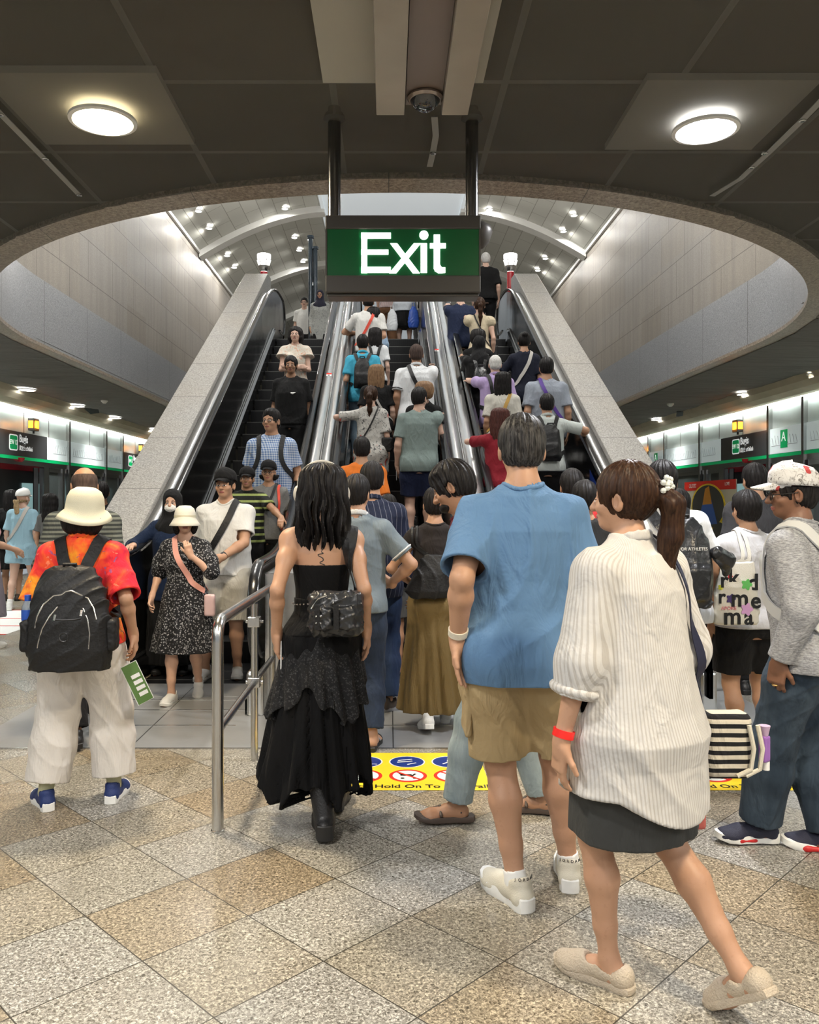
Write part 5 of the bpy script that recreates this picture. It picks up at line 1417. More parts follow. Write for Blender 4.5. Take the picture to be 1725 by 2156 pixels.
        if style in ('short', 'crop', 'bald', 'pony', 'ponylow', 'bun'):
            F.ell(H((0, .085, -.10)), (.10, .085, .085), R, .01, 'sub')
            for q in (1, -1): F.ell(H((q*.086, .0, -.022)), (.024, .026, .034), R, .006, 'sub')
            zl = -.074
            n = R @ A3((0, .25, -1)); F.clip(H((0, -.06, zl)), n) if style in ('short', 'crop', 'bald', 'bun') else None
        Ri = R; hc = s.hc
        def strands(x, y, z):
            px, py, pz = x-hc[0], y-hc[1], z-hc[2]; lx = Ri[0][0]*px+Ri[1][0]*py+Ri[2][0]*pz; ly = Ri[0][1]*px+Ri[1][1]*py+Ri[2][1]*pz; lz = Ri[0][2]*px+Ri[1][2]*py+Ri[2][2]*pz
            an = np.arctan2(lx, -(ly+.02)); w = 1.5*np.sin(lz*(22 if style != 'wavy' else 34)+3*an)
            return wave*(np.sin(an*17+w+2.)*.6+.4*np.sin(an*41+w*1.5))*(1 if style != 'wavy' else 1+2.2*np.clip(-lz*6, 0, 1))
        if style != 'bald': F.disp(strands)
        if hat: F.clip(H((0, 0, -.03 if style != 'short' and style != 'crop' else .03)), R @ A3((0, 0, 1)))
        s.Fhair = F
        return build_field(part, F, hh, m, s.root, s.s)
    def hijab(s, m, h=None, back=.30, front=.26):
        F = Field(); R = s.Rh; H = s.H
        F.ell(H((0, -.012, .016)), (.094, .112, .112), R, k=.02); F.ell(H((0, .012, -.055)), (.082, .086, .085), R, k=.03)
        n = s.neck
        F.cone(H((0, 0, -.07)), n+A3((0, 0, -.0)), .085, .11, .04); F.ell(n+A3((0, -.03, -.09)), (.15, .11, back*.5), k=.05); F.ell(n+A3((0, .06, -.10)), (.125, .085, front*.5), k=.05)
        for q in (1, -1): F.ell(s.sh[q]+A3((-q*.04, 0, .0)), (.09, .085, .06), k=.04)
        F.ell(H((0, .115, -.022)), (.056, .07, .082), R, .015, 'sub'); F.disp(wr(s.seed, .009, 1.6)); s.Fhair = F
        return build_field('headscarf', F, h or s.h*.8, m, s.root, s.s)
    def hat(s, kind, m, band=None):
        M4 = Matrix.Identity(4)
        for i in range(3):
            for j in range(3): M4[i][j] = s.Rh[i][j]
        b = MB(); n = 32; vs = []; fs = []
        if kind == 'sun': prof = [(0, .128), (.05, .124), (.082, .104), (.098, .07), (.103, .03), (.106, .0), (.122, -.02), (.138, -.038), (.15, -.058), (.146, -.061), (.12, -.026), (.10, -.005), (.085, .02), (.0, .118)]
        elif kind == 'bucket': prof = [(0, .122), (.05, .118), (.082, .092), (.094, .05), (.097, .01), (.12, -.03), (.14, -.06), (.137, -.063), (.09, .0), (.0, .11)]
        else: prof = [(0, .104), (.04, .100), (.072, .084), (.090, .055), (.095, .02), (.096, -.004), (.090, -.004), (.0, .10)]
        for (r, z) in prof:
            for k in range(n):
                a = 2*PI*k/n; ex = 1+.20*abs(math.sin(a))**1 if True else 1
                tilt = 0
                if kind == 'sun' and r > .11: tilt = .012*math.sin(2*a+.6)+(.022*math.sin(a)) 
                vs.append((r*math.cos(a), r*math.sin(a)*1.16-.012, z+(.014 if kind != 'cap' else .034+.012*math.sin(a))+tilt))
        for i in range(len(prof)-1):
            for k in range(n): fs.append((i*n+k, i*n+(k+1) % n, (i+1)*n+(k+1) % n, (i+1)*n+k))
        vs = [tuple((s.H(v))*s.s) for v in vs]; b.add(vs, fs)
        o = b.build('cap' if kind == 'cap' else 'hat', m, s.root, 'all')
        if kind == 'cap':
            b = MB(); vs = []; 
            for j in range(6):
                for k in range(13):
                    a = PI*(k-6)/6*.42; rr = .088+.015*j; q_ = j/5; vs.append((math.sin(a)*(.088-.006*j)*(1), (math.cos(a)*.098+.082*q_*max(0, math.cos(a*1.15)))-.004, .046-.016*q_*1.+.006*math.cos(a*2)-.012*abs(math.sin(a))*q_))
            fs = [(j*13+k, j*13+k+1, (j+1)*13+k+1, (j+1)*13+k) for j in range(5) for k in range(12)]
            vs = vs+[(x, y, z-.005) for x, y, z in vs]; N_ = 78
            fs += [(N_+j*13+k, N_+(j+1)*13+k, N_+(j+1)*13+k+1, N_+j*13+k+1) for j in range(5) for k in range(12)]
            edge = [5*13+k for k in range(13)]; fs += [(edge[k], edge[k+1], edge[k+1]+N_, edge[k]+N_) for k in range(12)]
            b.add([tuple(s.H(v)*s.s) for v in vs], fs); b.build('cap_peak', m if band is None else band, s.root, 'all')
        elif band:
            b = MB(); vs = []
            for (r, z) in ((.0975, .004), (.0985, .03)):
                for k in range(n): a = 2*PI*k/n; vs.append(tuple(s.H((r*math.cos(a), r*math.sin(a)*1.14-.012, z+.018))*s.s))
            b.add(vs, [(k, (k+1) % n, n+(k+1) % n, n+k) for k in range(n)]); b.build('hat_band', band, s.root, 'all')
        return o
    def tube_h(s, pts, r, m, name, closed=False, seg=8, parent=None):
        b = MB(); b.tube([tuple(s.H(p)*s.s) for p in pts], r*s.s, seg, closed); return b.build(name, m, parent or s.root, True)
    def glasses(s, m='black', dark=False):
        b = MB()
        for q in (1, -1):
            ring = [tuple(s.H((q*.029+.021*math.cos(k*PI/8), .101-.006*abs(math.cos(k*PI/8)), -.012+.0165*math.sin(k*PI/8)))*s.s) for k in range(16)]
            b.tube(ring, .0022*s.s, 6, True)
            b.tube([tuple(s.H(p)*s.s) for p in ((q*.05, .097, -.006), (q*.074, .05, -.004), (q*.08, -.005, -.002))], .0022*s.s, 6)
        b.tube([tuple(s.H(p)*s.s) for p in ((-.009, .104, -.008), (0, .107, -.006), (.009, .104, -.008))], .002*s.s, 6)
        o = b.build('glasses', m, s.root, True)
        if dark:
            for q in (1, -1):
                b = MB(); b.add([tuple(s.H((q*.029+.021*math.cos(k*PI/8), .1015, -.012+.0165*math.sin(k*PI/8)))*s.s) for k in range(16)], [tuple(range(16))]); b.build('lens', 'glass_dark', o)
        return o
    def mask(s, m='white_film'):
        F = Field(); F.ell(s.H((0, .040, -.056)), (.068, .068, .050), s.Rh, k=.02); F.shell(.006); F.clip(s.H((0, .045, 0)), s.Rh @ A3((0, -1, 0))); F.clip(s.H((0, 0, -.022)), s.Rh @ A3((0, -.1, 1)))
        return build_field('face_mask', F, .005, m, s.root, s.s)
    # ---------------------------------------------------------------- straps that lie on the clothes
    def surf(s):
        F = Field(); F.P = list(s.F.P)
        parts = [s.F]+[f for f in (getattr(s, 'Ftop', None), getattr(s, 'Fbot', None)) if f]
        def ev(X):
            d = parts[0].eval(X)
            for f in parts[1:]:
                G_ = Field(); G_.P = f.P; G_.post = [p for p in f.post if p[0] == 'd']; d = np.minimum(d, G_.eval(X))
            return d
        return ev
    def project(s, pts, off, ev=None, it=8, only_out=True):
        ev = ev or s.surf(); X = np.array(pts, float); e = 1e-3
        for _ in range(it):
            d = ev(X); g = np.stack([(ev(X+np.eye(3)[i]*e)-ev(X-np.eye(3)[i]*e))/(2*e) for i in range(3)], 1); g /= (np.linalg.norm(g, axis=1)[:, None]+1e-9)
            m = off-d; 
            if only_out: m = np.where(m > 0, m, 0)
            X = X+g*np.clip(m, -.03, .03)[:, None]
        d = ev(X); g = np.stack([(ev(X+np.eye(3)[i]*e)-ev(X-np.eye(3)[i]*e))/(2*e) for i in range(3)], 1); g /= (np.linalg.norm(g, axis=1)[:, None]+1e-9)
        return X, g
    def ribbon(s, pts, wd, m, name, parent, off=.006, th=.004, n=28, snug=True, smooth=2, keep=(0, 0)):
        """pts in body coordinates; returns an object parented to 'parent' (whose frame equals the person's)"""
        P = np.array(pts, float); t = np.linspace(0, len(P)-1, n); i = np.clip(t.astype(int), 0, len(P)-2); f = (t-i)[:, None]
        def cr(i0): return P[np.clip(i0, 0, len(P)-1)]
        p0, p1, p2, p3 = cr(i-1), cr(i), cr(i+1), cr(i+2)
        X = .5*((2*p1)+(-p0+p2)*f+(2*p0-5*p1+4*p2-p3)*f**2+(-p0+3*p1-3*p2+p3)*f**3)
        ev = s.surf(); X2, g = s.project(X, off, ev, only_out=not snug)
        if keep[0]: X2[:keep[0]] = X[:keep[0]]
        if keep[1]: X2[-keep[1]:] = X[-keep[1]:]
        for _ in range(smooth):
            X2[1:-1] = .5*X2[1:-1]+.25*(X2[:-2]+X2[2:]); g[1:-1] = .5*g[1:-1]+.25*(g[:-2]+g[2:])
        X2, g2 = s.project(X2, off*.8, ev, it=2); vs = []
        for k in range(n):
            d = unit(X2[min(k+1, n-1)]-X2[max(k-1, 0)]); gg = unit(g[k]-d*(g[k] @ d)); w_ = np.cross(d, gg)*wd/2
            vs += [(X2[k]-w_)*s.s, (X2[k]+w_)*s.s, (X2[k]+w_+gg*th)*s.s, (X2[k]-w_+gg*th)*s.s]
        fs = [(4*k+a, 4*k+(a+1) % 4, 4*k+4+(a+1) % 4, 4*k+4+a) for k in range(n-1) for a in range(4)]+[(3, 2, 1, 0), tuple(4*(n-1)+a for a in range(4))]
        b = MB(); b.add([tuple(v) for v in vs], fs); return b.build(name, m, parent, True)
    def item(s, name, label, cat, group=None):
        """a top-level thing that shares the person's frame (bag, phone ...)"""
        return empty(name, tuple(s.loc), s.yaw, label, cat, group)
    def sling(s, m, wd, label, side=1, bag=None, bagm='bag_black', name='sling_bag', hipz=.95, back=True, hs=(.07, .03, .09)):
        """strap from one shoulder to the opposite hip; side = shoulder carrying the strap"""
        t = s.item(name, label, 'bag'); q = side; c = s.c(1.2); nk = s.neck
        X = lambda x, y, z: (x+s.c(z)[0], y+s.c(z)[1], z)
        bb = .12*s.bw+.03
        bk = [X(q*.085, -.02, 1.47), X(q*.06, -bb, 1.36), X(-q*.02, -bb-.01, 1.2), X(-q*.10, -bb+.01, 1.08), X(-q*.16*s.bw, -.06, hipz)]
        ft = [X(q*.085, -.02, 1.47), X(q*.06, bb-.02, 1.36), X(-q*.02, bb, 1.2), X(-q*.10, bb-.01, 1.08), X(-q*.16*s.bw, .05, hipz)]
        s.ribbon(bk, wd, m, 'strap', t, .008); s.ribbon(ft, wd, m, 'strap', t, .008)
        if bag != False:
            F = Field(); yy = bag[1] if bag else .02; xx = bag[0] if bag else -q*.215*s.bw; zz = bag[2] if bag else hipz-.03
            F.box((xx, yy, zz), hs, .02, k=.01); F.disp(wr(s.seed+5, .004, 2)); build_field('bag_body', F, max(.006, s.h), bagm, t, s.s)
        return t
    def backpack(s, label, m='bag_black', w=.15, hh=.21, dp=.075, zc=1.20, strapm=None, h=None, pocket=True, straps=True, low=None, sw=.045, ex=2.8):
        t = s.item('backpack', label, 'backpack'); F = Field(); cy = -.115*s.bw**1.3-.03-dp; cx = s.c(zc)[0]; cy += s.c(zc)[1]
        F.loft([(zc-hh, w*.92, dp*.9, cx, cy), (zc-hh*.6, w*1.0, dp, cx, cy-.005), (zc, w*.98, dp*1.0, cx, cy), (zc+hh*.6, w*.86, dp*.8, cx, cy+.012), (zc+hh, w*.60, dp*.5, cx, cy+.03), (zc+hh+.02, w*.42, dp*.35, cx, cy+.035)], ex=ex, k=.01)
        if pocket: F.box((cx, cy-dp*.85, zc-hh*.42), (w*.72, dp*.42, hh*.42), .03, k=.018)
        F.disp(wr(s.seed+9, .009, 2.2)); hx = h or max(s.h, .007); build_field('bag_body', F, hx, m, t, s.s); s.Fbag = F
        if straps:
            for q in (1, -1):
                X = lambda x, y, z: (x+s.c(z)[0], y+s.c(z)[1], z); bb = .115*s.bw+.03
                s.ribbon([(cx+q*.05, cy+dp*.3, zc+hh*.82), X(q*.085, -bb, 1.40), X(q*.105, -.03, 1.462), X(q*.115, bb-.02, 1.36), X(q*.13, bb, 1.22), X(q*.165*s.bw, .05, 1.10), X(q*.15*s.bw, -bb, 1.04)], sw, strapm or m, 'strap', t, .008, .008, 32)
            b = MB(); b.tube([tuple(A3(p)*s.s) for p in ((cx-.035, cy+.03, zc+hh-.01), (cx-.03, cy+.01, zc+hh+.03), (cx+.03, cy+.01, zc+hh+.03), (cx+.035, cy+.03, zc+hh-.01))], .009*s.s, 8); b.build('handle', strapm or m, t, True)
        return t

# ================================================================== the crowd
def WX(px, Y): return (px-CX0)*Y/FPX
def WZ(py, Y): return EYE-(py-CY0)*Y/FPX
def EL(px, py, target=1.65, hat=0.):
    """place on an escalator tread so that the head lands right"""
    best = None
    for k in range(0, NST+1):
        Y = YN+k*RUN+RUN/2-.03; Z = k*RISE+.005; ht = ((CY0-py)*Y/FPX+EYE-Z-hat)/1.012
        if best is None or abs(ht-target) < abs(best[2]-target): best = (Y, Z, ht)
    Y, Z, ht = best; ht = min(max(ht, target-.09), target+.09)
    return (WX(px, Y), Y, Z), ht
def rail_hand(xc, s, Y, back=False):
    """pose for a hand resting on a handrail; person faces away (yaw 0) or towards the camera"""
    up = RISE/RUN if YN < Y < YT else 0.
    z = rail_z(Y)+.035+.032
    d = (0, -1 if back else 1, (-up if back else up)); 
    return dict(ww=(xc+s*HW, Y, z), d=d if not back else (0, 1, -up), n=(0, 0, -1), curl=.5)
N1 = dict(h=.0055, fine=.0032); N2 = dict(h=.007, fine=.004); N3 = dict(h=.0095, fine=.0052); N4 = dict(h=.013, fine=.0075)
K = fabric
GE1, GE2, GE3 = 'people coming down the left escalator', 'people riding up the middle escalator', 'people riding up the right escalator'

# ---- man in the blue T-shirt
X0, Y0 = .475, 3.05
P = Person((X0, Y0, 0), 0, 1.755, 'tall man seen from behind in a blue T-shirt and khaki cargo shorts', 'm', 1.06, 1, **N1, sw=.95, lean=(.02, .0), head=(-.02, -.12, 0), face=False,
           legs={-1: dict(a=(-.015, -.06, .085), yaw=.42), 1: dict(a=(.205, .09, .085), yaw=-.12)},
           arms={-1: dict(ww=(WX(963, 3.0), 2.98, WZ(1345, 3.0)), pole=(-.22, -1, 0), d=(.1, .05, -1), n=(.75, -.5, 0), curl=.22), 1: dict(w=(.27, .10, .88), pole=(.2, -1, 0), n=(-1, .2, 0))})
P.top_(K('blue_tee', (.105, .205, .36)), .86, .785, .024, .040, fold=.012, se=.016, sf=.026, straight=.9)
P.pants(K('khaki', (.37, .275, .145)), .455, .022, .028, name='shorts', fold=.009)
for q in (-1,):
    F = Field(); hip, kn = P.leg[q][0], P.leg[q][1]; c = hip+(kn-hip)*.55+A3((q*.108, 0, 0)); F.box(c, (.014, .07, .085), .012); F.box(c+A3((0, 0, .085)), (.018, .075, .022), .008); F.disp(wr(4, .004, 2)); build_field('cargo_pocket', F, .006, 'cloth_khaki', P.root, P.s)
P.hair('short', 'hair_grey', wave=.0035, vol=1.15)
P.shoes('shoe_cream', 'sole_white', thick=.038, sock='white_film', sockz=.085)
w = P.arm[-1][2]; F = Field(); dr = unit(P.arm[-1][2]-P.arm[-1][1])
b = MB(); b.tube([tuple((w-dr*.035+dr*t)*P.s) for t in (-.012, .012)], .036*P.s, 20); b.build('wristwatch_strap', 'shoe_cream', P.root, True)
for q, tx in ((-1, 'JORDAN'), (1, 'JORDAN')):
    Fp, R = P.foot_pts(q)
    for i, ch in enumerate(tx):
        a = -PI/2+(i-2.5)*.36; p = Fp((.0435*math.cos(a), -.024+.0435*math.sin(a), .112)); o = text(ch, 'lettering', 'black', .015, tuple(p*P.s), (PI/2, 0, a+PI/2+P.leg[q][3]['yaw']), P.root, .001)
BLUE = P

# ---- woman in the striped white shirt
P = Person((.735, 2.46, 0), .62, 1.555, 'woman with a brown ponytail walking left in a loose white striped shirt and dark skirt', 'f', 1.12, 1, **N1, lean=(0, .03), head=(.35, 0, 0), sw=1.08,
           legs={-1: dict(a=(-.045, .07, .085), yaw=.22), 1: dict(a=(.12, -.30, .165), yaw=-.1, pitch=-.62)},
           arms={-1: dict(ww=(WX(1182, 2.33), 2.33, WZ(1565, 2.33)), pole=(-.4, -1, 0), d=(.0, .12, -1), n=(1, -.3, 0), curl=.5), 1: dict(w=(.22, .16, .93), pole=(.3, -1, 0), n=(-1, 0, 0))})
P.top_(K('white_stripe', (.56, .55, .535), 'thin', c2=(.33, .30, .265)), 1.42, .60, .046, .085, fold=.011, hc_=.075, se=.032, sf=.02, collar='cloth_white_stripe', neck=.062, straight=1., cuff=('cloth_white_stripe', .016))
P.skirt(K('dark_skirt', (.045, .046, .044)), .525, e=.022, flare=.03, fold=.004)
P.hair('pony', 'hair_brown', .34, wave=.004, tail=[(0, -.125, .03), (.005, -.16, -.02), (.015, -.15, -.13), (.02, -.125, -.24), (.025, -.11, -.34)], vol=1.1)
P.shoes('shoe_beige', 'shoe_beige', 'flat', thick=.02)
w = P.arm[-1][2]; dr = unit(P.arm[-1][2]-P.arm[-1][1])
b = MB(); b.tube([tuple((w-dr*.03+dr*t)*P.s) for t in (-.012, .012)], .034*P.s, 20); b.build('wristwatch_strap', mat('watch_red', (.8, .02, .015), .4), P.root, True)
b = MB(); p = P.H((0, -.135, .035))
for k in range(7):
    a = k*PI/3.5; [b.lathe([(.0001, .009), (.0065, .0065), (.009, 0), (.0065, -.0065), (.0001, -.009)], tuple((p+A3((rr*math.cos(a), -.02+.01*rr/.024, rr*math.sin(a)*1.25)))*P.s), 8) for rr in (.024, .010)]
b.build('hair_clip', mat('pearl', (.6, .62, .58), .25), P.root, True)
t = P.item('striped_shoulder_bag', 'black and white striped bag on a navy strap beside the ponytail woman', 'bag')
bc = P.to_local((WX(1527, 2.62), 2.62, WZ(1566, 2.62)))
P.ribbon([(.07, .03, 1.45), (.10, -.09, 1.36), (.17, -.13, 1.2), (.24, -.10, 1.0), (bc[0]+.05, bc[1]-.03, bc[2]+.12)], .034, 'strap_navy', 'strap', t, .010, n=30)
F = Field(); R = rotm(-.62); F.box(bc, (.082, .05, .115), .03, R); F.disp(wr(3, .003)); build_field('bag_body', F, .006, K('bag_stripe', (.62, .57, .47), 'hstripe2', c2=(.012, .012, .014), sc_=1.15), t, P.s)
for dx in (.02, .05): b = MB(); b.tube([tuple((bc+R @ A3(q))*P.s) for q in ((dx+.04, -.055, .08), (dx+.055, -.06, .0), (dx+.045, -.06, -.07), (dx+.0, -.055, -.095))], .008*P.s, 8); b.build('trim_strip', 'shoe_cream', t, True)
t = P.item('key_pendant', 'purple lavender pendant hanging from the striped bag', 'pendant'); c = bc+R @ A3((.12, -.04, .0))
b = MB(); b.box(*(np.array(c)-A3((.018, .014, .05)))*P.s, *(np.array(c)+A3((.018, .014, .04)))*P.s); bevel(b.build('bottle_holder', mat('lavender', (.28, .12, .42), .5), t), .006)
b = MB(); b.tube([tuple((c+A3((0, 0, z)))*P.s) for z in (.04, .075)], [.012*P.s, .02*P.s], 10); b.build('tassel', mat('lilac', (.5, .35, .5), .7), t, True)
b = MB(); b.tube([tuple((c+A3((.01, 0, z)))*P.s) for z in (-.05, -.08)], .012*P.s, 10); b.build('cap', 'white_film', t, True)
t = P.item('pouch', 'dusty red pouch hanging below the shirt hem of the ponytail woman', 'pouch'); c = P.to_local((WX(1462, 2.6), 2.6, WZ(1712, 2.6)))
F = Field(); F.box(c, (.038, .018, .055), .012, R); build_field('pouch_body', F, .006, mat('dusty_red', (.42, .10, .085), .6), t, P.s)

# ---- woman in black, strapless top
P = Person((-.30, 3.72, 0), .04, 1.60, 'woman in a black strapless top and long ragged black skirt with a back tattoo', 'f', .95, 1, **N1, head=(.12, -.02, 0), face=False, sw=1.0,
           legs={-1: dict(a=(.02, -.16, .10), yaw=.05), 1: dict(a=(.07, .20, .10), yaw=-.1)},
           arms={-1: dict(ww=(WX(583, 3.66), 3.66, WZ(1335, 3.66)), pole=(-.12, -1, 0), d=(0, .1, -1), n=(1, .2, 0), curl=.5, thumb=(0, 1, 0)), 1: dict(ww=(WX(771, 3.66), 3.70, WZ(1325, 3.66)), pole=(.12, -1, 0), d=(.05, .1, -1), n=(-1, -.2, 0), curl=.45)})
P.top_(K('black_top', (.005, .005, .0055), rough=.8, spec=.15), 0, .93, .006, .0, strapless=1.262, fold=.002, straight=0., name='tube_top')
P.skirt(K('black_skirt', (.005, .005, .0055), rough=.8, spec=.15), .20, 1.10, .012, .16, nf=13, fold=.020, sway=(-.05, 0), rag=.055, b_ratio=.8)
F = Field(); 
S2 = Field(); rows = [(1.0, .155, .11, 0, 0), (.86, .19, .15, 0, -.01), (.66, .225, .18, -.01, 0), (.52, .25, .20, -.02, 0)]; S2.loft(rows, k=.01)
S2.disp(lambda x, y, z: .016*np.clip((1.-z)/.4, 0, 1)*np.sin(15*np.arctan2(y, x)+np.sin(z*9)*1.3)); S2.shell(.011); S2.clipfn(lambda x, y, z: (.60+.07*np.sin(3*np.arctan2(y, x)+1)+.03*np.sin(9*np.arctan2(y, x)))-z); S2.clip((0, 0, .99), (0, 0, 1))
build_field('skirt_overlay', S2, .0055, K('black_lace', (.013, .013, .014), 'floral', c2=(.05, .05, .05), sc_=.6), P.root, P.s)
P.hair('wavy', 'hair_black', .24, wave=.0085, vol=1.10)
P.shoes('shoe_black', 'sole_black', 'boot', thick=.035)
b = MB()   # chain at the waist
for k in range(40): a = 2*PI*k/40; b.tube([(( .142*math.cos(a+.03*j))*P.s, (.108*math.sin(a+.03*j)-.005)*P.s, (1.085+.012*math.cos(a))*P.s) for j in range(3)], .0035*P.s, 5)
b.build('waist_chain', 'zip_silver', P.root, True)
tp = [(0, 1.385), (.014, 1.375), (-.006, 1.36), (.012, 1.345), (-.016, 1.335), (-.004, 1.318), (.016, 1.312), (-.010, 1.298), (.012, 1.285), (-.008, 1.27), (.004, 1.255), (-.002, 1.235)]
X_, g_ = P.project([(x+.004, -.12, z-.02) for x, z in tp], .0012, P.F.eval, it=14, only_out=False); t_ = np.linspace(0, len(tp)-1, 60); C = np.stack([np.interp(t_, range(len(tp)), X_[:, i]) for i in range(3)], 1); C[:, 0] += .006*np.sin(t_*4.)
b = MB(); b.tube([tuple(c*P.s) for c in P.project(C, .0008, P.F.eval, it=6, only_out=False)[0]], .0022*P.s, 5); b.build('tattoo', mat('ink', (.03, .03, .032), .6), P.root, True)
t = P.item('headphones', 'cream over-ear headphones worn by the woman in black', 'headphones'); pl = [(.099*math.sin(a), -.01, .02+.103*math.cos(a)) for a in [PI*(-100+200*i/16)/180 for i in range(17)]]
P.tube_h([(p[0]*1.12, p[1], p[2]*1.12) for p in pl], .0085, mat('phone_cream', (.55, .52, .45), .35), 'headband', parent=t)
for q in (1, -1): F = Field(); F.ell(P.H((q*.116, -.005, -.02)), (.022, .034, .042), P.Rh); build_field('ear_cup', F, .004, 'phone_cream', t, P.s)
t = P.item('shoulder_bag', 'black crinkled nylon shoulder bag with buckles on the back of the woman in black', 'bag')
bc = P.to_local((WX(708, 3.5), 3.5, WZ(1292, 3.5)))
P.ribbon([(.115, .05, 1.42), (.125, -.04, 1.44), (.10, -.12, 1.34), (.085, -.14, 1.22), (bc[0]-.02, bc[1]+.03, bc[2]+.09)], .042, 'bag_black', 'strap', t, .006)
P.ribbon([(.145, .05, 1.41), (.155, -.04, 1.42), (.145, -.11, 1.30), (.14, -.14, 1.20), (bc[0]+.05, bc[1]+.02, bc[2]+.09)], .036, 'bag_black', 'strap', t, .006)
F = Field(); F.box(bc, (.128, .055, .108), .05, k=.02); F.box(bc+A3((-.055, -.045, -.015)), (.045, .03, .055), .022, k=.012); F.box(bc+A3((.045, -.045, -.015)), (.045, .03, .055), .022, k=.012); F.disp(wr(31, .012, 3.2)); F.disp(wr(12, .006, 6)); build_field('bag_body', F, .0045, 'bag_nylon', t, P.s)
for dx in (-.085, .0): b = MB(); b.box(*((bc+A3((dx-.01, -.085, -.06)))*P.s), *((bc+A3((dx+.014, -.078, .05)))*P.s)); b.build('buckle_strap', 'bag_black', t)
for dx, dz in ((-.095, .0), (-.075, .0), (-.095, -.03), (-.075, -.03), (-.02, .06)): F = Field(); F.ell(bc+A3((dx+.008, -.088, dz)), (.0055, .003, .0055)); build_field('stud', F, .003, 'zip_silver', t, P.s)
b = MB(); b.tube([tuple((bc+A3(q))*P.s) for q in ((-.11, -.05, .03), (-.08, -.06, .075), (-.04, -.06, .09))], .003, 6); b.build('zip', 'zip_silver', t, True)
t = P.item('mobile_phone', 'pale mobile phone in the left hand of the woman in black', 'phone'); w_, d_ = P.arm[-1][2], P.arm[-1][3]; c = w_+d_*.10+P.arm[-1][4]*.022
F = Field(); F.box(c, (.004, .034, .07), .004); build_field('phone_body', F, .004, 'white_film', t, P.s)

# ---- woman with cream hat and black backpack
P = Person((-1.47, 3.98, 0), .10, 1.49, 'woman with a cream sun hat, orange batik shirt and white wide trousers seen from behind', 'f', 1.18, 1, **N1, face=False, head=(.05, -.05, .05), sw=1.0,
           legs={-1: dict(a=(-.19, -.04, .085), yaw=.5), 1: dict(a=(.155, .05, .085), yaw=-.05)},
           arms={-1: dict(w=(-.275, .03, .88), pole=(-.2, -1, 0), n=(1, 0, 0), curl=.3), 1: dict(ww=(WX(277, 3.95), 3.98, WZ(1338, 3.95)), pole=(.3, -1, 0), d=(.12, .15, -1), n=(-1, -.1, 0), curl=.75)})
P.top_(K('batik', (.7, .05, .03), 'batik'), .95, .90, .028, .04, fold=.007, se=.026, sf=.018, collar='cloth_batik', straight=.8)
P.pants(K('white_linen', (.66, .62, .57)), .93, .024, .050, fold=.008)
P.hair('bob', 'hair_black', .09, hat=True); P.hat('sun', mat('hat_cream', (.62, .585, .44), .8, bump=.3, bscale=350))
P.shoes('shoe_blue', 'sole_white', thick=.034, sock=K('sock_yellow', (.60, .58, .36)), sockz=.30)
t = P.backpack('large black backpack with silver zips on the woman in the cream hat', 'bag_black', .215, .26, .10, 1.06, h=.006, sw=.065, pocket=False, ex=2.4)
cy = -.115*1.18**1.3-.03-.10
def onbag(P, pts, r, m, nm, parent, dy=-.25):
    X = []
    for x, z in pts:
        y = -.60
        for _ in range(40):
            d = P.Fbag.eval([(x, y, z)])[0]
            if d < .0015: break
            y += max(d*.8, .001)
        X.append((x*P.s, y*P.s, z*P.s))
    b = MB(); b.tube(X, r, 6); return b.build(nm, m, parent, True)
onbag(P, [(-.15, 1.03), (-.14, 1.09), (-.11, 1.15), (-.06, 1.195), (-.02, 1.20), (0, 1.215), (.03, 1.22), (.07, 1.20), (.11, 1.18), (.14, 1.13), (.155, 1.07)], .0035, 'zip_silver', 'zip', t)
onbag(P, [(-.035, 1.14), (-.075, 1.09), (-.11, 1.03), (-.13, .96), (-.135, .93)], .003, 'zip_silver', 'zip', t)
onbag(P, [(.09, 1.13), (.115, 1.07), (.125, 1.0), (.12, .92)], .003, 'zip_silver', 'zip', t)
for x, z in ((-.045, 1.10), (.085, 1.12)): onbag(P, [(x, z), (x-.004, z-.03)], .006, 'zip_silver', 'zip_pull', t)
onbag(P, [(-.045, 1.075), (0, 1.072), (.05, 1.074), (.085, 1.08)], .004, 'black', 'pocket_seam', t)
onbag(P, [(.022*math.cos(a)+.0, .985+.022*math.sin(a)) for a in [2*PI*i/16 for i in range(17)]], .0035, 'bag_nylon', 'round_patch', t)
for q in (1, -1): F = Field(); F.box((q*.215, cy+.02, .98), (.028, .06, .085), .02); F.disp(wr(8+q, .006, 3)); build_field('side_pocket', F, .006, 'bag_black', t, P.s)
t = P.item('water_bottle', 'clear water bottle with blue cap in the backpack side pocket', 'bottle'); b = MB(); c = A3((-.215, cy+.02, 1.0))
b.lathe([(.03*P.s, 0), (.031*P.s, .1*P.s), (.03*P.s, .13*P.s), (.014*P.s, .165*P.s)], tuple(c*P.s), 16); b.build('bottle_body', mat('pet', (.55, .65, .75), .08, trans=.6, spec=.8), t, True)
b = MB(); b.lathe([(.032*P.s, .06*P.s), (.0325*P.s, .115*P.s)], tuple(c*P.s), 16); b.build('bottle_label', mat('label_blue', (.02, .08, .4), .4), t, True)
b = MB(); b.lathe([(.0165*P.s, .160*P.s), (.0165*P.s, .19*P.s), (.001, .192*P.s)], tuple(c*P.s), 16); b.build('bottle_cap', 'label_blue', t, True)
t = P.item('brochure', 'folded green and white brochure in the right hand of the woman in the cream hat', 'brochure')
c = P.to_local((WX(289, 3.93), 3.93, WZ(1438, 3.93))); Rb = rotm(.3, 0, .0) @ rotm(0, 0, -.42)
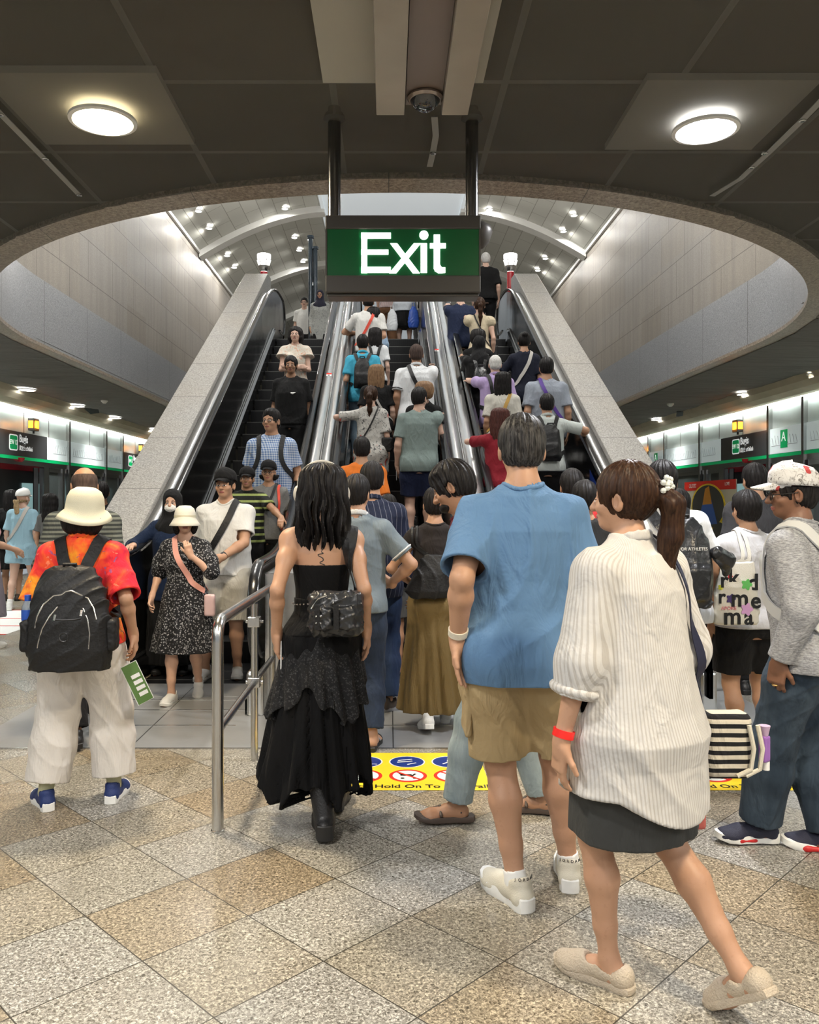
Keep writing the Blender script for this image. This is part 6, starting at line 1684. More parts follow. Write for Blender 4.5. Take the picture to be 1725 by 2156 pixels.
def quad(c, R, hw, hh, y, m, nm, par, s, x0=0, z0=0):
    mb = MB(); mb.box(-hw+x0, y-.0006, -hh+z0, hw+x0, y+.0006, hh+z0); mb.v = [tuple((A3(c)+R @ A3(v))*s) for v in mb.v]; return mb.build(nm, m, par)
quad(c, Rb, .042, .115, 0, mat('leaflet_green', (.10, .20, .05), .5), 'front_page', t, P.s)
quad(c, Rb, .046, .118, .003, 'white_film', 'back_page', t, P.s)
for k in range(4): quad(c, Rb, .024, .011, -.002, 'white_film', 'text_block', t, P.s, .008, -.035*k+.04)
w_, dr = P.arm[-1][2], unit(P.arm[-1][2]-P.arm[-1][1]); b = MB(); b.tube([tuple((w_-dr*.03+dr*q)*P.s) for q in (-.014, .014)], .036*P.s, 18); b.build('wristband', 'black', P.root, True)

# ---- bald man behind her
P = Person((-1.90, 5.05, 0), .30, 1.655, 'bald man in a dark striped shirt behind the woman in the cream hat', 'm', .95, 2, **N2, face=False, head=(.2, -.05, 0), lean=(.04, 0),
           legs={-1: dict(a=(-.0, -.2, .1), yaw=.2), 1: dict(a=(.13, .18, .1), yaw=-.2)})
P.top_(K('dark_stripe', (.03, .035, .035), 'hstripe2', c2=(.12, .13, .115), sc_=1.1), 1.9, .86, .022, .02); P.pants(K('black_trouser', (.006, .006, .007)), .97, .02, .02); P.hair('bald', 'hair_stub'); P.shoes('shoe_black', 'sole_black')

# ---- man in grey jeans walking left, dark hair
P = Person((.52, 3.78, 0), 1.45, 1.63, 'man in grey jeans and sandals walking left behind the blue T-shirt man', 'm', .95, 2, **N1, lean=(0, .18), head=(-.15, -.42, .1),
           legs={-1: dict(a=(-.07, .22, .085), yaw=0.1), 1: dict(a=(.10, -.20, .085), yaw=-.1)}, arms={-1: dict(w=(-.16, .10, .88), n=(1, 0, 0))})
P.top_(K('maroon_tee', (.10, .012, .02)), .6, .86, .02); P.pants(K('grey_jeans', (.20, .255, .27), 'denim', c2=(.34, .40, .41)), .98, .014, .02, fold=.010); P.hair('short', 'hair_black', vol=1.7, wave=.006)
P.shoes('shoe_brown', 'shoe_brown', 'sandal', thick=.022)
F = Field(); F.ell(P.H((0, .056, -.082)), (.045, .045, .03), P.Rh); F.ell(P.H((0, .075, -.05)), (.028, .03, .012), P.Rh, .008, 'sub'); build_field('beard', F, .004, 'hair_black', P.root, P.s)

# ---- woman with black tote and olive skirt
P = Person((.30, 5.35, 0), .0, 1.53, 'woman in a black sleeveless top and long olive skirt carrying a black tote', 'f', 1.0, 1, **N2, face=False, legs={-1: dict(a=(-.06, -.15, .11), pitch=-.25), 1: dict(a=(.09, .15, .085))},
           arms={-1: dict(w=(-.15, .16, 1.02), pole=(-1, -.5, 0), n=(0, 0, -1), d=(.3, 1, 0))})
P.top_(K('black_brown', (.018, .014, .013)), .22, .95, .014, se=.012); P.skirt(K('olive_skirt', (.16, .11, .042)), .13, 1.03, .012, .12, nf=10, fold=.016); P.hair('short', 'hair_black'); P.shoes('shoe_white', 'sole_white')
t = P.item('tote_bag', 'large black tote bag on the shoulder of the woman in the olive skirt', 'bag'); bc = P.to_local((WX(905, 5.2), 5.2, WZ(1215, 5.2)))
F = Field(); F.loft([(bc[2]-.15, .13, .05, bc[0]-.01, bc[1]), (bc[2]-.10, .17, .06, bc[0]-.02, bc[1]), (bc[2]+.02, .12, .05, bc[0], bc[1]), (bc[2]+.16, .075, .03, bc[0]+.03, bc[1]+.02)], ex=2.6); F.disp(wr(6, .01, 2)); build_field('bag_body', F, .007, 'bag_black', t, P.s)
for dx in (0, .03): P.ribbon([(-.12-dx, .05, 1.40), (-.13-dx, -.04, 1.43), (-.13-dx, -.13, 1.3), (bc[0]+.03-dx, bc[1]+.02, bc[2]+.14)], .016, 'bag_black', 'strap', t, .006)

# ---- the pair standing on the plate: grey polo, navy pinstripe shirt
P = Person((-.19, 4.98, 0), 0, 1.60, 'man in a grey polo shirt partly hidden behind the woman in black', 'm', .98, 1, **N2, face=False, head=(-.3, 0, 0), arms={1: dict(w=(.22, .14, 1.02), pole=(1, -.7, 0), d=(-.5, .7, .3), n=(-1, 0, 0))},
           legs={-1: dict(a=(-.08, .1, .085)), 1: dict(a=(.10, -.12, .085))})
P.top_(K('grey_polo', (.15, .185, .21)), .72, .86, .024, cuff=(K('polo_cuff', (.55, .56, .56)), .007), collar='cloth_polo_cuff'); P.pants(K('dark_jeans', (.018, .028, .05), 'denim', c2=(.03, .045, .08)), .95, .015, .02); P.hair('short', 'hair_black'); P.shoes('shoe_grey', 'sole_black', 'sandal')
P = Person((-.115, 5.80, 0), 0, 1.715, 'man in a dark navy pinstriped long shirt and jeans stepping onto the middle escalator', 'm', 1.08, 1, **N2, face=False, arms={1: dict(w=(.275, .05, .85), n=(-1, 0, 0), curl=.6)}, legs={1: dict(a=(.11, -.05, .085), yaw=-.7)})
P.top_(K('pinstripe', (.012, .017, .04), 'vstripe', c2=(.16, .17, .22)), 1.95, .80, .028, .03, collar='cloth_pinstripe'); P.pants(K('blue_jeans', (.016, .03, .075), 'denim', c2=(.03, .055, .12)), .98, .018, .022); P.hair('short', 'hair_black'); P.shoes('shoe_brown', 'shoe_grey')
P = Person((.0, 6.98, .0), 0, 1.50, 'short person in grey standing on the first steps behind the pinstriped man', 'f', 1., 2, **N2, face=False)
P.top_(K('mid_grey', (.12, .12, .12)), .6, .84); P.pants('cloth_mid_grey', .4, .02, .02, name='shorts'); P.hair('short', 'hair_black'); P.shoes('shoe_black', 'sole_black', 'sandal')

# ================= right foreground
P = Person((1.52, 4.5, 0), .05, 1.665, 'man in a white T-shirt with a big black backpack at the right', 'm', 1.15, 1, **N2, face=False, head=(-.15, 0, 0), lean=(-.03, 0), arms={1: dict(w=(.27, .12, .92), pole=(.3, -1, 0))})
P.top_(K('pure_white', (.70, .72, .74)), .72, .84, .028, .03, fold=.009); P.pants('cloth_black_trouser', .98, .02, .02); P.hair('crop', 'hair_black', vol=1.3); P.shoes('shoe_black', 'sole_black')
t = P.backpack('black sports backpack on the man in the white T-shirt', 'bag_nylon', .155, .23, .085, 1.17, sw=.06)
text('FOR ATHLETES', 'lettering', 'white_film', .022, (.0, (-.115*1.15**1.3-.03-.085*2-.01)*P.s, 1.255*P.s), (PI/2, 0, 0), t, .0015)
for q in (1,): F = Field(); F.chain([(q*.15, -.30, 1.23), (q*.21, -.27, 1.19), (q*.22, -.25, 1.12)], [.04, .045, .02]); F.disp(wr(2, .008, 4)); build_field('hanging_pouch', F, .006, 'bag_nylon', t, P.s)
P = Person((2.05, 4.72, 0), .1, 1.50, 'person in a light grey T-shirt and black shorts with a printed tote bag', 'f', 1.12, 1, **N2, face=False, legs={-1: dict(a=(-.09, -.08, .085)), 1: dict(a=(.16, .05, .085))})
P.top_(K('light_grey', (.50, .50, .52)), .75, .86, .03, .03); P.pants('cloth_black_trouser', .40, .022, .03, name='shorts'); P.hair('short', 'hair_black', vol=1.2); P.shoes('shoe_black', 'sole_black', thick=.03, sock='black', sockz=.32)
t = P.item('printed_tote_bag', 'cream tote bag printed with black letters and coloured flowers', 'bag'); bc = P.to_local((WX(1550, 4.42), 4.42, WZ(1252, 4.42)))
F = Field(); F.loft([(bc[2]-.185, .135, .03, bc[0], bc[1]), (bc[2]-.17, .15, .04, bc[0], bc[1]), (bc[2]+.05, .135, .045, bc[0], bc[1]), (bc[2]+.20, .10, .02, bc[0]+.01, bc[1])], ex=3.); F.disp(wr(6, .005, 1.5)); build_field('bag_body', F, .006, mat('canvas', (.66, .64, .57), .85, bump=.4, bscale=400), t, P.s); FB = F
for dx in (-.02, .045): P.ribbon([(-.06+dx*.3, .05, 1.44), (-.075+dx*.3, -.04, 1.45), (-.09+dx*.6, -.13, 1.3), (bc[0]+dx, bc[1], bc[2]+.18)], .022, 'canvas', 'strap', t, .006)
def onfront(x, z, off=.002):
    y = bc[1]-.3
    for _ in range(60):
        d = FB.eval([(x, y, z)])[0]
        if d < off: break
        y += max(d*.8, .0008)
    return y
for tx, dx, dz, sz in (('r', -.095, .09, .13), ('k', -.035, .105, .14), ('d', .09, .075, .14), ('r', -.11, -.01, .12), ('m', .0, -.02, .15), ('e', .105, -.035, .14), ('m', -.045, -.13, .15), ('a', .06, -.135, .14)):
    y = onfront(bc[0]+dx, bc[2]+dz); text(tx, 'lettering', 'black', sz*P.s, ((bc[0]+dx)*P.s, (y-.002)*P.s, (bc[2]+dz)*P.s), (PI/2, 0, 0), t, .0015, offset=.0025)
text('APORE', 'lettering', mat('pink_ink', (.65, .2, .25), .6), .028, ((bc[0]-.07)*P.s, (onfront(bc[0]-.07, bc[2]-.078)-.002)*P.s, (bc[2]-.078)*P.s), (PI/2, 0, 0), t, .001)
for col, dx, dz, r in (((.12, .5, .12), .045, .065, .03), ((.55, .3, .55), .045, -.085, .034), ((.05, .03, .14), -.055, -.02, .026), ((.7, .02, .05), -.055, .115, .014), ((.7, .7, .05), -.115, .05, .016)):
    x, z = bc[0]+dx, bc[2]+dz; y = onfront(x, z)-.004; b = MB()
    b.prism([((x+r*(1+.22*math.cos(5*a))*math.cos(a))*P.s, (z+r*(1+.22*math.cos(5*a))*math.sin(a))*P.s) for a in [2*PI*i/30 for i in range(30)]], 'y', y*P.s, (y+.003)*P.s); b.build('printed_flower', mat('ink_%d' % int(dx*1000+dz*7000), col, .6), t)

P = Person((1.74, 3.42, 0), .75, 1.585, 'man in a floral cap and heather grey sweater looking left at the right edge', 'm', 1.0, 3, **N1, lean=(0, .05), head=(.62, -.06, 0),
           legs={-1: dict(a=(-.05, .20, .085), yaw=.75), 1: dict(a=(.09, -.06, .085), yaw=.5)}, arms={-1: dict(ww=(WX(1640, 3.3), 3.3, WZ(1395, 3.3)), pole=(-.3, -1, 0), d=(-.0, .15, -1), n=(1, 0, 0), curl=.9)})
P.top_(K('heather', (.44, .45, .47), 'heather', c2=(.20, .205, .22)), 1.93, .835, .032, .03, fold=.008, se=.026); P.pants(K('slate_jeans', (.022, .036, .055), 'denim', c2=(.055, .08, .11)), .98, .022, .034, fold=.010); P.hair('short', 'hair_black', hat=True)
P.hat('cap', K('floral_cap', (.66, .66, .66), 'print', c2=(.20, .19, .18), c3=(.42, .06, .06), sc_=.62)); P.glasses(); P.shoes('shoe_navy', 'sole_white', thick=.032)
for q in (1, -1):
    Fp, R = P.foot_pts(q); F = Field(); F.chain([Fp((-.03, .03, .014)), Fp((-.036, .10, .014)), Fp((-.01, .175, .014))], [.012, .013, .012]); build_field('sole_stripe', F, .005, 'sole_red', P.root, P.s)
t = P.backpack('grey backpack with black and white straps on the man in the floral cap', mat('bag_grey', (.22, .23, .24), .6, bump=.3, bscale=60), .15, .22, .075, 1.18, strapm=mat('strap_white', (.55, .56, .56), .6), sw=.055)
b = MB(); w_ = P.arm[-1][2]+P.arm[-1][3]*.10; b.tube([tuple((w_+A3((.0, .0, 0))+A3((.012*math.cos(a), .012*math.sin(a), 0)))*P.s) for a in [2*PI*i/12 for i in range(12)]], .002, 6, True); b.build('ring', 'gold', P.root, True)

for px, py, Y, col, nm, sx in ((1205, 988, 5.75, (.45, .03, .03), 'person in a red shirt waiting behind the blue T-shirt man', 'm'), (1232, 1012, 5.15, (.02, .02, .02), 'dark haired person in black between the blue T-shirt man and the ponytail woman', 'f'),
                           (1431, 1030, 6.1, (.03, .03, .035), 'dark haired person in black far behind the big black backpack', 'f'), (1590, 976, 6.3, (.05, .05, .055), 'tall dark haired man behind the floral cap', 'm')):
    P = Person((WX(px, Y), Y, 0), 0, WZ(py, Y)/1.012, nm, sx, 1.0, 1, **N3, face=False); P.top_(K('plain_%d' % px, col), .7, .85, .025); P.pants('cloth_black_trouser', .98, .02, .015); P.hair('short', 'hair_black', vol=1.15); P.shoes('shoe_black', 'sole_black')

# ================= left platform
P = Person((WX(48, 11.3), 11.3, 0), .0, 1.61, 'blond woman in a white cap, light blue shirt and shorts on the left platform', 'f', 1.05, 4, **N3, face=False, head=(-.3, 0, 0), legs={-1: dict(a=(-.1, -.2, .085), yaw=.3)})
P.top_(K('pale_blue', (.30, .48, .58)), .85, .74, .035, .06); P.pants('cloth_pale_blue', .28, .03, .04, name='shorts'); P.hair('ponylow', 'hair_blond', .24, hat=True); P.hat('cap', 'shoe_white'); P.shoes('shoe_white', 'sole_white', sock='white_film')
P.sling('strap_grey', .05, 'grey sling strap bag on the woman in the light blue shirt', 1, hipz=1.0)
P = Person((WX(24, 12.2), 12.2, 0), .2, 1.62, 'person in a black dress beside the blond woman on the left platform', 'f', 1.0, 1, **N4, face=False); P.dress(K('plain_black', (.006, .006, .0065)), .5); P.hair('long', 'hair_black', .2); P.shoes('shoe_brown', 'sole_black')
P = Person((WX(108, 10.8), 10.8, 0), -.3, 1.55, 'woman with long black hair and grey top on the left platform', 'f', 1.0, 1, **N4, face=False); P.top_('cloth_mid_grey', .7); P.pants('cloth_black_trouser', .95); P.hair('long', 'hair_black', .45, vol=1.1); P.shoes('shoe_black', 'sole_black')
P = Person((WX(-38, 8.2), 8.2, 0), -.5, 1.60, 'person in a pale pink shirt cut off by the left edge', 'f', 1.1, 0, **N3, face=False, arms={1: dict(w=(.28, .2, 1.05))}); P.top_(K('pink', (.60, .36, .38)), .5, .85, .03); P.skirt(K('mauve', (.2, .18, .22)), .35); P.hair('long', 'hair_black', .2); P.shoes('shoe_white', 'sole_white')
P = Person((WX(214, 9.1), 9.1, 0), .3, 1.66, 'dark haired person in black holding a cup beside the left granite parapet', 'm', 1.0, 2, **N3, face=False, arms={1: dict(w=(.22, .25, 1.36), pole=(1, -.2, -1), d=(0, .3, 1), n=(-1, 0, 0), curl=.9)}); P.top_('cloth_plain_black', .8); P.pants('cloth_black_trouser', .98); P.hair('short', 'hair_black'); P.shoes('shoe_black', 'sole_black')
t = empty('coffee_cup', tuple(P.to_world(P.arm[1][2]+P.arm[1][3]*.085+P.arm[1][4]*.035)), 0, 'black and red takeaway cup held up beside the left parapet', 'cup'); b = MB(); b.lathe([(.03, -.06), (.042, .05), (.044, .05), (.044, .06), (.03, .066), (.001, .066)], seg=18); b.build('cup_body', 'black', t, True)
b = MB(); b.lathe([(.0335, -.05), (.039, 0)], seg=18); b.build('cup_sleeve', 'red_gloss', t, True); text('in', 'lettering', 'white_film', .05, (0, -.043, .015), (PI/2, 0, 0), t)

# ================= going down: left escalator
P = Person((-1.50, 6.10, 0), PI, 1.40, 'woman in white hat, sunglasses and black floral dress walking off the left escalator', 'f', 1.12, 0, **N2, head=(.25, .0, 0),
           legs={1: dict(a=(.09, .14, .085), yaw=-.1), -1: dict(a=(-.08, -.17, .13), pitch=-.4)}, arms={-1: dict(w=(-.09, .20, 1.32), pole=(-1, -.3, -1), d=(.2, .2, 1), n=(.3, -1, .2), curl=1.0), 1: dict(w=(.29, .05, .93), n=(-1, 0, 0), curl=.6)})
P.dress(K('floral_dress', (.012, .012, .014), 'floral', c2=(.36, .36, .37), sc_=.8), .44, .95, .022, .22); P.hair('bob', 'hair_black', .10, hat=True); P.hat('bucket', mat('hat_white', (.66, .64, .56), .8, bump=.3, bscale=350), 'hat_cream'); P.glasses(dark=True); P.shoes('shoe_white', 'sole_white')
P.sling('strap_pink', .05, 'pink strap bag with clear plastic pouch on the woman in the floral dress', 1, bag=(-.24, .08, .86), bagm=mat('clear_pouch', (.6, .42, .42), .2), hipz=.98, hs=(.05, .03, .10))
P = Person((-1.36, 6.90, 0), PI, 1.70, 'man in a white T-shirt and black cap coming off the left escalator', 'm', 1.12, 1, **N2, head=(-.15, 0, 0),
           arms={-1: dict(w=(-.02, .30, 1.02), pole=(-1, -.3, -.5), d=(.9, .3, -.25), n=(0, -1, -.2), curl=.4), 1: dict(w=(.28, .05, .9))}, legs={1: dict(a=(.15, .1, .085))})
P.top_(K('white_tee', (.66, .655, .63)), .7, .86, .028, .03, fold=.010); P.pants(K('stone_shorts', (.46, .44, .39)), .5, .024, .03, name='shorts'); P.hair('crop', 'hair_black', hat=True); P.hat('cap', K('cap_black', (.009, .009, .01))); P.shoes('shoe_white', 'sole_white')
P.sling('bag_black', .055, 'black sling strap across the white T-shirt of the man in the black cap', -1, bag=False, hipz=1.02)
w_, dr = P.arm[-1][2], unit(P.arm[-1][2]-P.arm[-1][1]); b = MB(); b.tube([tuple((w_-dr*.03+dr*q)*P.s) for q in (-.016, .016)], .034*P.s, 18); b.build('wristwatch_strap', 'black', P.root, True)
P = Person((-1.84, 7.05, 0), PI, 1.545, 'woman in a black headscarf, white face mask and navy top holding the left handrail', 'f', 1.1, 0, **N2, arms={1: rail_hand(EXC[0], -1, 6.72, True)})
P.top_(K('navy_top', (.008, .018, .05)), 1.95, .7, .03, .05); P.skirt('cloth_plain_black', .1, flare=.1); P.hijab(K('scarf_black', (.008, .008, .009))); P.mask(); P.shoes('shoe_black', 'sole_black')
P = Person((WX(519, 7.75), 7.80, RISE*2), PI, 1.36, 'man in a black cap and dark striped polo half hidden behind the white T-shirt man', 'm', 1.05, 2, **N3, arms={-1: rail_hand(EXC[0], 1, 7.4, True)})
P.top_(K('black_green', (.012, .013, .012), 'hstripe', c2=(.30, .36, .12)), .7, .84, .024, collar='cloth_black_green'); P.pants('cloth_black_trouser', .98); P.hair('crop', 'hair_black', hat=True); P.hat('cap', K('cap_black', (.009, .009, .01))); P.shoes('shoe_black', 'sole_black')
def rider(px, py, tgt, label, sex, skin, yaw, group, res=None, bw=1., hat=0., **kw):
    loc, ht = EL(px, py, tgt, hat); r = res or (N3 if loc[1] < 10.6 else N4)
    return Person(loc, yaw, ht, label, sex, bw, skin, **r, face=(abs(yaw) > 1.5), **kw)
P = rider(566, 972, 1.50, 'elderly woman in a grey T-shirt, dark cap and red lanyard on the left escalator', 'f', 1, PI, GE1, bw=1.1)
P.top_(K('grey_tee', (.20, .20, .195), 'heather', c2=(.14, .14, .14)), .7, .84, .024); P.pants('cloth_black_trouser', .98); P.hair('bob', 'hair_black', .06, hat=True); P.hat('cap', K('cap_black', (.009, .009, .01))); P.glasses(); P.shoes('shoe_black', 'sole_black'); P.sling('bag_black', .03, 'thin black sling strap of the woman in the grey T-shirt', -1, bag=False)
t = P.item('red_strap', 'orange red bag strap on the shoulder of the woman in the grey T-shirt', 'strap'); P.ribbon([(-.12, .0, 1.44), (-.13, .11, 1.3), (-.14, .13, 1.1), (-.17, .10, .95)], .03, 'strap_red', 'strap', t, .01)
P = rider(572, 860, 1.70, 'man with glasses in a blue checked shirt on the left escalator', 'm', 1, PI, GE1, bw=1.05, head=(-.35, .05, 0), arms={1: dict(w=(.26, .06, .9)), -1: dict(w=(-.26, .06, .9))})
P.top_(K('blue_check', (.10, .19, .42), 'check', c2=(.55, .62, .72), sc_=1.25), .72, .82, .026, .03, collar='cloth_blue_check'); P.pants('cloth_black_trouser', .98); P.hair('short', 'hair_black'); P.glasses(); P.shoes('shoe_black', 'sole_black'); P.backpack('dark backpack whose straps cross the blue checked shirt', 'bag_black', .13, .2, .06, 1.2)
P = rider(613, 749, 1.63, 'person in a black T-shirt with a white chest print, hand on the handrail', 'f', 2, PI, GE1, bw=1.22, head=(0, -.05, 0))
P.arm[-1] = P.arm[-1]
P.top_('cloth_plain_black', .8, .84, .03, .03); P.pants('cloth_plain_black', .98, .02, .02); P.hair('crop', 'hair_black', vol=2.); P.shoes('shoe_black', 'sole_black')
F = Field(); X_, _g = P.project([(-.07, .3, 1.27), (-.045, .3, 1.265), (-.09, .3, 1.25), (-.06, .3, 1.245)], .003, P.surf(), 30, False)
for i, p in enumerate(X_): F.ell(p, (.022, .004, .009), rotm(0, 0, (-1)**i*.4), k=.004)
build_field('chest_print', F, .005, 'white_film', P.root, P.s)
P = rider(622, 687, 1.60, 'woman with folded arms in a floral frilled top on the left escalator', 'f', 4, PI, GE1, head=(.0, 0, 0), arms={1: dict(w=(-.03, .19, 1.12), pole=(1, -.3, -.6), d=(-1, 0, .1), n=(0, -1, 0)), -1: dict(w=(.03, .16, 1.15), pole=(-1, -.3, -.6), d=(1, 0, .1), n=(0, -1, 0))})
P.top_(K('frill', (.62, .58, .50), 'print', c2=(.62, .30, .18), sc_=.8), .35, .9, .02, se=.035, sf=.05); P.skirt(K('white_skirt', (.60, .60, .62)), .42, flare=.2); P.hair('long', 'hair_black', .16); P.shoes('shoe_white', 'sole_white')
P = Person((WX(641, 18.5), 18.5, UF), PI, 1.66, 'young man in a white T-shirt standing on the upper floor at the left escalator', 'm', .95, 4, **N4); P.top_('cloth_white_tee', .7); P.pants('cloth_black_trouser', .98); P.hair('short', 'hair_black'); P.glasses(); P.shoes('shoe_black', 'sole_black')
P = Person((WX(674, 17.6), 17.6, UF), PI, 1.60, 'woman in a navy headscarf and patterned dress on the upper floor', 'f', 1.05, 1, **N4); P.top_(K('grey_print', (.40, .41, .39), 'print', c2=(.15, .16, .16)), 1.95, .5, .03, .06); P.skirt('cloth_plain_black', .1); P.hijab(mat('scarf_navy', (.012, .012, .03), .8)); P.glasses(); P.shoes('shoe_black', 'sole_black')

# ================= going up: middle escalator
E2, E3 = EXC[1], EXC[2]
P = rider(883, 815, 1.64, 'man in a grey-green T-shirt and navy shorts on the middle escalator', 'm', 4, 0, GE2, bw=1.08, head=(-.5, 0, 0), arms={1: rail_hand(E2, 1, 9.75), -1: dict(w=(-.24, .08, .88), n=(1, 0, 0))})
P.top_(K('sage', (.19, .245, .235)), .75, .80, .026, .03); P.pants(K('navy_short', (.012, .018, .05)), .42, .022, .025, name='shorts'); P.hair('short', 'hair_black'); P.shoes('shoe_cream', 'sole_white')
t = P.item('mobile_phone', 'silver mobile phone in the left hand of the man in the grey-green T-shirt', 'phone'); F = Field(); F.box(P.arm[-1][2]+A3((-.01, .03, -.10)), (.005, .035, .07), .004); build_field('phone_body', F, .005, 'shoe_grey', t, P.s)
P = rider(893, 803, 1.60, 'woman in a black top with white strap ahead of the grey-green T-shirt man', 'f', 4, 0, GE2); P.top_('cloth_plain_black', .6); P.pants('cloth_black_trouser', .98); P.hair('bob', 'hair_light', .06); P.shoes('shoe_black', 'sole_black'); P.sling('strap_white', .04, 'white sling strap on the black top of the hidden woman', -1, bag=False)
P = rider(877, 724, 1.70, 'man in a white polo shirt with a black cross strap holding the handrail', 'm', 2, 0, GE2, bw=1.12, arms={1: rail_hand(E2, 1, 11.4)})
P.top_('cloth_pure_white', .75, .84, .026, .02, collar='cloth_pure_white', cuff=('black', .006)); P.pants('cloth_black_trouser', .98); P.hair('crop', 'hair_stub'); P.shoes('shoe_black', 'sole_black'); P.sling('bag_black', .045, 'black strap running down across the white polo shirt', -1, bag=False)
P = rider(764, 704, 1.66, 'man in a cyan polo shirt with a black backpack on the middle escalator', 'm', 1, 0, GE2); P.top_(K('cyan', (.06, .38, .55)), .75, .8, collar='cloth_cyan'); P.pants(K('light_jeans', (.2, .28, .35)), .98); P.hair('short', 'hair_black'); P.shoes('shoe_white', 'sole_white'); P.backpack('slim black backpack on the man in the cyan polo shirt', 'bag_black', .12, .2, .06, 1.17)
P = rider(794, 768, 1.56, 'woman with light brown hair in a black top on the middle escalator', 'f', 4, 0, GE2, bw=1.12, head=(-.2, 0, 0)); P.top_('cloth_plain_black', .8, .84, .03, .03); P.pants('cloth_black_trouser', .98); P.hair('long', 'hair_light', .24, vol=1.05); P.shoes('shoe_black', 'sole_black'); P.sling('strap_grey', .03, 'grey strap bag on the woman with light brown hair', -1)
P = rider(781, 812, 1.58, 'woman with a long brown ponytail in a grey graphic print T-shirt, hand on the handrail', 'f', 4, 0, GE2, arms={-1: rail_hand(E2, -1, 9.55)}, head=(-.1, -.05, 0))
P.top_(K('graphic', (.50, .49, .46), 'print', c2=(.10, .10, .10), c3=(.50, .10, .08), sc_=1.1), .85, .66, .034, .05); P.pants('cloth_black_trouser', .98); P.hair('pony', 'hair_brown', .32); P.shoes('shoe_white', 'sole_white'); P.sling('bag_black', .02, 'black chain strap bag on the woman in the graphic T-shirt', 1, bag=(.20, -.08, 1.0))
P = rider(786, 647, 1.56, 'woman with a black bob in a light denim jacket on the middle escalator', 'f', 4, 0, GE2); P.top_(K('denim_jkt', (.22, .32, .45), 'denim', c2=(.40, .50, .60)), 1.8, .8, .034, .02); P.pants('cloth_black_trouser', .98); P.hair('bob', 'hair_black', .11, vol=1.1); P.shoes('shoe_white', 'sole_white')
P = rider(790, 690, 1.52, 'person with long black hair in a white T-shirt beside the cyan polo man', 'f', 4, 0, GE2); P.top_('cloth_pure_white', .7); P.pants('cloth_black_trouser', .98); P.hair('long', 'hair_black', .22); P.shoes('shoe_white', 'sole_white'); P.backpack('small black backpack on the long haired person in white', 'bag_black', .11, .14, .05, 1.1)
P = rider(776, 618, 1.68, 'man in a white T-shirt with red shoulder strap high on the middle escalator', 'm', 1, 0, GE2, bw=1.05, arms={-1: dict(w=(-.16, .25, 1.2), pole=(-1, 0, -.6), d=(.3, .8, .2))}); P.top_('cloth_white_tee', .75); P.pants('cloth_black_trouser', .98); P.hair('short', 'hair_black'); P.shoes('shoe_white', 'sole_white'); P.sling('strap_red', .04, 'dark red strap on the white T-shirt near the top', 1, bag=False)
P = rider(762, 920, 1.66, 'man in an orange T-shirt low on the middle escalator', 'm', 1, 0, GE2, bw=1.05); P.top_(K('orange', (.62, .16, .02)), .8, .84, .028); P.pants('cloth_black_trouser', .98); P.hair('short', 'hair_black', vol=1.2); P.shoes('shoe_black', 'sole_black'); P.sling('strap_grey', .04, 'grey brown strap bag on the man in the orange T-shirt', 1, hipz=1.05)
# people on the landing above the middle escalator, heads behind the sign
P = Person((WX(818, 16.2), 16.2, UF), 0, 1.68, 'person in a grey and pink top with brown trousers on the upper landing', 'f', 1.0, 4, **N4, face=False); P.top_(K('pinkgrey', (.50, .38, .36), 'vstripe', c2=(.6, .6, .6)), .6, .9); P.pants(K('tan_trouser', (.20, .10, .05)), .98, .02, .03); P.hair('long', 'hair_black', .2); P.shoes('shoe_black', 'sole_black')
P = Person((WX(852, 15.6), 15.6, UF), 0, 1.62, 'person in a long pale shirt and black skirt on the upper landing', 'f', 1.05, 4, **N4, face=False); P.top_(K('pale_shirt', (.52, .56, .60)), .9, .72, .04, .08); P.skirt('cloth_plain_black', .4); P.hair('long', 'hair_black', .2); P.shoes('shoe_black', 'sole_black'); P.backpack('black and white backpack on the person in the long pale shirt', K('bw_bag', (.02, .02, .02), 'print', c2=(.5, .5, .5), sc_=2), .1, .14, .05, 1.15)
P = Person((WX(888, 16.4), 16.4, UF), 0, 1.6, 'person in a white patterned shirt at the right side of the upper landing', 'f', 1.0, 4, **N4, face=False); P.top_(K('white_pat', (.6, .6, .6), 'print', c2=(.25, .25, .3)), .8, .8); P.pants('cloth_mid_grey', .98); P.hair('short', 'hair_black'); P.shoes('shoe_black', 'sole_black')
for px, Y, z, nm, m, col in ((826, 15.2, .45, 'white plastic carrier bag', 'plastic_white', (.62, .64, .66)), (871, 15.2, .5, 'blue carrier bag', 'plastic_blue', (.03, .10, .48))):
    t = empty('carrier_bag', (WX(px, Y), Y, UF+z), 0, nm+' held on the upper landing', 'bag'); F = Field(); F.loft([(-.2, .09, .05, 0, 0), (-.1, .11, .06, 0, 0), (.1, .085, .045, 0, 0), (.2, .03, .02, 0, 0)]); F.disp(wr(3, .012, 3)); build_field('bag_body', F, .012, mat(m, col, .4), t, 1.)
    b = MB(); b.tube([(-.03, 0, .17), (-.02, 0, .26), (.02, 0, .26), (.03, 0, .17)], .006, 6); b.build('handle', m, t, True)

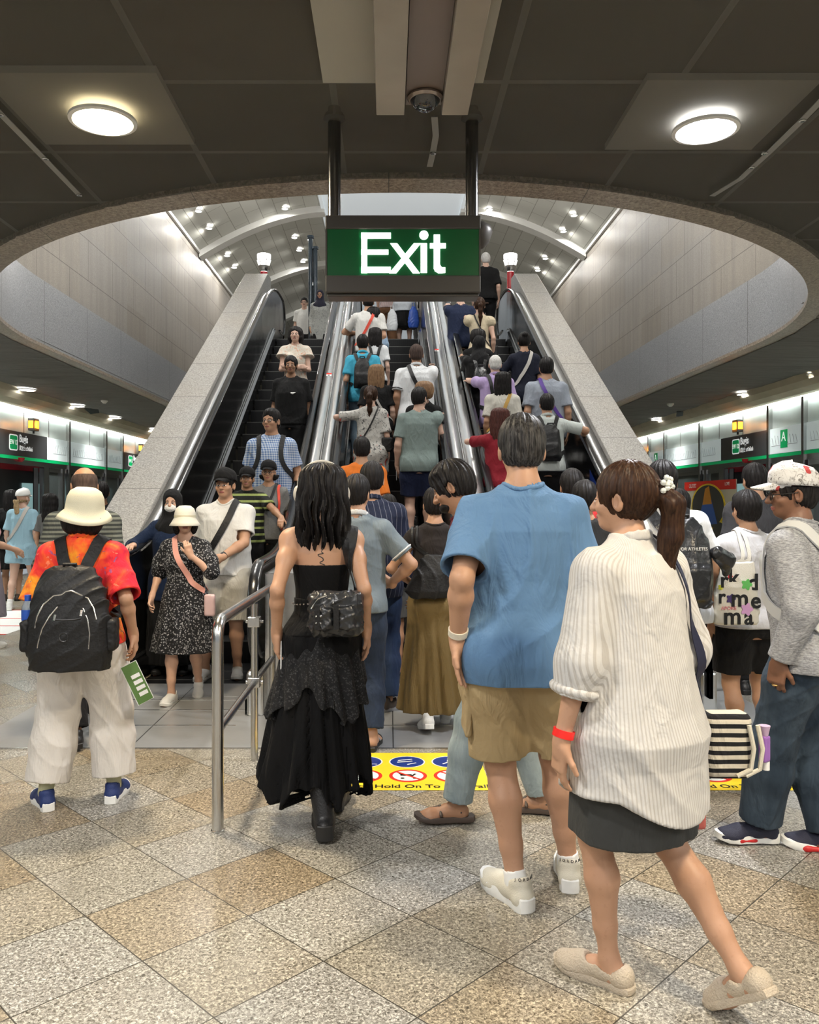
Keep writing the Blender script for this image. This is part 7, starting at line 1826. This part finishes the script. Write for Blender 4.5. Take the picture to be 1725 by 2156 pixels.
# ================= going up: right escalator
P = rider(1043, 747, 1.68, 'bald elderly man in a lavender shirt, hand on the handrail', 'm', 4, 0, GE3, arms={-1: rail_hand(E3, -1, 10.6)}); P.top_(K('lavender_shirt', (.42, .32, .55)), .8, .8, .03, .03, collar='cloth_lavender_shirt'); P.pants('cloth_black_trouser', .98); P.hair('crop', 'hair_white', vol=.6); P.shoes('shoe_brown', 'sole_black'); P.backpack('small black bag straps on the lavender shirt', 'bag_black', .08, .1, .04, 1.1)
P = rider(1104, 700, 1.62, 'woman with a hair bun and a beige strap across her black top', 'f', 1, 0, GE3, arms={-1: dict(w=(-.15, .2, 1.1), pole=(-1, -.3, -.4))}); P.top_(K('deep_navy', (.008, .010, .022)), .8, .8, .03); P.pants('cloth_black_trouser', .98); P.hair('bun', 'hair_black'); P.shoes('shoe_white', 'sole_white'); P.sling('strap_grey', .045, 'beige strap across the black top of the woman with the bun', 1, bag=False)
P = rider(1151, 752, 1.68, 'man in a light grey T-shirt with a purple cross strap on the right escalator', 'm', 1, 0, GE3, bw=1.1); P.top_(K('blue_grey', (.30, .33, .39), 'heather', c2=(.26, .29, .34)), .8, .8, .03, .03); P.pants('cloth_black_trouser', .98); P.hair('short', 'hair_black'); P.shoes('shoe_black', 'sole_black'); P.sling('strap_purple', .04, 'purple strap across the light grey T-shirt', -1, bag=False)
P = rider(1058, 783, 1.60, 'woman with long black hair in a cream T-shirt with black lettering on the back', 'f', 1, 0, GE3, bw=1.08); P.top_(K('cream_tee', (.56, .54, .48)), .82, .86, .03, .02); P.pants(K('jean_blue', (.12, .2, .34), 'denim', c2=(.2, .3, .45)), .98, .018, .02); P.hair('long', 'hair_black', .26, vol=.95); P.shoes('shoe_white', 'sole_white'); P.sling(mat('strap_mustard', (.45, .27, .06), .7), .045, 'mustard strap bag on the woman in the lettered T-shirt', 1)
for i, ch in enumerate('ONEPIECE'):
    x = -.105+i*.03; X_, _g = P.project([(x, -.25, 1.21)], .004, P.surf(), 30, False); text(ch, 'lettering', 'black', .055*P.s, tuple(X_[0]*P.s), (PI/2, 0, 0), P.root, .002, offset=.001)
P = rider(1152, 829, 1.66, 'man in a light shirt with a black backpack, hand on the right handrail', 'm', 1, 0, GE3, arms={1: rail_hand(E3, 1, 9.2)}); P.top_(K('pale_green', (.48, .52, .50)), .8, .84, .03, collar='cloth_pale_green'); P.pants('cloth_black_trouser', .98); P.hair('short', 'hair_black'); P.shoes('shoe_black', 'sole_black'); P.backpack('black backpack on the man in the light shirt on the right escalator', 'bag_black', .125, .2, .07, 1.15)
P = rider(1052, 859, 1.56, 'woman with reddish hair in a dark red T-shirt, hand on the handrail', 'f', 4, 0, GE3, arms={-1: rail_hand(E3, -1, 9.0)}); P.top_(K('dark_red', (.22, .012, .022)), .7, .86); P.pants('cloth_jean_blue', .98); P.hair('long', 'hair_red', .26); P.shoes('shoe_white', 'sole_white')
P = rider(1009, 707, 1.58, 'person in a black headscarf and black clothes with a small black backpack', 'f', 1, 0, GE3, arms={-1: rail_hand(E3, -1, 11.5)}, bw=1.1); P.top_('cloth_plain_black', 1.95, .6, .035, .06); P.skirt('cloth_plain_black', .1); P.hijab('cloth_scarf_black'); P.shoes('shoe_white', 'sole_black'); P.backpack('small black backpack over the black headscarf person', 'bag_nylon', .11, .15, .05, 1.12)
P = rider(1006, 693, 1.58, 'second person in black in front of the black headscarf', 'f', 1, 0, GE3); P.top_('cloth_plain_black', 1.9, .7, .03, .03); P.pants('cloth_black_trouser', .98); P.hair('bob', 'hair_black', .08); P.shoes('shoe_white', 'sole_black')
P = rider(1010, 626, 1.62, 'woman with long ponytail and cream strappy dress high on the right escalator', 'f', 4, 0, GE3, arms={-1: rail_hand(E3, -1, 13.6)}); P.dress(K('cream_dress', (.56, .48, .34)), .45, .12, .014, .12); P.hair('pony', 'hair_brown', .36); P.shoes('shoe_white', 'sole_white'); P.sling('bag_black', .02, 'thin black strap bag on the cream dress', -1)
P = rider(970, 606, 1.66, 'person in a navy shirt and black shorts below the exit sign', 'm', 4, 0, GE3, bw=1.1, arms={-1: rail_hand(E3, -1, 14.3)}); P.top_(K('navy_shirt', (.014, .022, .055)), .8, .8); P.pants('cloth_black_trouser', .42, name='shorts'); P.hair('short', 'hair_black'); P.shoes('shoe_black', 'sole_black')
P = Person((WX(1023, 15.4), 15.4, UF), 0, 1.72, 'white haired man in a black shirt at the top of the right escalator', 'm', 1.05, 4, **N4, face=False); P.top_('cloth_plain_black', .9, .85, .03); P.pants('cloth_black_trouser', .98); P.hair('short', 'hair_white', vol=1.2); P.shoes('shoe_black', 'sole_black')
